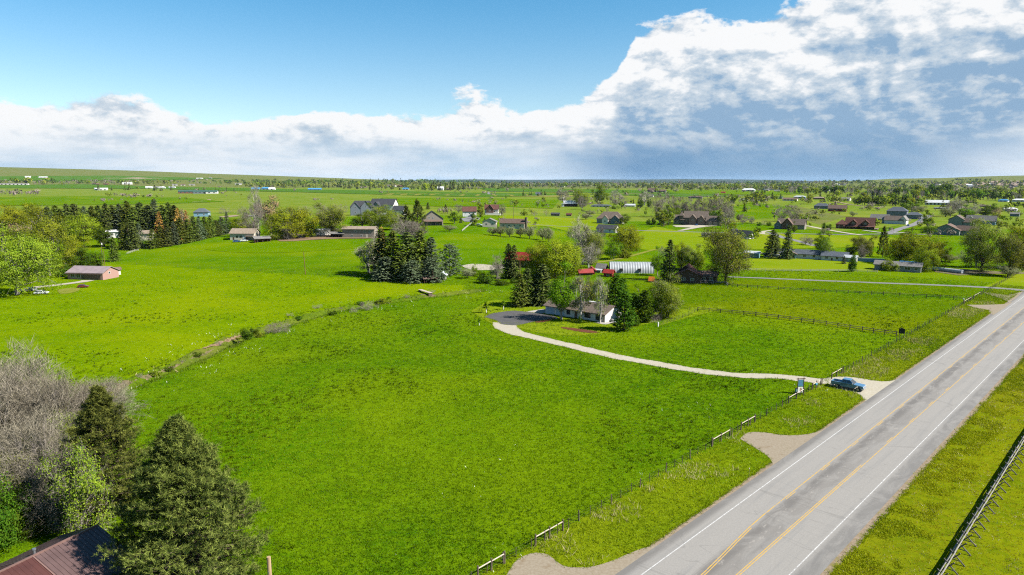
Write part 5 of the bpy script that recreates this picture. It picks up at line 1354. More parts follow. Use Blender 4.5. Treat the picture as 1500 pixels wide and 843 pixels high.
for i, (u, v, top) in enumerate(front):
    kd = ['greenspruce', 'spruce', 'blue', 'greenspruce'][i % 4]
    top += [0, 2, -2, 4, 1][i % 5]
    cnt[kd] = cnt.get(kd, -1) + 1
    plant(kd, u, v, top, 20 + (i * 5) % 6, ORD[cnt[kd]] + ' ' + PROTO[kd]['words'] + ' of the front fir row, counting from the mobile home', PROTO[kd]['words'] + ' front row')
cluster('in the fir row', [('rust', 236, 360, 311, 24), ('rust', 263, 356, 306, 26), ('rust', 275, 354, 309, 18), ('ash', 153, 362, 331, 28, 'dark round tree before the white mobile home'), ('midpine', 188, 364, 322, 34, 'dark pine beside the cream walled house'),
 ('blue', 333, 341, 311, 14, 'pointed blue spruce closing the end of the fir row'), ('bush', 221, 363, 352, 14, 'low olive bush at the edge of the fir row'), ('tan', 272, 351, 305, 16)])
cluster('behind the tan bungalow', [
 ('willow', 355, 341, 318, 34), ('bare', 372, 347, 300, 44), ('pale', 378, 335, 277, 22, 'tall bleached snag behind the tan bungalow'), ('tan', 397, 344, 285, 36),
 ('willow', 412, 350, 306, 46), ('willow', 434, 349, 302, 56), ('willow', 455, 347, 311, 36), ('green', 345, 342, 321, 18), ('bare', 423, 351, 325, 26, 'small leafless tree standing before the willow mass'),
 ('dry', 420, 316, 304, 32), ('dry', 448, 316, 301, 32), ('dry', 475, 313, 300, 34), ('dry', 500, 312, 298, 30), ('dry', 330, 313, 303, 22), ('dry', 467, 328, 315, 26), ('vase', 487, 347, 301, 52, 'wide thin leaved tree beside the white trailer'),
 ('bush', 478, 335, 318, 20)])
cluster('around the dark mansion', [
 ('green', 531, 333, 314, 34), ('cot', 553, 336, 300, 40), ('cot', 577, 337, 308, 36), ('green', 543, 334, 304, 26), ('midpine', 595, 347, 303, 30), ('midpine', 612, 348, 295, 34, 'tall dark pine beside the brown barn house'), ('bare', 592, 352, 318, 44, 'leafless brown tree below the dark pines'),
 ('bare', 611, 353, 326, 36), ('poplar', 666, 328, 307, 14), ('greenspruce', 627, 307, 297, 8), ('greenspruce', 653, 311, 300, 9), ('spruce', 675, 327, 316, 7), ('olive', 658, 339, 329, 22, 'rounded silver shrub in the sloping pasture'), ('poplar', 704, 318, 300, 10), ('poplar', 695, 331, 316, 12), ('ash', 693, 321, 312, 8),
 ('spruce', 710, 332, 320, 8), ('bare', 672, 312, 300, 16), ('bare', 735, 317, 299, 16), ('brightbush', 768, 316, 308, 10), ('fardry', 783, 317, 309, 14), ('fardry', 800, 317, 306, 16)])
olv = [(733, 346, 331), (746, 348, 331), (722, 345, 332), (762, 348, 332), (776, 350, 330), (795, 352, 332), (804, 355, 334), (858, 322, 312), (864, 316, 308)]
olv.sort()
for i, (u, v, top) in enumerate(olv): plant('olive', u, v, top, 20, ORD[i] + ' silvery olive tree below the long ranch house, counting from the pale bungalow', 'silver olive tree row')
# the dark conifer clump in the west field
cluster('in the west field clump', [
 ('birch', 541, 401, 347, 44, 'yellowing thin tree at the edge of the conifer clump'), ('pale', 549, 400, 350, 22, 'bleached dead tree in the conifer clump'), ('rust', 561, 403, 334, 22, 'fir with rusty top in the conifer clump'), ('spruce', 560, 405, 337, 46), ('greenspruce', 577, 407, 340, 48), ('spruce', 598, 409, 341, 54), ('greenspruce', 616, 408, 339, 50), ('blue', 632, 408, 349, 54),
 ('roundblue', 566, 411, 378, 50), ('roundblue', 604, 414, 383, 46), ('roundblue', 634, 413, 380, 44), ('roundblue', 659, 403, 359, 46, 'lone round blue-grey spruce beside the conifer clump'), ('greenspruce', 586, 411, 370, 44)])
cluster('by the red roofed house', [
 ('bush', 711, 415, 398, 30), ('bush', 724, 402, 394, 20), ('bare', 728, 411, 373, 24), ('spruce', 745, 408, 358, 28, 'tall spruce in front of the red metal roof'), ('spruce', 753, 409, 360, 24), ('willow', 786, 405, 354, 44), ('willow', 812, 407, 348, 64, 'largest yellow-green willow by the red roofed house'), ('willow', 832, 405, 350, 44), ('willow', 800, 400, 366, 34),
 ('greenspruce', 761, 449, 401, 36), ('spruce', 773, 447, 394, 34), ('spruce', 795, 447, 387, 42), ('spruce', 784, 447, 405, 28), ('pale', 853, 388, 322, 46, 'big pale leafless cottonwood above the willows'), ('vase', 866, 388, 336, 36), ('bare', 876, 372, 335, 30), ('pale', 862, 392, 358, 34), ('birch', 843, 398, 362, 22),
 ('brightbush', 694, 402, 388, 10), ('bush', 690, 404, 393, 22), ('bush', 735, 418, 409, 24), ('bush', 752, 415, 407, 14), ('olive', 684, 408, 393, 24), ('ash', 820, 430, 404, 30), ('bush', 838, 402, 392, 14)])
cluster('at the white house', [
 ('green', 823, 468, 398, 48, 'green tree with white limbs before the garage doors'), ('birch', 850, 470.5, 395, 34, 'white birch by the front door of the white ranch house'), ('birch', 879, 473.5, 396, 26, 'leaning white birch at the corner of the white ranch house'), ('vase', 866, 446, 406, 26), ('green', 892, 450, 410, 24),
 ('cone', 901, 454, 402, 32), ('cone', 912, 449, 408, 24), ('cone', 914, 484, 428, 38, 'full green pointed tree at the white gable wall'), ('cone', 944, 472, 426, 30, 'lone pointed green tree between the house and the corner willow'), ('vase', 976, 466, 404, 48, 'drooping yellow-green willow at the lawn corner'), ('willow', 979, 466, 414, 34), ('cone', 928, 470, 430, 26), ('green', 958, 466, 420, 30), ('green', 936, 462, 424, 26), ('bush', 930, 478, 462, 16), ('dry', 958, 473, 462, 18), ('dry', 965, 470, 455, 12), ('brightbush', 925, 470, 455, 16), ('bush', 850, 474, 462, 8)])
cluster('near the silver arch barn', [
 ('willow', 915, 372, 326, 46, 'round dark-limbed willow on the slope behind the silver arch barn'), ('willow', 925, 368, 332, 28), ('green', 899, 380, 355, 28), ('brightbush', 915, 378, 366, 24), ('spruce', 980, 411, 352, 32, 'tall dark spruce at the end of the silver arch barn'), ('green', 963, 404, 368, 20), ('willow', 998, 394, 356, 26), ('vase', 1010, 396, 360, 30), ('willow', 1022, 396, 364, 22), ('bare', 970, 380, 362, 14),
 ('vase', 1062, 415, 327, 68, 'large spreading thin leaved tree beside the dark cabin'), ('green', 1060, 400, 345, 40, 'leafy green core tree beside the dark cabin'), ('bush', 1028, 409, 394, 22), ('ash', 1040, 410, 394, 16), ('bush', 1018, 402, 390, 18)])
cluster('by the sunroom ranch', [
 ('spruce', 1131, 377, 337, 30, 'wide dark spruce by the teal garage'), ('greenspruce', 1138, 374, 344, 14), ('spruce', 1153, 380, 331, 22, 'slender dark spruce in front of the sunroom'), ('ash', 1204, 372, 342, 24), ('cot', 1210, 380, 350, 24), ('bare', 1180, 359, 346, 20), ('bare', 1187, 360, 348, 14), ('ash', 1110, 342, 333, 11), ('bush', 1248, 398.5, 372, 15, 'leaning dark bush at the white rail fence'), ('blue', 1236, 387, 375, 9), ('vase', 1262, 378, 346, 34), ('bare', 1263, 380, 358, 18), ('ash', 1246, 376, 358, 20), ('ash', 1273, 376, 349, 13), ('midpine', 1293, 377, 334, 22, 'tall dark pine beside the spreading willows'), ('bush', 1232, 382, 373, 10)])
cluster('over the grey ranch', [
 ('willow', 1318, 386, 344, 42), ('willow', 1342, 387, 341, 50), ('willow', 1362, 394, 345, 42), ('willow', 1354, 398, 360, 30), ('green', 1378, 383, 356, 24), ('brightbush', 1302, 397, 381, 26), ('vase', 1437, 398, 324, 60, 'broad single tree with dark trunk beside the grey lane'), ('green', 1430, 392, 340, 34), ('vase', 1480, 404, 345, 44, 'thin leaved tree by the highway fence'), ('olive', 1476, 406, 388, 30), ('willow', 1500, 394, 322, 56), ('bush', 1496, 392, 372, 22), ('dry', 1408, 380, 366, 18), ('olive', 1390, 384, 372, 26),
 ('poplar', 1358, 337, 308, 15), ('green', 1360, 347, 329, 24), ('green', 1330, 350, 338, 20)])
cluster('at the stone mansion', [
 ('bare', 962, 318, 285, 26), ('bare', 978, 320, 285, 26), ('bare', 996, 321, 288, 24), ('bare', 1010, 321, 290, 26), ('bare', 1026, 323, 289, 26), ('bare', 1041, 323, 291, 26), ('bare', 1055, 324, 289, 28), ('bare', 1066, 325, 294, 24), ('pale', 1066, 335, 306, 22), ('poplar', 966, 330, 305, 14), ('poplar', 979, 330, 301, 15), ('poplar', 972, 332, 312, 13), ('green', 988, 322, 302, 20), ('green', 1003, 319, 300, 16), ('green', 1048, 326, 306, 18), ('poplar', 1056, 331, 308, 12), ('ash', 957, 330, 319, 8), ('ash', 950, 330, 321, 8), ('green', 915, 329, 314, 18), ('ash', 938, 305, 291, 12), ('ash', 951, 304, 292, 9, 'dark conical evergreen beside the bare tree row')])
cluster('in the eastern grass', [
 ('bare', 1144, 325, 304, 22), ('bare', 1160, 325, 303, 30), ('bare', 1088, 329, 314, 16), ('bare', 1100, 328, 317, 14), ('olive', 1082, 325, 313, 12), ('dry', 1118, 330, 322, 12), ('bush', 1126, 331, 325, 9), ('bush', 1112, 331, 325, 8), ('bush', 1207, 337, 326, 7), ('bush', 1214, 337, 328, 9), ('green', 1163, 343, 328, 10), ('olive', 1249, 318, 309, 12), ('fardry', 1137, 305, 298, 18), ('fardry', 1165, 306, 300, 14), ('fardry', 1110, 301, 297, 22), ('fardry', 1188, 315, 309, 18), ('fardry', 1204, 318, 313, 14), ('olive', 1206, 345, 334, 9)])
cluster('behind the lane houses', [
 ('pale', 1405, 316, 291, 32, 'wide pale leafless tree behind the sage bungalow'), ('bare', 1392, 318, 298, 22), ('olive', 1385, 318, 304, 24), ('green', 1414, 320, 304, 24), ('ash', 1443, 318, 302, 18), ('ash', 1452, 314, 299, 20), ('tan', 1459, 322, 304, 14), ('olive', 1346, 314, 301, 22), ('green', 1336, 310, 297, 24), ('pale', 1425, 318, 300, 22)])
cluster('by the white roofed barn', [('pale', 825, 301, 276, 24), ('cot', 850, 303, 276, 26), ('bare', 853, 307, 288, 20), ('green', 879, 299, 272, 22, 'upright two-tone tree behind the blue-grey roof'), ('pale', 902, 303, 281, 26), ('pale', 944, 301, 280, 22), ('bare', 913, 304, 290, 18), ('brightbush', 900, 306, 300, 16)])

# distant trees, one by one along the belts
BELT = Geo(); BELT_MATS = ['leaf_green', 'leaf_bright', 'leaf_sparse', 'needle_dark', 'needle_green', 'twig_grey', 'twig_plum', 'bark']
def belt_tree(kd, p, h, w, rs):
    m = 70
    if kd == 'farcone':
        f = rs.uniform(0, 1, m) ** 1.4; an = rs.uniform(0, 6.28, m); r = w / 2 * (1 - f) * rs.uniform(0.4, 1.05, m)
        P = np.stack([np.cos(an) * r, np.sin(an) * r, h * (0.08 + 0.92 * f)], -1); mt = 3 + int(rs.integers(2)); ls = w * 0.34
    else:
        c = unit(rs, 5) * np.array([w * 0.25, w * 0.25, h * 0.2]) + np.array([0, 0, h * 0.55])
        U = unit(rs, m); P = c[rs.integers(0, 5, m)] + U * rs.uniform(0.5, 1, (m, 1)) * np.array([w * 0.27, w * 0.27, h * 0.26])
        mt = {'farbroad': int(rs.integers(3)), 'farbare': 5, 'fardry': 6}[kd]; ls = w * (0.2 if kd == 'farbroad' else 0.13)
    o = P - np.array([0, 0, h * 0.35]); o /= np.linalg.norm(o, axis=1, keepdims=True) + 1e-6; o[:, 2] += 0.2
    BELT.leaves(np.array(p) + P, ls, rs, mat=mt, nrm=o)
    BELT.tube([np.array(p) - [0, 0, 0.3], np.array(p) + [0, 0, h * 0.5]], [h * 0.03, h * 0.015], 4, 7)
def belt(u0, u1, v0, v1, n, hpx, kinds, where, seed):
    rs = random.Random(seed); nr = np.random.default_rng(seed)
    for i in range(n):
        u = u0 + (u1 - u0) * (i + rs.uniform(0.1, 0.9)) / n
        f = (u - u0) / (u1 - u0)
        v = v0 + (v1 - v0) * f + rs.uniform(-0.8, 0.8)
        kd = rs.choice(kinds)
        h = hpx * rs.uniform(0.7, 1.25)
        w = h * {'farbroad': 1.1, 'farcone': 0.55, 'farbare': 1.0, 'fardry': 1.9}[kd] * rs.uniform(0.85, 1.2)
        if hpx < 10:
            p = at(u, v); k = mpp(p); belt_tree(kd, p, h * k, w * k, nr)
        else:
            plant(kd, u, v, v - h, w, PROTO[kd]['words'] + ' ' + where, PROTO[kd]['words'] + ' ' + where)
B, Cn, Ba, Dr = 'farbroad', 'farcone', 'farbare', 'fardry'
belt(0, 80, 270, 271, 12, 9, [B, B, Ba], 'at the foot of the western hill', 1)
belt(85, 260, 271, 271, 24, 8, [B, B, Ba, Ba], 'beside the western hill farms', 2)
belt(140, 260, 279, 280, 8, 8, [B, Cn], 'around the lone hay barn', 3)
belt(0, 60, 286, 286, 9, 9, [Dr, Ba, Dr], 'in the thickets of the western pasture', 4)
belt(155, 240, 289, 291, 12, 7, [Dr, Ba, B], 'along the pasture creek', 5)
belt(262, 320, 283, 283, 5, 6, [B, Cn], 'around the green roofed lodge', 6)
belt(360, 560, 275, 276, 48, 9, [B, Cn, Cn, B], 'behind the blue roofed barns', 7)
belt(420, 640, 267.5, 269, 30, 6, [Cn, B], 'on the dark ridge line', 8)
belt(500, 640, 277, 279, 16, 9, [Cn, B], 'before the dark ridge line', 9)
belt(610, 680, 279.5, 279.5, 12, 12, [Cn, Cn, B], 'around the tall white farmhouse', 10)
belt(680, 760, 276, 276.5, 14, 9, [B, B, Cn], 'in the round topped grove', 11)
belt(740, 960, 274.5, 275.5, 50, 7.5, [B, Ba, B, Cn], 'in the central far belt', 12)
belt(765, 800, 287, 287, 6, 8, [Cn], 'screening the gabled cottage', 13)
belt(960, 1160, 278, 280, 60, 9, [B, B, Ba, Cn], 'in the eastern far belt', 14)
belt(1095, 1145, 292, 293, 8, 11, [Cn, Cn, B], 'behind the ranch sheds', 15)
belt(1150, 1260, 284, 286, 24, 12, [B, Ba, Cn, B], 'above the brown barns', 16)
belt(1205, 1225, 296, 296, 4, 9, [B, Cn], 'at the dirt track', 17)
belt(1255, 1345, 301, 302, 18, 18, [B, B, Cn], 'in the broad grove above the lane', 18)
belt(1260, 1350, 290, 291, 20, 14, [B, Ba, B], 'behind the broad grove', 19)
belt(1335, 1390, 289, 290, 11, 17, [B], 'behind the white stable', 20)
belt(1385, 1500, 292, 294, 28, 15, [B, B, Ba, Cn], 'in the town edge belt', 21)
belt(1270, 1500, 282, 285, 80, 9.9, [B, Ba, Cn, B], 'in the far town', 22)
belt(1480, 1510, 304, 305, 4, 13, [B], 'beside the big white barn', 23)
belt(1360, 1480, 309, 311, 8, 8, [Ba, Dr], 'around the low grey shed', 24)
belt(1140, 1260, 279, 281, 44, 8.5, [B, Ba], 'in the pale valley', 25)
belt(310, 345, 280, 281, 4, 5, [Cn], 'on the lane to the lodge', 26)
belt(1000, 1080, 291, 292, 8, 6, [B, Ba], 'behind the bare tree row', 27)
def scatter(u0, u1, v0, v1, n, hpx, kinds, seed):
    rs = random.Random(seed); nr = np.random.default_rng(seed)
    for i in range(n):
        # little groups, as hedgerows and garden clumps grow
        cu, cv = rs.uniform(u0, u1), rs.uniform(v0, v1)
        for q in range(rs.randint(1, 4)):
            u, v = cu + rs.gauss(0, 9), cv + rs.gauss(0, 0.8)
            p = at(u, v); k = mpp(p); h = hpx * rs.uniform(0.5, 1.3); kd = rs.choice(kinds)
            w = h * {'farbroad': 1.1, 'farcone': 0.5, 'farbare': 1.0, 'fardry': 1.7}[kd]
            belt_tree(kd, p, h * k, w * k, nr)
scatter(640, 900, 277, 300, 26, 4.5, [B, Dr, Ba], 31)
scatter(900, 1500, 279, 300, 90, 6.5, [B, B, Ba, Cn, Dr], 32)
scatter(1080, 1500, 300, 318, 34, 7.0, [B, Ba, Dr, B], 33)
scatter(0, 640, 276, 296, 16, 4.0, [B, Dr, Dr], 34)
scatter(1180, 1500, 318, 340, 14, 7.0, [B, Dr, B], 35)
scatter(640, 1080, 300, 330, 16, 6.0, [B, Dr, Ba], 36)
scatter(900, 1500, 290, 316, 46, 12, [B, B, Ba, Cn], 37)
scatter(640, 900, 296, 322, 14, 9, [B, Ba], 38)
scatter(1100, 1500, 318, 352, 22, 13, [B, B, Ba], 39)
tag(obj('distant_trees', BELT.mesh('distant_trees', [MATS[k] for k in BELT_MATS])), 'belts of small distant trees across the plain', 'trees', kind='stuff')
# woods too far to count
def wood(name, label, u0, u1, v0, v1, n, hpx, mats, seed):
    rs = np.random.default_rng(seed)
    G = Geo()
    for i in range(n):
        u = rs.uniform(u0, u1); v = v0 + (v1 - v0) * rs.uniform() ** 1.3
        p = at(u, v); k = mpp(p); h = hpx * k * rs.uniform(0.6, 1.2)
        m = 26
        P = np.array(p) + unit(rs, m) * np.array([h * 0.55, h * 0.55, h * 0.38]) * rs.uniform(0.4, 1, (m, 1)) + np.array([0, 0, h * 0.5])
        G.leaves(P, h * 0.38, rs, mat=int(rs.integers(len(mats))))
    tag(obj(name, G.mesh(name, [MATS[m] for m in mats])), label, 'trees', kind='stuff')
wood('distant_woodland', 'dark line of distant woodland under the western hill', 330, 700, 266.3, 273, 340, 4.4, ['leaf_deep', 'needle_dark', 'leaf_green'], 301)
wood('distant_woodland', 'pale distant woodland across the central plain', 690, 1130, 269, 275, 420, 4.2, ['leaf_green', 'leaf_deep', 'twig_grey'], 302)
wood('distant_woodland', 'hazy woodland of the distant town', 1120, 1540, 268, 279, 620, 4.8, ['leaf_green', 'leaf_deep', 'twig_grey', 'leaf_willow'], 303)
wood('distant_woodland', 'dark wood on the eastern hill', 1395, 1455, 263.5, 265.5, 60, 2.2, ['needle_dark', 'leaf_deep'], 304)
wood('distant_woodland', 'light green distant groves on the central plain', 560, 1200, 271, 279, 260, 5.0, ['leaf_green', 'leaf_bright', 'leaf_sparse', 'leaf_deep'], 306)
wood('distant_woodland', 'far bushes scattered below the western hill', 0, 330, 265.5, 270, 120, 3.6, ['leaf_green', 'leaf_deep', 'twig_grey'], 305)

# ditch bank shrubs
rs = random.Random(44)
DP = catmull([tuple(p) for p in DITCH_PX], 6)
for i in range(16):
    u, v = DP[int(8 + i * (len(DP) - 10) / 16)]
    u += rs.uniform(-6, 6); v += rs.uniform(-4, 1.5)
    p = at(u, v); k = mpp(p); h = rs.uniform(0.6, 1.3) / k
    plant(rs.choice(['dry', 'dry', 'bush', 'brightbush']), u, v, v - h, h * rs.uniform(1.6, 3.2), 'low scrubby bush along the ditch bank', 'low scrub along the ditch')
for i, (kd, u, v, top, w, lab) in enumerate([('bush', 362, 497, 480, 22, 'dark green bush on the ditch bank'), ('dry', 412, 487, 470, 40, 'broad brown thicket on the ditch bank'), ('dry', 395, 488, 474, 24, 'small brown thicket beside the broad one on the ditch bank'),
    ('dry', 538, 454, 440, 34, 'brown thicket near the plank bridge'), ('dry', 518, 458, 450, 16, 'low brown thicket by the ditch bend'), ('dry', 425, 463, 458, 14, 'straw coloured tuft above the ditch'), ('dry', 464, 452, 446, 18, 'dry bush above the middle of the ditch'),
    ('brightbush', 380, 494, 486, 16, 'low green bush beside the dark ditch bush'), ('brightbush', 560, 446, 437, 26, 'leafy green scrub by the plank bridge'), ('bush', 487, 462, 455, 14, 'small dark bush in the ditch')]):
    plant(kd, u, v, top, w, lab)

# ------------------------------------------------------------------ the near corner: pines, bare trees, shrubs
def near_tree(name, gen, h, w, loc, hh, ww, label, cat='tree', rz=0.0, group=None):
    tm, cm = gen
    o = empty(name, loc, rz, label, cat, group)
    obj('trunk', tm, o); obj('crown', cm, o)
    o.scale = (ww / w, ww / w, hh / h)
    return o
P1 = gen_pine(401, 18, 13, 250, 26, 3, 12, 0.30, 0.044, 'needle_olive')
P2 = gen_pine(402, 18, 12, 190, 18, 3, 12, 0.32, 0.048, 'needle_olive')
def foot(u, vtop, Y, half=None):
    """foot of a tree at depth Y whose tip shows at (u, vtop); returns place and height"""
    a, b = (u - 750) / 1000.0, (421.5 - vtop) / 1000.0
    d = (a, cp + b * sp_, -sp_ + b * cp)
    t = Y / d[1]
    x = d[0] * t; z = CAM_H + d[2] * t
    g = float(H(x, Y))
    return (x, Y, g), z - g
l, hh = foot(262, 614, 62.0)
near_tree('pine_tree', P1, 18, 13, l, hh, 15.6, 'largest olive green pine overhanging the maroon roof', rz=0.4)
l, hh = foot(136, 570, 77.0)
near_tree('pine_tree', P2, 18, 12, l, hh, 13.4, 'dark pine standing behind the largest pine', rz=2.0)
foliage('twig_tan2', (0.100, 0.086, 0.058), (0.275, 0.245, 0.185), 0.0)
BN = [gen_broad(s, 10, 9, 0.06, 24, 24, 0, 0.3, 0.45, vase=0.3, bark='bark_grey', twig=16, tw=0.0032, twigmat='twig_tan2', trunk_r=0.013, stems=4, lowfull=0.25) for s in (411, 412)]
BL = gen_broad(413, 10, 9, 0.05, 24, 22, 26, 0.17, 0.45, leafmat='leaf_sparse', bark='bark_grey', twig=30, tw=0.0018, twigmat='twig_grey', trunk_r=0.012, stems=4, lowfull=0.3)
for i, (u, vt, Y, ww, lab, gi) in enumerate([(14, 505, 100, 15, 'tall bare grey tree behind the pines', 0), (62, 540, 94, 13, 'bare grey tree leaning towards the ditch', 1), (118, 548, 101, 13, 'pale twiggy tree at the edge of the field', 0),
        (-30, 540, 88, 15, 'bare grey tree beyond the green shrubs', 1), (30, 600, 82, 11, 'grey twiggy tree tangled behind the leafy shrub', 0), (85, 640, 74, 7.5, 'silver barked bare tree beside the maroon roof', 1), (148, 552, 108, 8, 'sparse grey tree overlooking the ditch', 1)]):
    l, hh = foot(u, vt, Y)
    near_tree('bare_tree', BN[gi], 10, 9, l, hh, ww, lab, rz=i * 1.3)
for i, (u, vt, Y, ww, lab) in enumerate([(0, 560, 96, 10, 'budding olive tree leaning among the tall bare trees'), (100, 600, 92, 8, 'budding tree beside the dark pine'), (40, 640, 86, 9, 'half leafed shrub tree among the bare trees'), (-10, 655, 80, 9, 'half leafed olive shrub tree under the bare trees'), (70, 590, 97, 9, 'greening bare tree behind the pines')]):
    l, hh = foot(u, vt, Y)
    near_tree('budding_tree', BL, 10, 9, l, hh, ww, lab, rz=i * 2.1)
foliage('leaf_young', (0.075, 0.120, 0.006), (0.210, 0.240, 0.020), 0.2)
YS = gen_broad(421, 6, 5, 0.08, 18, 18, 24, 0.15, 0.30, leafmat='leaf_young', bark='bark_grey', twig=8, trunk_r=0.014, stems=2)
l, hh = foot(112, 655, 72); near_tree('sapling', YS, 6, 5, l, hh, 6.5, 'yellow-green young tree squeezed beside the pines')
GB = gen_broad(431, 5, 6, 0.02, 22, 22, 40, 0.15, 0.28, leafmat='leaf_deep', stems=4, lowfull=0.5, trunk_r=0.012)
for i, (u, vt, Y, ww, lab) in enumerate([(14, 715, 73, 7.5, 'glossy green shrub above the maroon roof'), (-25, 700, 70, 8.0, 'glossy green shrub reaching past the house corner'), (45, 755, 72.5, 4.5, 'low green shrub against the maroon roofed house')]):
    l, hh = foot(u, vt, Y); near_tree('leafy_shrub', GB, 5, 6, l, hh, ww, lab, 'bush', rz=i * 1.7)
# ------------------------------------------------------------------ fences
mott('post_wood', (0.135, 0.105, 0.080), (0.075, 0.058, 0.045), 4.0, 0.95, 0.1, bump=0.3)
mott('rail_wood', (0.44, 0.38, 0.31), (0.33, 0.28, 0.22), 3.0, 0.9, 0.1, bump=0.3)
mott('rail_grey', (0.40, 0.385, 0.365), (0.28, 0.265, 0.25), 4.0, 0.9, 0.1, bump=0.3)
mott('buck_rail', (0.26, 0.245, 0.225), (0.165, 0.155, 0.14), 4.0, 0.9, 0.1, bump=0.3)
mott('buck_wood', (0.15, 0.14, 0.135), (0.095, 0.088, 0.082), 4.0, 0.95, 0.1, bump=0.3)
mott('steel_post', (0.10, 0.075, 0.055), (0.06, 0.045, 0.035), 4.0, 0.8, 0.2)
metal('wire', (0.22, 0.21, 0.20), rough=0.4, metallic=0.7)
mott('pole_wood', (0.20, 0.115, 0.060), (0.14, 0.080, 0.042), 3.0, 0.95, 0.1, stretch=(1, 1, 0.15))
mott('pole_tan', (0.36, 0.25, 0.15), (0.24, 0.16, 0.095), 5.0, 0.9, 0.1, stretch=(1, 1, 0.1))
def s_of(u, v):
    x, y = flat_at(u, v); return (x - ROAD_O[0]) * RD[0] + (y - ROAD_O[1]) * RD[1]
def l_of(u, v):
    x, y = flat_at(u, v); return (x - ROAD_O[0]) * RN[0] + (y - ROAD_O[1]) * RN[1]
def post_mesh(r, h, mat, n=7, cap=True):
    m = MB(); m.bar((0, 0, -0.3), (0, 0, h - 0.04), r, n=n, w2=r * 0.95); m.bar((0, 0, h - 0.04), (0, 0, h), r * 0.95, n=n, w2=r * 0.72)
    return m.mesh('post', MATS[mat])
POST_BIG = post_mesh(0.11, 1.42, 'post_wood'); POST_MID = post_mesh(0.085, 1.34, 'post_wood'); POST_T = post_mesh(0.045, 1.24, 'steel_post', 5)
def highway_fence():
    L0 = -11.6
    o = road_xy(0, L0)
    root = empty('wire_fence', (o[0], o[1], 0), ROAD_RZ, 'long wire fence with brown posts between pasture and highway', 'fence')
    gaps = [(s_of(1190, 574) - 0.5, s_of(1224, 556) + 0.3)]
    gaps = [(57.2, 63.0), (196, 203)]
    s = -60.0; i = 0
    def zat(s_): return 0.0
    while s < 330:
        if not any(a < s < b for a, b in gaps):
            me = (POST_MID, POST_T, POST_T)[i % 3] if s < 150 else (POST_MID if i % 2 else POST_T)
            p = obj('post', me, root, (s, random.uniform(-0.08, 0.08), 0))
            p.rotation_euler = (random.uniform(-0.05, 0.05), random.uniform(-0.05, 0.05), random.uniform(0, 3))
            p.scale = (1, 1, random.uniform(0.9, 1.08))
        s += 2.15 + random.uniform(-0.25, 0.25); i += 1
    def brace(s0, s1, n=3):
        for q in range(n):
            f = s0 + (s1 - s0) * q / (n - 1)
            obj('post', POST_BIG, root, (f, 0, 0))
        for q in range(n - 1):
            a, b = s0 + (s1 - s0) * q / (n - 1), s0 + (s1 - s0) * (q + 1) / (n - 1)
            MB().bar((a + 0.07, 0, 1.08), (b - 0.07, 0, 1.12), 0.065, n=7).build('rail', MATS['rail_wood'], root)
    for (a, b) in [((690, 842), (732, 822)), ((778, 797), (823, 777)), ((1048, 656), (1074, 641)), ((1092, 632), (1113, 621)), ((1159, 592), (1182, 580)), ((1196, 573), (1209, 566)), ((1221, 556), (1237, 548)), ((1408, 446), (1420, 440)), ((1427, 438), (1436, 433))]:
        brace(s_of(*a), s_of(*b))
    for z in (0.35, 0.70, 1.05):
        segs = [(-60, 57.2), (63.0, 196), (203, 330)]
        for a, b in segs: MB().bar((a, 0.0, z), (b, 0.0, z), 0.006, n=3).build('wire', MATS['wire'], root)
highway_fence()

def line_fence(name, label, px, step, post, rails, post_h=1.2, rail_mat='post_wood', rail_r=0.045, cat='fence', post_mat='post_wood', post_r=0.06):
    P = [at(*p) for p in px]
    root = empty(name, P[0], 0, label, cat)
    me = post_mesh(post_r, post_h, post_mat, 6)
    pts = []
    for a, b in zip(P[:-1], P[1:]):
        n = max(1, round((b - a).length / step))
        for i in range(n): pts.append(a.lerp(b, i / n))
    pts.append(P[-1])
    for q in pts: q.z = float(H(q.x, q.y))
    for q in pts: obj('post', me, root, q - P[0], random.uniform(0, 3))
    for a, b in zip(pts[:-1], pts[1:]):
        for z in rails:
            MB().bar(a - P[0] + Vector((0, 0, z + random.uniform(-0.02, 0.02))), b - P[0] + Vector((0, 0, z + random.uniform(-0.02, 0.02))), rail_r, n=5).build('rail', MATS[rail_mat], root)
    return root
line_fence('paddock_fence', 'dark post and rail fence between the two paddocks', [(1022, 456), (1107, 463.5), (1210, 477), (1263, 485.5), (1313, 492.5)], 3.2, None, (1.08, 0.62), 1.35, rail_r=0.075, post_r=0.12)
line_fence('wire_mesh_fence', 'light wire fence round the lawn corner', [(965, 478), (1000, 466), (1022, 456), (985, 453)], 2.4, None, (1.0, 0.6, 0.25), 1.15, 'wire', 0.012)
line_fence('paddock_fence', 'dark post fence dividing the far paddock', [(1066, 420), (1140, 425), (1192, 428.5), (1294, 433), (1318, 434.5), (1397, 439), (1420, 441)], 4.0, None, (1.05, 0.6), 1.35, rail_r=0.06, post_r=0.12)
line_fence('rail_fence', 'pale rail fence in front of the sunroom lawn', [(1070, 397), (1160, 398.5), (1242, 399), (1285, 400)], 4.0, None, (1.1, 0.6), 1.3, 'rail_grey', 0.06, post_mat='rail_grey', post_r=0.08)
line_fence('rail_fence', 'pale rail fence running from the dark cabin', [(1026, 416), (1045, 416), (1064, 417), (1066, 420)], 3.5, None, (1.1, 0.6), 1.3, 'rail_grey', 0.06, post_mat='rail_grey', post_r=0.09)
line_fence('field_fence', 'old wire fence crossing the west field', [(200, 388), (260, 391), (310, 394.5), (400, 399), (447, 402.5), (520, 406.5)], 7.0, None, (0.9, 0.5), 1.1, 'wire', 0.01, post_r=0.05)
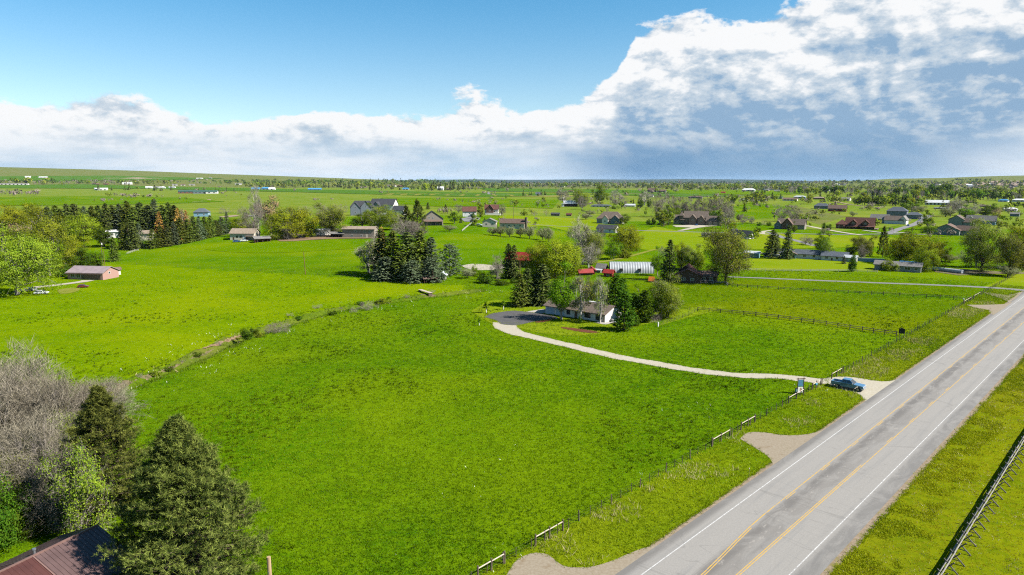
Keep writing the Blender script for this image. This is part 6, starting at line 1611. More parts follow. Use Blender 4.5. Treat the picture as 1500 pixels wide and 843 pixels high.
line_fence('board_fence', 'grey weathered fence on the slope by the pale bungalow', [(677, 339), (684, 333), (691, 327.5)], 3.0, None, (1.0, 0.6, 0.2), 1.2, 'rail_grey', 0.09, post_mat='rail_grey', post_r=0.1)
line_fence('corral_fence', 'brown corral fence in front of the silver arch barn', [(900, 411), (930, 413), (985, 416)], 4.5, None, (1.0, 0.5), 1.25, rail_r=0.04)
line_fence('gate_fence', 'short pale fence beside the orange post', [(186, 373), (197, 369), (203, 368)], 3.0, None, (1.1, 0.6), 1.3, 'rail_grey', 0.07, post_mat='rail_grey')

def buck_fence():
    o = road_xy(0, 22.5)
    root = empty('buck_fence', (o[0], o[1], 0), ROAD_RZ, 'grey log buck and rail fence along the east verge', 'fence')
    # local x along the road, local y to the west (towards the road)
    bm = MB()
    bm.bar((0.06, -0.95, 0.0), (0.06, 0.52, 1.42), 0.075, n=7, w2=0.06)
    bm.bar((-0.06, 0.62, 0.0), (-0.06, -0.48, 1.36), 0.075, n=7, w2=0.06)
    bm.bar((0, -0.52, 0.42), (0, 0.36, 0.42), 0.05, n=6)
    bme = bm.mesh('buck', MATS['buck_wood'])
    pitch = 2.62
    n0, n1 = -8, 46
    for i in range(n0, n1):
        b = obj('buck', bme, root, (i * pitch + random.uniform(-0.12, 0.12), random.uniform(-0.04, 0.04), 0), random.uniform(-0.06, 0.06))
        b.scale = (1, 1, random.uniform(0.95, 1.06))
    rails = [(0.02, 1.24), (0.30, 1.02), (0.44, 0.76), (0.55, 0.48), (0.64, 0.22)]
    var = []
    for q in range(5):
        m = MB(); m.bar((-0.2, 0, random.uniform(-.02, .02)), (pitch * 2 + 0.2, random.uniform(-0.03, 0.03), random.uniform(-.02, .02)), 0.075, n=7, w2=0.055); var.append(m.mesh('rail', MATS['buck_rail']))
    for i in range(n0, n1 - 2, 2):
        for k, (y, z) in enumerate(rails):
            obj('rail', random.choice(var), root, (i * pitch + (k % 2) * pitch, y + random.uniform(-0.03, 0.03), z + random.uniform(-0.03, 0.03)))
buck_fence()

# ------------------------------------------------------------------ signs, posts, poles
def sign_panel_mat(name, c1, c2, c3):
    m, t = newmat(name)
    P = t.n('ShaderNodeTexCoord').outputs['Object']
    n = t.noise(P, 1.8, 2.0, 0.5)
    s = t.n('ShaderNodeSeparateXYZ'); t.link(P, s.inputs[0])
    col = t.mix(t.ramp(n, 0.4, 0.6), c1, c2)
    finish(t, pbsdf(t, t.mix(t.ramp(n, 0.62, 0.70), col, c3), 0.5, 0.3))
sign_panel_mat('sign_teal', (0.040, 0.135, 0.150), (0.045, 0.120, 0.230), (0.075, 0.20, 0.21))
metal('sign_backlit_black', (0.012, 0.012, 0.014), rough=0.6); metal('reflector', (0.6, 0.55, 0.45)); metal('picture_brown', (0.38, 0.22, 0.13)); metal('ink_green', (0.10, 0.20, 0.08))  # near-black sign colour holds the board's backlit shade; the leaflet lid shares it
def estate_sign():
    p = at(1172, 577)
    root = empty('estate_sign', p, R(10), 'tall timber framed sign with teal panel above a white board, by the drive gate', 'sign')
    W = 1.22
    for x in (-W / 2, W / 2):
        MB().box(x - 0.06, x + 0.06, -0.06, 0.06, -0.3, 3.15).build('post', MATS['trim_brown'], root, bevel=0.01)
    MB().box(-W / 2 - 0.3, W / 2 + 0.3, -0.075, 0.075, 2.86, 3.0).build('crossbeam', MATS['trim_brown'], root, bevel=0.01)
    MB().box(-W / 2 + 0.07, W / 2 - 0.07, -0.025, 0.025, 1.42, 2.72).build('panel', MATS['sign_teal'], root, bevel=0.008)
    MB().box(-W / 2 + 0.09, W / 2 - 0.09, -0.032, 0.02, 2.74, 2.80).build('panel_edge', MATS['trim_white'], root)
    lb = MB().box(-W / 2 + 0.09, W / 2 - 0.08, -0.03, 0.03, 0.22, 1.30).build('white_board', MATS['trim_white'], root, bevel=0.01)
    MB().box(-0.14, 0.16, -0.036, 0.0, 0.34, 1.18).build('picture', MATS['picture_brown'], lb)
    MB().box(0.18, 0.26, -0.037, 0.0, 0.40, 1.05).build('picture_edge', MATS['ink_green'], lb)
    bx = MB().box(-W / 2 - 0.42, -W / 2 - 0.08, -0.2, 0.12, 0.25, 1.05).build('leaflet_box', MATS['wall_teal'], root, bevel=0.02)
    MB().box(-W / 2 - 0.45, -W / 2 - 0.05, -0.23, 0.15, 1.05, 1.13).build('lid', MATS['sign_backlit_black'], bx, bevel=0.01)
estate_sign()
def backlit_sign():
    p = at(1320.5, 494)
    root = empty('board_sign', p, R(-42), 'notched board sign coloured dark as backlit, on two posts at the paddock corner', 'sign')
    for x in (-0.55, 0.55): MB().box(x - 0.06, x + 0.06, -0.05, 0.05, -0.3, 2.2).build('post', MATS['trim_brown'], root, bevel=0.01)
    m = MB(); pr = [(-0.72, 0.95), (0.72, 0.95), (0.72, 2.25), (0.25, 2.25), (0.2, 2.45), (-0.2, 2.45), (-0.25, 2.25), (-0.72, 2.25)]
    m.prism(pr, -0.09, -0.055); m.build('board', MATS['sign_backlit_black'], root)
backlit_sign()
metal('mailbox_blue', (0.08, 0.24, 0.34))
def mailbox(u, v, lab, mat):
    p = at(u, v); r = empty('mailbox', p, R(-44), lab, 'mailbox')
    MB().box(-0.05, 0.05, -0.05, 0.05, -0.2, 1.0).build('post', MATS['post_wood'], r)
    m = MB(); pr = [(-0.16, 1.0), (0.16, 1.0), (0.16, 1.2), (0.10, 1.31), (0, 1.35), (-0.10, 1.31), (-0.16, 1.2)]
    m.prism(pr, -0.3, 0.3); m.build('box', MATS[mat], r)
mailbox(1195, 571.5, 'blue-green box on a post at the drive gate', 'mailbox_blue')
mailbox(1411, 443.5, 'pale blue box beside the far fence brace', 'roof_steel')
def delineator(u, v, lab):
    p = at(u, v); r = empty('marker_post', p, ROAD_RZ, lab, 'post', 'thin marker posts along the highway edge')
    MB().box(-0.03, 0.03, -0.02, 0.02, -0.2, 1.25).build('post', MATS['steel_post'], r)
    MB().box(-0.05, 0.05, -0.03, 0.03, 1.05, 1.22).build('reflector', MATS['reflector'], r)
for u, v, lab in [(1260, 587, 'thin marker post beside the drive mouth'), (1350, 524, 'thin marker post past the drive towards the notched sign'), (1450, 456, 'thin marker post by the far gravel approach'), (1097, 698, 'thin marker post beside the middle gravel approach'), (1420.5, 616, 'thin marker post on the east verge'), (1481, 434, 'orange-brown marker post at the side road mouth')]:
    delineator(u, v, lab)
def pole(u, v, top, lab, r=0.14, mat='pole_wood', cross=False, can=False, lean=0.0):
    p = at(u, v); h = (v - top) * mpp(p)
    o = empty('utility_pole', p, 0, lab, 'pole')
    MB().bar((0, 0, -0.3), (lean, 0, h), r, n=9, w2=r * 0.7).build('shaft', MATS[mat], o)
    if cross: MB().box(-0.9, 0.9, -0.06, 0.06, h - 0.6, h - 0.45).build('crossarm', MATS[mat], o)
    if can:
        MB().bar((0.32, 0, h - 1.6), (0.32, 0, h - 0.7), 0.24, n=10).build('transformer', MATS['trim_white'], o)
pole(447.5, 402.5, 369, 'lone wooden pole in the west field', 0.16, lean=-0.35)
pole(151, 391, 354, 'grey pole with white transformer beside the pink barn', 0.15, 'post_wood', can=True)
pole(153.6, 389, 367.5, 'orange-brown timber post beside the grey pole', 0.14, 'pole_wood')
pole(761.5, 417, 382, 'wooden pole in front of the red metal roof', 0.14)
pole(626, 339, 320, 'slim pole below the brown barn house', 0.14, 'post_wood')
pole(1094, 368, 348, 'yard light pole by the teal garage', 0.10, 'rail_grey', cross=True)
pole(752, 323, 300, 'dark pole near the ranch house chimney', 0.2, 'post_wood')
def near_pole():
    x, y = flat_at(393.5, 816, 9.0)
    o = empty('utility_pole', (x, y, float(H(x, y))), 0, 'tan wooden pole top rising beside the largest pine', 'pole')
    MB().bar((0, 0, -0.3), (0, 0, 9.0), 0.20, n=12, w2=0.165).build('shaft', MATS['pole_tan'], o)
    MB().box(-0.05, 0.05, -0.22, -0.14, 7.6, 7.75).build('bracket', MATS['zinc'], o)
near_pole()
p = at(964, 478.5)
tag(MB().box(-0.15, 0.15, -0.15, 0.15, -0.1, 1.25).build('marker_pillar', MATS['trim_white'], None, p, 0.3, bevel=0.03), 'short white pillar at the lawn corner', 'post')
# slab bridge over the ditch
pa, pb = at(615, 427), at(631, 435)
br = empty('plank_bridge', (pa + pb) / 2, math.atan2(pb.y - pa.y, pb.x - pa.x), 'pale plank bridge over the ditch', 'bridge')
Lb = (pb - pa).length
for i in range(3): MB().box(-Lb / 2, Lb / 2, -0.75 + i * 0.5, -0.27 + i * 0.5, 0.95, 1.10).build('plank', MATS['rail_wood'], br, bevel=0.02)
for x in (-Lb / 2 + 0.3, Lb / 2 - 0.5): MB().box(x, x + 0.3, -0.7, 0.65, -0.3, 0.95).build('abutment', MATS['post_wood'], br)

# ------------------------------------------------------------------ vehicles
def carpaint(name, c):
    m, t = newmat(name)
    n = t.noise(t.n('ShaderNodeTexCoord').outputs['Object'], 1.5, 4.0, 0.6)
    b = pbsdf(t, t.mix(t.ramp(n, 0.3, 0.8), c, tuple(x * 0.85 for x in c)), 0.28, 0.5, 0.25)
    b.inputs['Coat Weight'].default_value = 0.6
    finish(t, b)
carpaint('paint_blue', (0.060, 0.150, 0.260)); carpaint('paint_car_white', (0.62, 0.63, 0.64)); carpaint('paint_car_red', (0.16, 0.02, 0.02)); carpaint('paint_car_silver', (0.36, 0.38, 0.40)); carpaint('paint_car_blue', (0.04, 0.11, 0.27))
mott('tyre', (0.022, 0.022, 0.022), (0.03, 0.028, 0.026), 8.0, 0.9, 0.1)
metal('rim', (0.42, 0.43, 0.45), rough=0.35, metallic=0.8); metal('chrome', (0.72, 0.73, 0.75), rough=0.25, metallic=0.7); metal('lamp_clear', (0.78, 0.80, 0.80), rough=0.15); metal('lamp_red', (0.35, 0.015, 0.012), rough=0.25); metal('bed_liner', (0.05, 0.065, 0.085), rough=0.8)
def wheel(root, x, y, r=0.40, w=0.27):
    t = MB(); n = 20
    prof = [(r * 0.62, -w / 2), (r * 0.92, -w / 2), (r, -w * 0.36), (r, w * 0.36), (r * 0.92, w / 2), (r * 0.62, w / 2)]
    vs = [(math.cos(2 * math.pi * i / n) * a, b, math.sin(2 * math.pi * i / n) * a) for i in range(n) for a, b in prof]
    k = len(prof)
    t.add(vs, [(i * k + j, ((i + 1) % n) * k + j, ((i + 1) % n) * k + (j + 1) % k, i * k + (j + 1) % k) for i in range(n) for j in range(k)])
    e = bpy.data.objects.new('wheel', t.mesh('tyre', MATS['tyre'])); e.location = (x, y, r); link(e, root)
    sg = 1 if y > 0 else -1
    m = MB(); m.bar((0, -w * 0.42, 0), (0, w * 0.42, 0), r * 0.63, n=16)
    for i in range(6):
        a = i * math.pi / 3; m.bar((0, sg * w * 0.44, 0), (math.cos(a) * r * 0.55, sg * w * 0.44, math.sin(a) * r * 0.55), 0.045, n=4)
    m.build('rim', MATS['rim'], e)
def arch_pts(cx, z, r, n=8):
    return [(cx - r * math.cos(math.pi * i / n), z + r * math.sin(math.pi * i / n)) for i in range(n + 1)]
def frustum(x0, x1, w0, z0, x2, x3, w1, z1):
    return [(x0, -w0, z0), (x1, -w0, z0), (x1, w0, z0), (x0, w0, z0), (x2, -w1, z1), (x3, -w1, z1), (x3, w1, z1), (x2, w1, z1)]
FRF = [(0, 3, 2, 1), (4, 5, 6, 7), (0, 1, 5, 4), (1, 2, 6, 5), (2, 3, 7, 6), (3, 0, 4, 7)]
def pane_on(root, cab, face, a0, a1, b0, b1, name):
    """glass pane lying proud of one sloping cab face; a across, b up, 0..1"""
    c = [Vector(cab[i]) for i in face]
    def P(a, b): return (c[0] * (1 - a) + c[1] * a) * (1 - b) + (c[3] * (1 - a) + c[2] * a) * b
    n = (c[1] - c[0]).cross(c[3] - c[0]).normalized()
    q = [P(a0, b0), P(a1, b0), P(a1, b1), P(a0, b1)]
    MB().add([x - n * 0.01 for x in q] + [x + n * 0.012 for x in q], FRF).build(name, MATS['pane'], root)
def pickup(loc, rz, label, paint='paint_blue'):
    root = empty('pickup_truck', loc, rz, label, 'truck')
    zb = 0.50
    prof = [(-2.90, 0.62), (-2.72, zb)] + [(x, z) for x, z in arch_pts(-1.78, zb, 0.52)] + arch_pts(1.98, zb, 0.52) + [(2.72, zb), (2.90, 0.66), (2.92, 1.02), (2.78, 1.13), (1.20, 1.24), (-1.12, 1.24), (-1.12, 0.86), (-2.90, 0.86)]
    m = MB(); m.prism(prof, -0.97, 0.97)
    for y0, y1 in ((-0.985, -0.80), (0.80, 0.985)): m.box(-2.90, -1.10, y0, y1, 0.84, 1.26)
    m.build('body', MATS[paint], root)
    MB().box(-2.93, -2.82, -0.80, 0.80, 0.66, 1.25).build('tailgate', MATS[paint], root, bevel=0.02)
    MB().box(-2.80, -1.13, -0.79, 0.79, 0.865, 0.90).build('bed', MATS['bed_liner'], root)
    cab = frustum(-1.12, 1.30, 0.955, 1.225, -0.92, 0.46, 0.76, 1.92)
    cb = MB().add(cab, FRF).build('cab', MATS[paint], root, bevel=0.03)
    pane_on(cb, cab, (0, 1, 5, 4), 0.08, 0.44, 0.16, 0.88, 'side_window'); pane_on(cb, cab, (0, 1, 5, 4), 0.48, 0.90, 0.16, 0.88, 'side_window')
    pane_on(cb, cab, (2, 3, 7, 6), 0.10, 0.52, 0.16, 0.88, 'side_window'); pane_on(cb, cab, (2, 3, 7, 6), 0.56, 0.92, 0.16, 0.88, 'side_window')
    pane_on(cb, cab, (1, 2, 6, 5), 0.06, 0.94, 0.08, 0.92, 'windshield'); pane_on(cb, cab, (3, 0, 4, 7), 0.10, 0.90, 0.16, 0.88, 'rear_window')
    for s_ in (-1, 1):
        MB().box(2.72, 2.935, s_ * 0.80 - 0.15, s_ * 0.80 + 0.15, 0.84, 1.04).build('headlight', MATS['lamp_clear'], root, bevel=0.02)
        MB().box(-2.935, -2.86, s_ * 0.89 - 0.08, s_ * 0.89 + 0.08, 0.82, 1.18).build('tail_light', MATS['lamp_red'], root, bevel=0.015)
        MB().box(0.92, 1.06, min(s_ * 0.98, s_ * 1.22), max(s_ * 0.98, s_ * 1.22), 1.26, 1.46).build('mirror', MATS['chrome'], root, bevel=0.03)
        MB().box(0.12, 0.30, min(s_ * 0.97, s_ * 1.0), max(s_ * 0.97, s_ * 1.0), 1.08, 1.12).build('door_handle', MATS['chrome'], root)
        MB().box(-0.70, -0.69 + 2.0, min(s_ * 0.96, s_ * 1.05), max(s_ * 0.96, s_ * 1.05), 0.42, 0.49).build('side_step', MATS['trim_dark'], root)
    MB().box(2.86, 2.95, -0.60, 0.60, 0.78, 1.06).build('grille', MATS['chrome'], root, bevel=0.02)
    MB().box(2.84, 3.04, -0.96, 0.96, 0.48, 0.74).build('front_bumper', MATS['chrome'], root, bevel=0.04)
    MB().box(-3.05, -2.88, -0.92, 0.92, 0.50, 0.70).build('rear_bumper', MATS['chrome'], root, bevel=0.04)
    for x in (-1.78, 1.98):
        for y in (-0.86, 0.86): wheel(root, x, y)
    return root
pw1, pw2 = at(1227, 568.5), at(1253.5, 573.5)
hd = math.atan2(pw2.y - pw1.y, pw2.x - pw1.x)
ctr = (pw1 + pw2) / 2 + Vector((-math.sin(hd), math.cos(hd), 0)) * 0.86
pickup((ctr.x, ctr.y, 0.02), hd, 'blue pickup truck waiting at the highway end of the drive')
def car(u, v, rz, paint, label, sc_=1.0, group=None):
    p = at(u, v)
    root = empty('car', p, rz, label, 'car', group)
    prof = [(-2.15, 0.45), (-2.1, 0.30)] + arch_pts(-1.3, 0.3, 0.37, 6) + arch_pts(1.3, 0.3, 0.37, 6) + [(2.1, 0.32), (2.18, 0.6), (2.05, 0.75), (0.95, 0.88), (-2.1, 0.92)]
    MB().prism(prof, -0.86, 0.86).build('body', MATS[paint], root, bevel=0.0)
    cab = frustum(-1.95, 1.05, 0.82, 0.87, -1.5, 0.25, 0.62, 1.42)
    cb = MB().add(cab, FRF).build('cabin', MATS[paint], root, bevel=0.03)
    for f, nm in (((0, 1, 5, 4), 'side_window'), ((2, 3, 7, 6), 'side_window'), ((1, 2, 6, 5), 'windshield'), ((3, 0, 4, 7), 'rear_window')): pane_on(cb, cab, f, 0.08, 0.92, 0.12, 0.88, nm)
    for x in (-1.3, 1.3):
        for y in (-0.76, 0.76): wheel(root, x, y, 0.31, 0.2)
    root.scale = (sc_, sc_, sc_)
car(61, 431, R(12), 'paint_car_white', 'white car parked under the huge cottonwood')
car(47, 426, R(150), 'paint_car_silver', 'silver car half hidden beneath the huge cottonwood')
car(122, 421.5, R(10), 'paint_car_red', 'dark red car on the track by the pink barn', 0.85)
car(1330, 331.5, R(60), 'paint_car_blue', 'blue car on the curving lane', 1.15)
car(1347, 324, R(60), 'paint_car_white', 'white van on the curving lane', 1.25)
car(702, 331, R(-20), 'paint_car_white', 'white car beside the pale bungalow', 1.2)
car(358, 354, R(15), 'paint_car_white', 'white car before the tan bungalow', 1.0)
car(347, 355, R(8), 'paint_car_blue', 'blue car beside the white car at the tan bungalow', 1.0)
car(1020, 330.8, R(80), 'paint_car_blue', 'blue car before the mansion garage', 1.1)
pq = at(1355, 396); o = pickup(pq, R(172), 'white pickup parked beside the grey ranch house', 'paint_car_white')
# long wrapped bale row
pa, pb = at(1366, 396.5), at(1410, 401.5)
bl = empty('bale_row', pa, math.atan2(pb.y - pa.y, pb.x - pa.x), 'long row of silver wrapped bales on the dark track', 'bales')
Lr = (pb - pa).length
nb = 9
m = MB(); m.bar((0, 0, 0.85), (Lr / nb * 0.95, 0, 0.85), 0.92, n=14)
bme = m.mesh('bale', MATS['roof_steel'])
for i in range(nb): obj('bale', bme, bl, (i * Lr / nb, random.uniform(-0.1, 0.1), 0))
patch('track', [(1362, 394), (1400, 394), (1460, 398), (1500, 399), (1500, 402), (1440, 401.5), (1405, 404), (1370, 399)], 'mud', 0.03)

# ------------------------------------------------------------------ young trees with guards
SAPL = gen_broad(501, 3, 1.3, 0.30, 8, 10, 14, 0.18, 0.13, leafmat='leaf_green', bark='bark', trunk_r=0.012)
for i, (u, v, top) in enumerate([(712.5, 459, 442), (737.5, 454, 440), (702, 477, 465)]):
    p = at(u, v); hh = (v - top) * mpp(p)
    o = empty('sapling', p, i * 1.3, ['staked sapling by the tip of the paved yard', 'staked sapling nearest the dark firs of the paved yard', 'small staked sapling in the grass beside the drive'][i], 'tree', 'young trees with white guards')
    obj('trunk', SAPL[0], o); obj('crown', SAPL[1], o)
    MB().bar((0, 0, 0), (0, 0, 1.15), 0.12, n=8).build('trunk_guard', MATS['trim_white'], o)
    o.scale = (hh / 3, hh / 3, hh / 3)
# small structures in the pastures
for (u, v, w, h, d_, wm, rm, lab) in [(813, 316.5, 12, 4.2, 5, 'wall_black', 'roof_char', 'black machine shed on the open pasture'), (833, 316.8, 7, 3.8, 5, 'wall_log', 'roof_redbrown', 'small red-brown hay shed on the open pasture'),
       (274, 283.8, 24, 4.8, 8, 'wall_barn', 'roof_green', 'green roofed lodge with red-brown walls'), (293, 284, 18, 4.6, 8, 'wall_slate', 'roof_green', 'dark green roofed lodge wing'), (310, 284, 16, 4.6, 8, 'wall_white', 'roof_green', 'white walled green roofed lodge wing'), (954, 414, 5, 7, 4, 'wall_white', 'orange', 'tiny white playhouse with orange roof'), (1033, 347.5, 10, 5, 6, 'wall_cream', 'roof_char', 'small round topped shed on the mown grass'),
       (1280, 337, 10, 2, 4, 'wall_tan', 'roof_tan', 'low tan retaining shed by the log house')]:
    house('shed', lab, 'shed', u, v, -10, [dict(c=(0, d_ / 2), s=(w, d_, h * 0.62), r=h * 0.42, wm=wm, rm=rm, win={'F': max(1, int(w / 6))})])
# ------------------------------------------------------------------ grass, flowers
foliage('blade', (0.034, 0.090, 0.0012), (0.122, 0.192, 0.0020), 0.16, vary=0.0)
foliage('blade_gold', (0.066, 0.128, 0.0010), (0.158, 0.214, 0.0018), 0.16, vary=0.0)
foliage('blade_shadow', (0.016, 0.044, 0.0006), (0.046, 0.090, 0.001), 0.10, vary=0.0)  # darkened so the shadow specks among the tufts sit in the blade colour
foliage('blade_verge', (0.105, 0.168, 0.003), (0.285, 0.310, 0.008), 0.22, vary=0.0)
foliage('blade_mown', (0.130, 0.165, 0.003), (0.310, 0.270, 0.016), 0.22, vary=0.0)
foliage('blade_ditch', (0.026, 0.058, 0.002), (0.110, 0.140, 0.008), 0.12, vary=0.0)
foliage('petal', (0.60, 0.60, 0.52), (0.75, 0.75, 0.70), 0.1, vary=0.0)
foliage('straw', (0.30, 0.255, 0.11), (0.42, 0.37, 0.20), 0.1, vary=0.0)
def in_poly(x, y, P):
    c = np.zeros(len(x), bool); n = len(P)
    for i in range(n):
        x0, y0 = P[i]; x1, y1 = P[(i + 1) % n]
        if y0 == y1: continue
        c ^= ((y0 > y) != (y1 > y)) & (x < (x1 - x0) * (y - y0) / (y1 - y0) + x0)
    return c
def tufts(name, label, n, rmin, rmax, keep, hgt, wid, blades, mat, seed, spread=0.16, noise_mask=None, azr=46.0, cat='grass', along=None, pts=None):
    rs = np.random.default_rng(seed)
    if pts is not None:
        x, y = pts[:, 0], pts[:, 1]
    elif along:                                   # strewn along the highway: s0, s1, l0, l1
        s_ = along[0] + (along[1] - along[0]) * rs.uniform(0, 1, n) ** 1.5
        l_ = rs.uniform(along[2], along[3], n)
        x, y = ROAD_O[0] + RD[0] * s_ + RN[0] * l_, ROAD_O[1] + RD[1] * s_ + RN[1] * l_
    else:
        r = rmin * (rmax / rmin) ** rs.uniform(0, 1, n)
        az = np.radians(rs.uniform(-azr, azr, n))
        x, y = np.sin(az) * r, np.cos(az) * r
    lat = (x - ROAD_O[0]) * RN[0] + (y - ROAD_O[1]) * RN[1]
    ok = keep(x, y, lat, rs)
    for P in ([] if pts is not None else KEEP_CLEAR):
        P = np.asarray(P)
        b = (x > P[:, 0].min()) & (x < P[:, 0].max()) & (y > P[:, 1].min()) & (y < P[:, 1].max()) & ok
        if b.any():
            idx = np.nonzero(b)[0]
            ok[idx[in_poly(x[idx], y[idx], P)]] = False
    x, y = x[ok], y[ok]; m = len(x)
    z = H(x, y)
    g = 1.0 + 0.004 * np.maximum(0, np.hypot(x, y) - 80)
    base = np.repeat(np.stack([x, y, z - 0.02], -1), blades, 0)
    G = np.repeat(g, blades)
    base[:, :2] += rs.normal(size=(m * blades, 2)) * (spread * G)[:, None]
    d = rs.normal(size=(m * blades, 3)) * 0.55; d[:, 2] = 1.0
    tuft_h = np.repeat(rs.uniform(0.6, 1.35, m), blades)
    d *= (hgt * tuft_h * rs.uniform(0.7, 1.2, m * blades) * G ** 0.5)[:, None]
    K = Geo(); K.twigs(base, d, wid * G * rs.uniform(0.7, 1.3, m * blades), rs)
    drift = 0.55 * vnoise(x, y, 75.0, 8) - 0.22 + 0.62 * vnoise(x, y, 34.0, 1) + 0.45 * vnoise(x, y, 11.0, 2) + 0.22 * vnoise(x, y, 3.5, 3) - 0.645
    K.Rn[-1] = np.clip(np.repeat(0.42 + 1.25 * drift + rs.normal(0, 0.13, m), blades) + rs.normal(0, 0.10, m * blades), 0, 1)
    return tag(obj(name, K.mesh(name, [MATS[mat]])), label, cat, kind='stuff')
def vnoise(x, y, s, seed=0):
    """smooth value noise in 0..1 over the land"""
    g = np.random.default_rng(seed).uniform(0, 1, (256, 256))
    fx, fy = x / s, y / s
    i, j = np.floor(fx).astype(int), np.floor(fy).astype(int)
    a, b = fx - i, fy - j; a = a * a * (3 - 2 * a); b = b * b * (3 - 2 * b)
    q = lambda m, n: g[m % 256, n % 256]
    return (q(i, j) * (1 - a) + q(i + 1, j) * a) * (1 - b) + (q(i, j + 1) * (1 - a) + q(i + 1, j + 1) * a) * b
def clumpy(x, y, s, ph=0.0):
    return np.sin(x / s + 2.1 * np.sin(y / (1.7 * s) + ph)) * np.sin(y / (1.2 * s) + 1.7 * np.sin(x / (2.1 * s) + 1.3 * ph))
fx_ = np.array([flat_at(*q) for q in ((150, 386), (200, 388), (310, 394.5), (447, 402.5), (520, 406.5), (640, 418))]); dx_ = np.array(DITCH)
gold_ = lambda x, y: (y > np.interp(x, dx_[:, 0], dx_[:, 1])) & (y < np.interp(x, fx_[:, 0], fx_[:, 1]) - 1.0) & (x < -18)
field = lambda x, y, lat, rs: (lat < -11.9) & ~gold_(x, y)
tufts('grass', 'yellow-green pasture grass beyond the ditch', 60000, 90, 330, lambda x, y, lat, rs: gold_(x, y), 0.20, 0.062, 4, 'blade_gold', 911)
tufts('grass', 'lush green pasture grass', 210000, 62, 330, field, 0.24, 0.062, 4, 'blade', 901)
tufts('shadow_speck_grass', 'taller pasture grass tufts darkened to stand for shadow specks', 50000, 62, 330, lambda x, y, lat, rs: (lat < -12.2) & (rs.uniform(0, 1, len(x)) < sstep(330, 120, np.hypot(x, y))) & (1.3 * vnoise(x, y, 22.0, 5) + 0.7 * vnoise(x, y, 5.0, 6) + 0.5 * vnoise(x, y, 1.3, 7) + rs.normal(0, 0.10, len(x)) > 1.54), 0.36, 0.085, 6, 'blade_shadow', 902, 0.14)
tufts('verge_grass', 'rough green grass between the fence and the highway', 17000, 60, 330, lambda x, y, lat, rs: (lat < -2.6 + rs.normal(0, 0.2, len(x))), 0.27, 0.06, 5, 'blade_verge', 903, 0.2, along=(-45, 240, -12.2, -2.3))
tufts('mown_grass', 'yellowing mown grass on the east verge', 36000, 40, 300, lambda x, y, lat, rs: (lat > 13.9 + rs.normal(0, 0.2, len(x))), 0.13, 0.06, 4, 'blade_mown', 904, 0.16, along=(-25, 150, 13.6, 50))
tufts('dry_grass', 'pale straw stems in the verge grass', 3500, 60, 300, lambda x, y, lat, rs: (vnoise(x, y, 6.0, 11) > 0.62), 0.5, 0.05, 4, 'straw', 905, 0.25, along=(-45, 200, -11.5, -4.5))
dit = np.array(DITCH)
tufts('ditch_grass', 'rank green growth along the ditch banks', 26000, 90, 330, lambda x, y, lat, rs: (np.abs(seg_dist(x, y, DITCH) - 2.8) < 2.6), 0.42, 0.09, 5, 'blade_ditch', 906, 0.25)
tufts('reeds', 'dry pale stems along the ditch', 12000, 90, 330, lambda x, y, lat, rs: (np.abs(seg_dist(x, y, DITCH) - 1.6) < 1.7) & (vnoise(x, y, 7.0, 12) > 0.45), 0.55, 0.06, 4, 'straw', 907, 0.3)
tufts('wild_flowers', 'white wild flowers speckling the pasture by the ditch', 9000, 90, 300, lambda x, y, lat, rs: (seg_dist(x, y, DITCH) < 13) & (seg_dist(x, y, DITCH) > 2.5) & (vnoise(x, y, 5.0, 9) + rs.normal(0, 0.1, len(x)) > 0.62) & (lat < -14), 0.28, 0.055, 2, 'petal', 908, 0.5, cat='flowers')
tufts('wild_flowers', 'white wild flowers in drifts near the highway fence', 4000, 64, 220, lambda x, y, lat, rs: (lat > -34) & (lat < -5) & (vnoise(x, y, 7.0, 10) + rs.normal(0, 0.1, len(x)) > 0.80), 0.30, 0.05, 2, 'petal', 909, 0.3, cat='flowers')

tufts('weeds', 'coarse green weeds beside the east edge of the highway', 14000, 40, 300, lambda x, y, lat, rs: (lat > 13.7) & (lat < 17.5 + 2.5 * vnoise(x, y, 9.0, 21)) & (vnoise(x, y, 2.2, 22) + 0.4 * vnoise(x, y, 8.0, 23) > 0.62), 0.22, 0.075, 6, 'blade_verge', 921, 0.2, along=(-25, 150, 13.7, 20))
tufts('dry_grass', 'straw coloured dry grass on the east verge', 14000, 40, 300, lambda x, y, lat, rs: (lat > 14.0) & (vnoise(x * 0.7 + y * 0.7, (x - y) * 3.0, 6.0, 24) + rs.normal(0, 0.12, len(x)) > 0.66), 0.16, 0.06, 4, 'straw', 922, 0.22, along=(-25, 140, 14, 45))
tufts('dark_tufts', 'darker green tufts on the east verge', 6000, 40, 300, lambda x, y, lat, rs: (lat > 14.0) & (lat < 60) & (vnoise(x, y, 3.5, 25) + 0.5 * vnoise(x, y, 12.0, 26) + rs.normal(0, 0.1, len(x)) > 1.02), 0.17, 0.07, 5, 'blade', 923, 0.22, along=(-25, 140, 14, 50))
EP = []
rsE = np.random.default_rng(77)
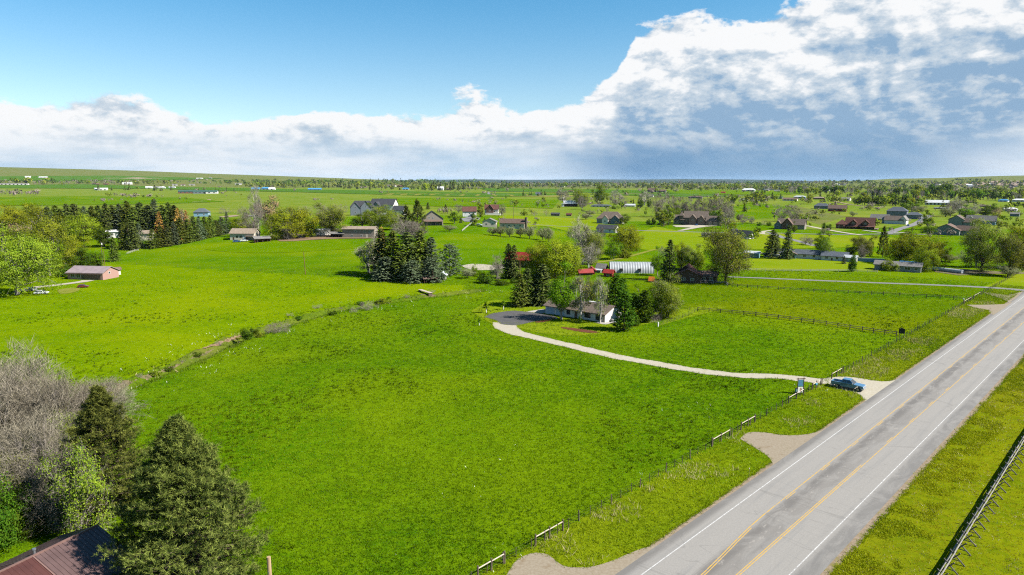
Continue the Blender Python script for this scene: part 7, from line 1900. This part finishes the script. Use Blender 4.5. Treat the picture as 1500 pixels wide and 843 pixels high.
for P in KEEP_CLEAR:
    P = np.asarray(P); Q = np.roll(P, -1, 0)
    for a_, b_ in zip(P, Q):
        L_ = np.hypot(*(b_ - a_)); k_ = int(L_ * 4.5)
        if k_ < 1 or np.hypot(*a_) > 260: continue
        t_ = rsE.uniform(0, 1, (k_, 1)); EP.append(a_ + (b_ - a_) * t_ + rsE.normal(size=(k_, 2)) * 0.20)
for l_ in (-2.6, 14.0):
    s_ = -45 + 260 * rsE.uniform(0, 1, 4200) ** 1.5; q_ = l_ + rsE.normal(0, 0.14, 4200)
    E_ = np.stack([ROAD_O[0] + RD[0] * s_ + RN[0] * q_, ROAD_O[1] + RD[1] * s_ + RN[1] * q_], -1)
    for P in KEEP_CLEAR: E_ = E_[~in_poly(E_[:, 0], E_[:, 1], np.asarray(P))]
    EP.append(E_)
EP = np.concatenate(EP)
tufts('edge_grass', 'ragged grass creeping over the gravel edges', 0, 60, 260, lambda x, y, lat, rs: (lat < -2.3) | (lat > 13.7), 0.17, 0.06, 5, 'blade_verge', 924, 0.10, pts=EP)
GP = []
for P in KEEP_CLEAR:                       # weeds that have seeded themselves into the gravel
    P = np.asarray(P)
    if np.hypot(*P.mean(0)) > 230: continue
    A_ = np.prod(P.max(0) - P.min(0)); q_ = rsE.uniform(P.min(0), P.max(0), (int(min(4000, A_ * 0.8)), 2))
    q_ = q_[in_poly(q_[:, 0], q_[:, 1], P)]
    GP.append(q_[(vnoise(q_[:, 0], q_[:, 1], 2.5, 31) + rsE.normal(0, 0.12, len(q_))) > 0.80])
tufts('gravel_weeds', 'sparse weeds growing through the gravel', 0, 60, 260, lambda x, y, lat, rs: lat < -2.6, 0.10, 0.05, 4, 'blade_verge', 925, 0.14, pts=np.concatenate(GP))
# ------------------------------------------------------------------ the air
m, t = newmat('haze')
v = t.n('ShaderNodeVolumePrincipled')
v.inputs['Color'].default_value = (0.55, 0.75, 1.0, 1)
v.inputs['Density'].default_value = 0.000010
o_ = t.n('ShaderNodeOutputMaterial'); t.link(v.outputs[0], o_.inputs['Volume'])
hz = MB().box(-30500, 30500, -3200, 32500, -8, 190).build('haze', m)
tag(hz, 'thin blue haze over the far plain', 'haze', kind='stuff')
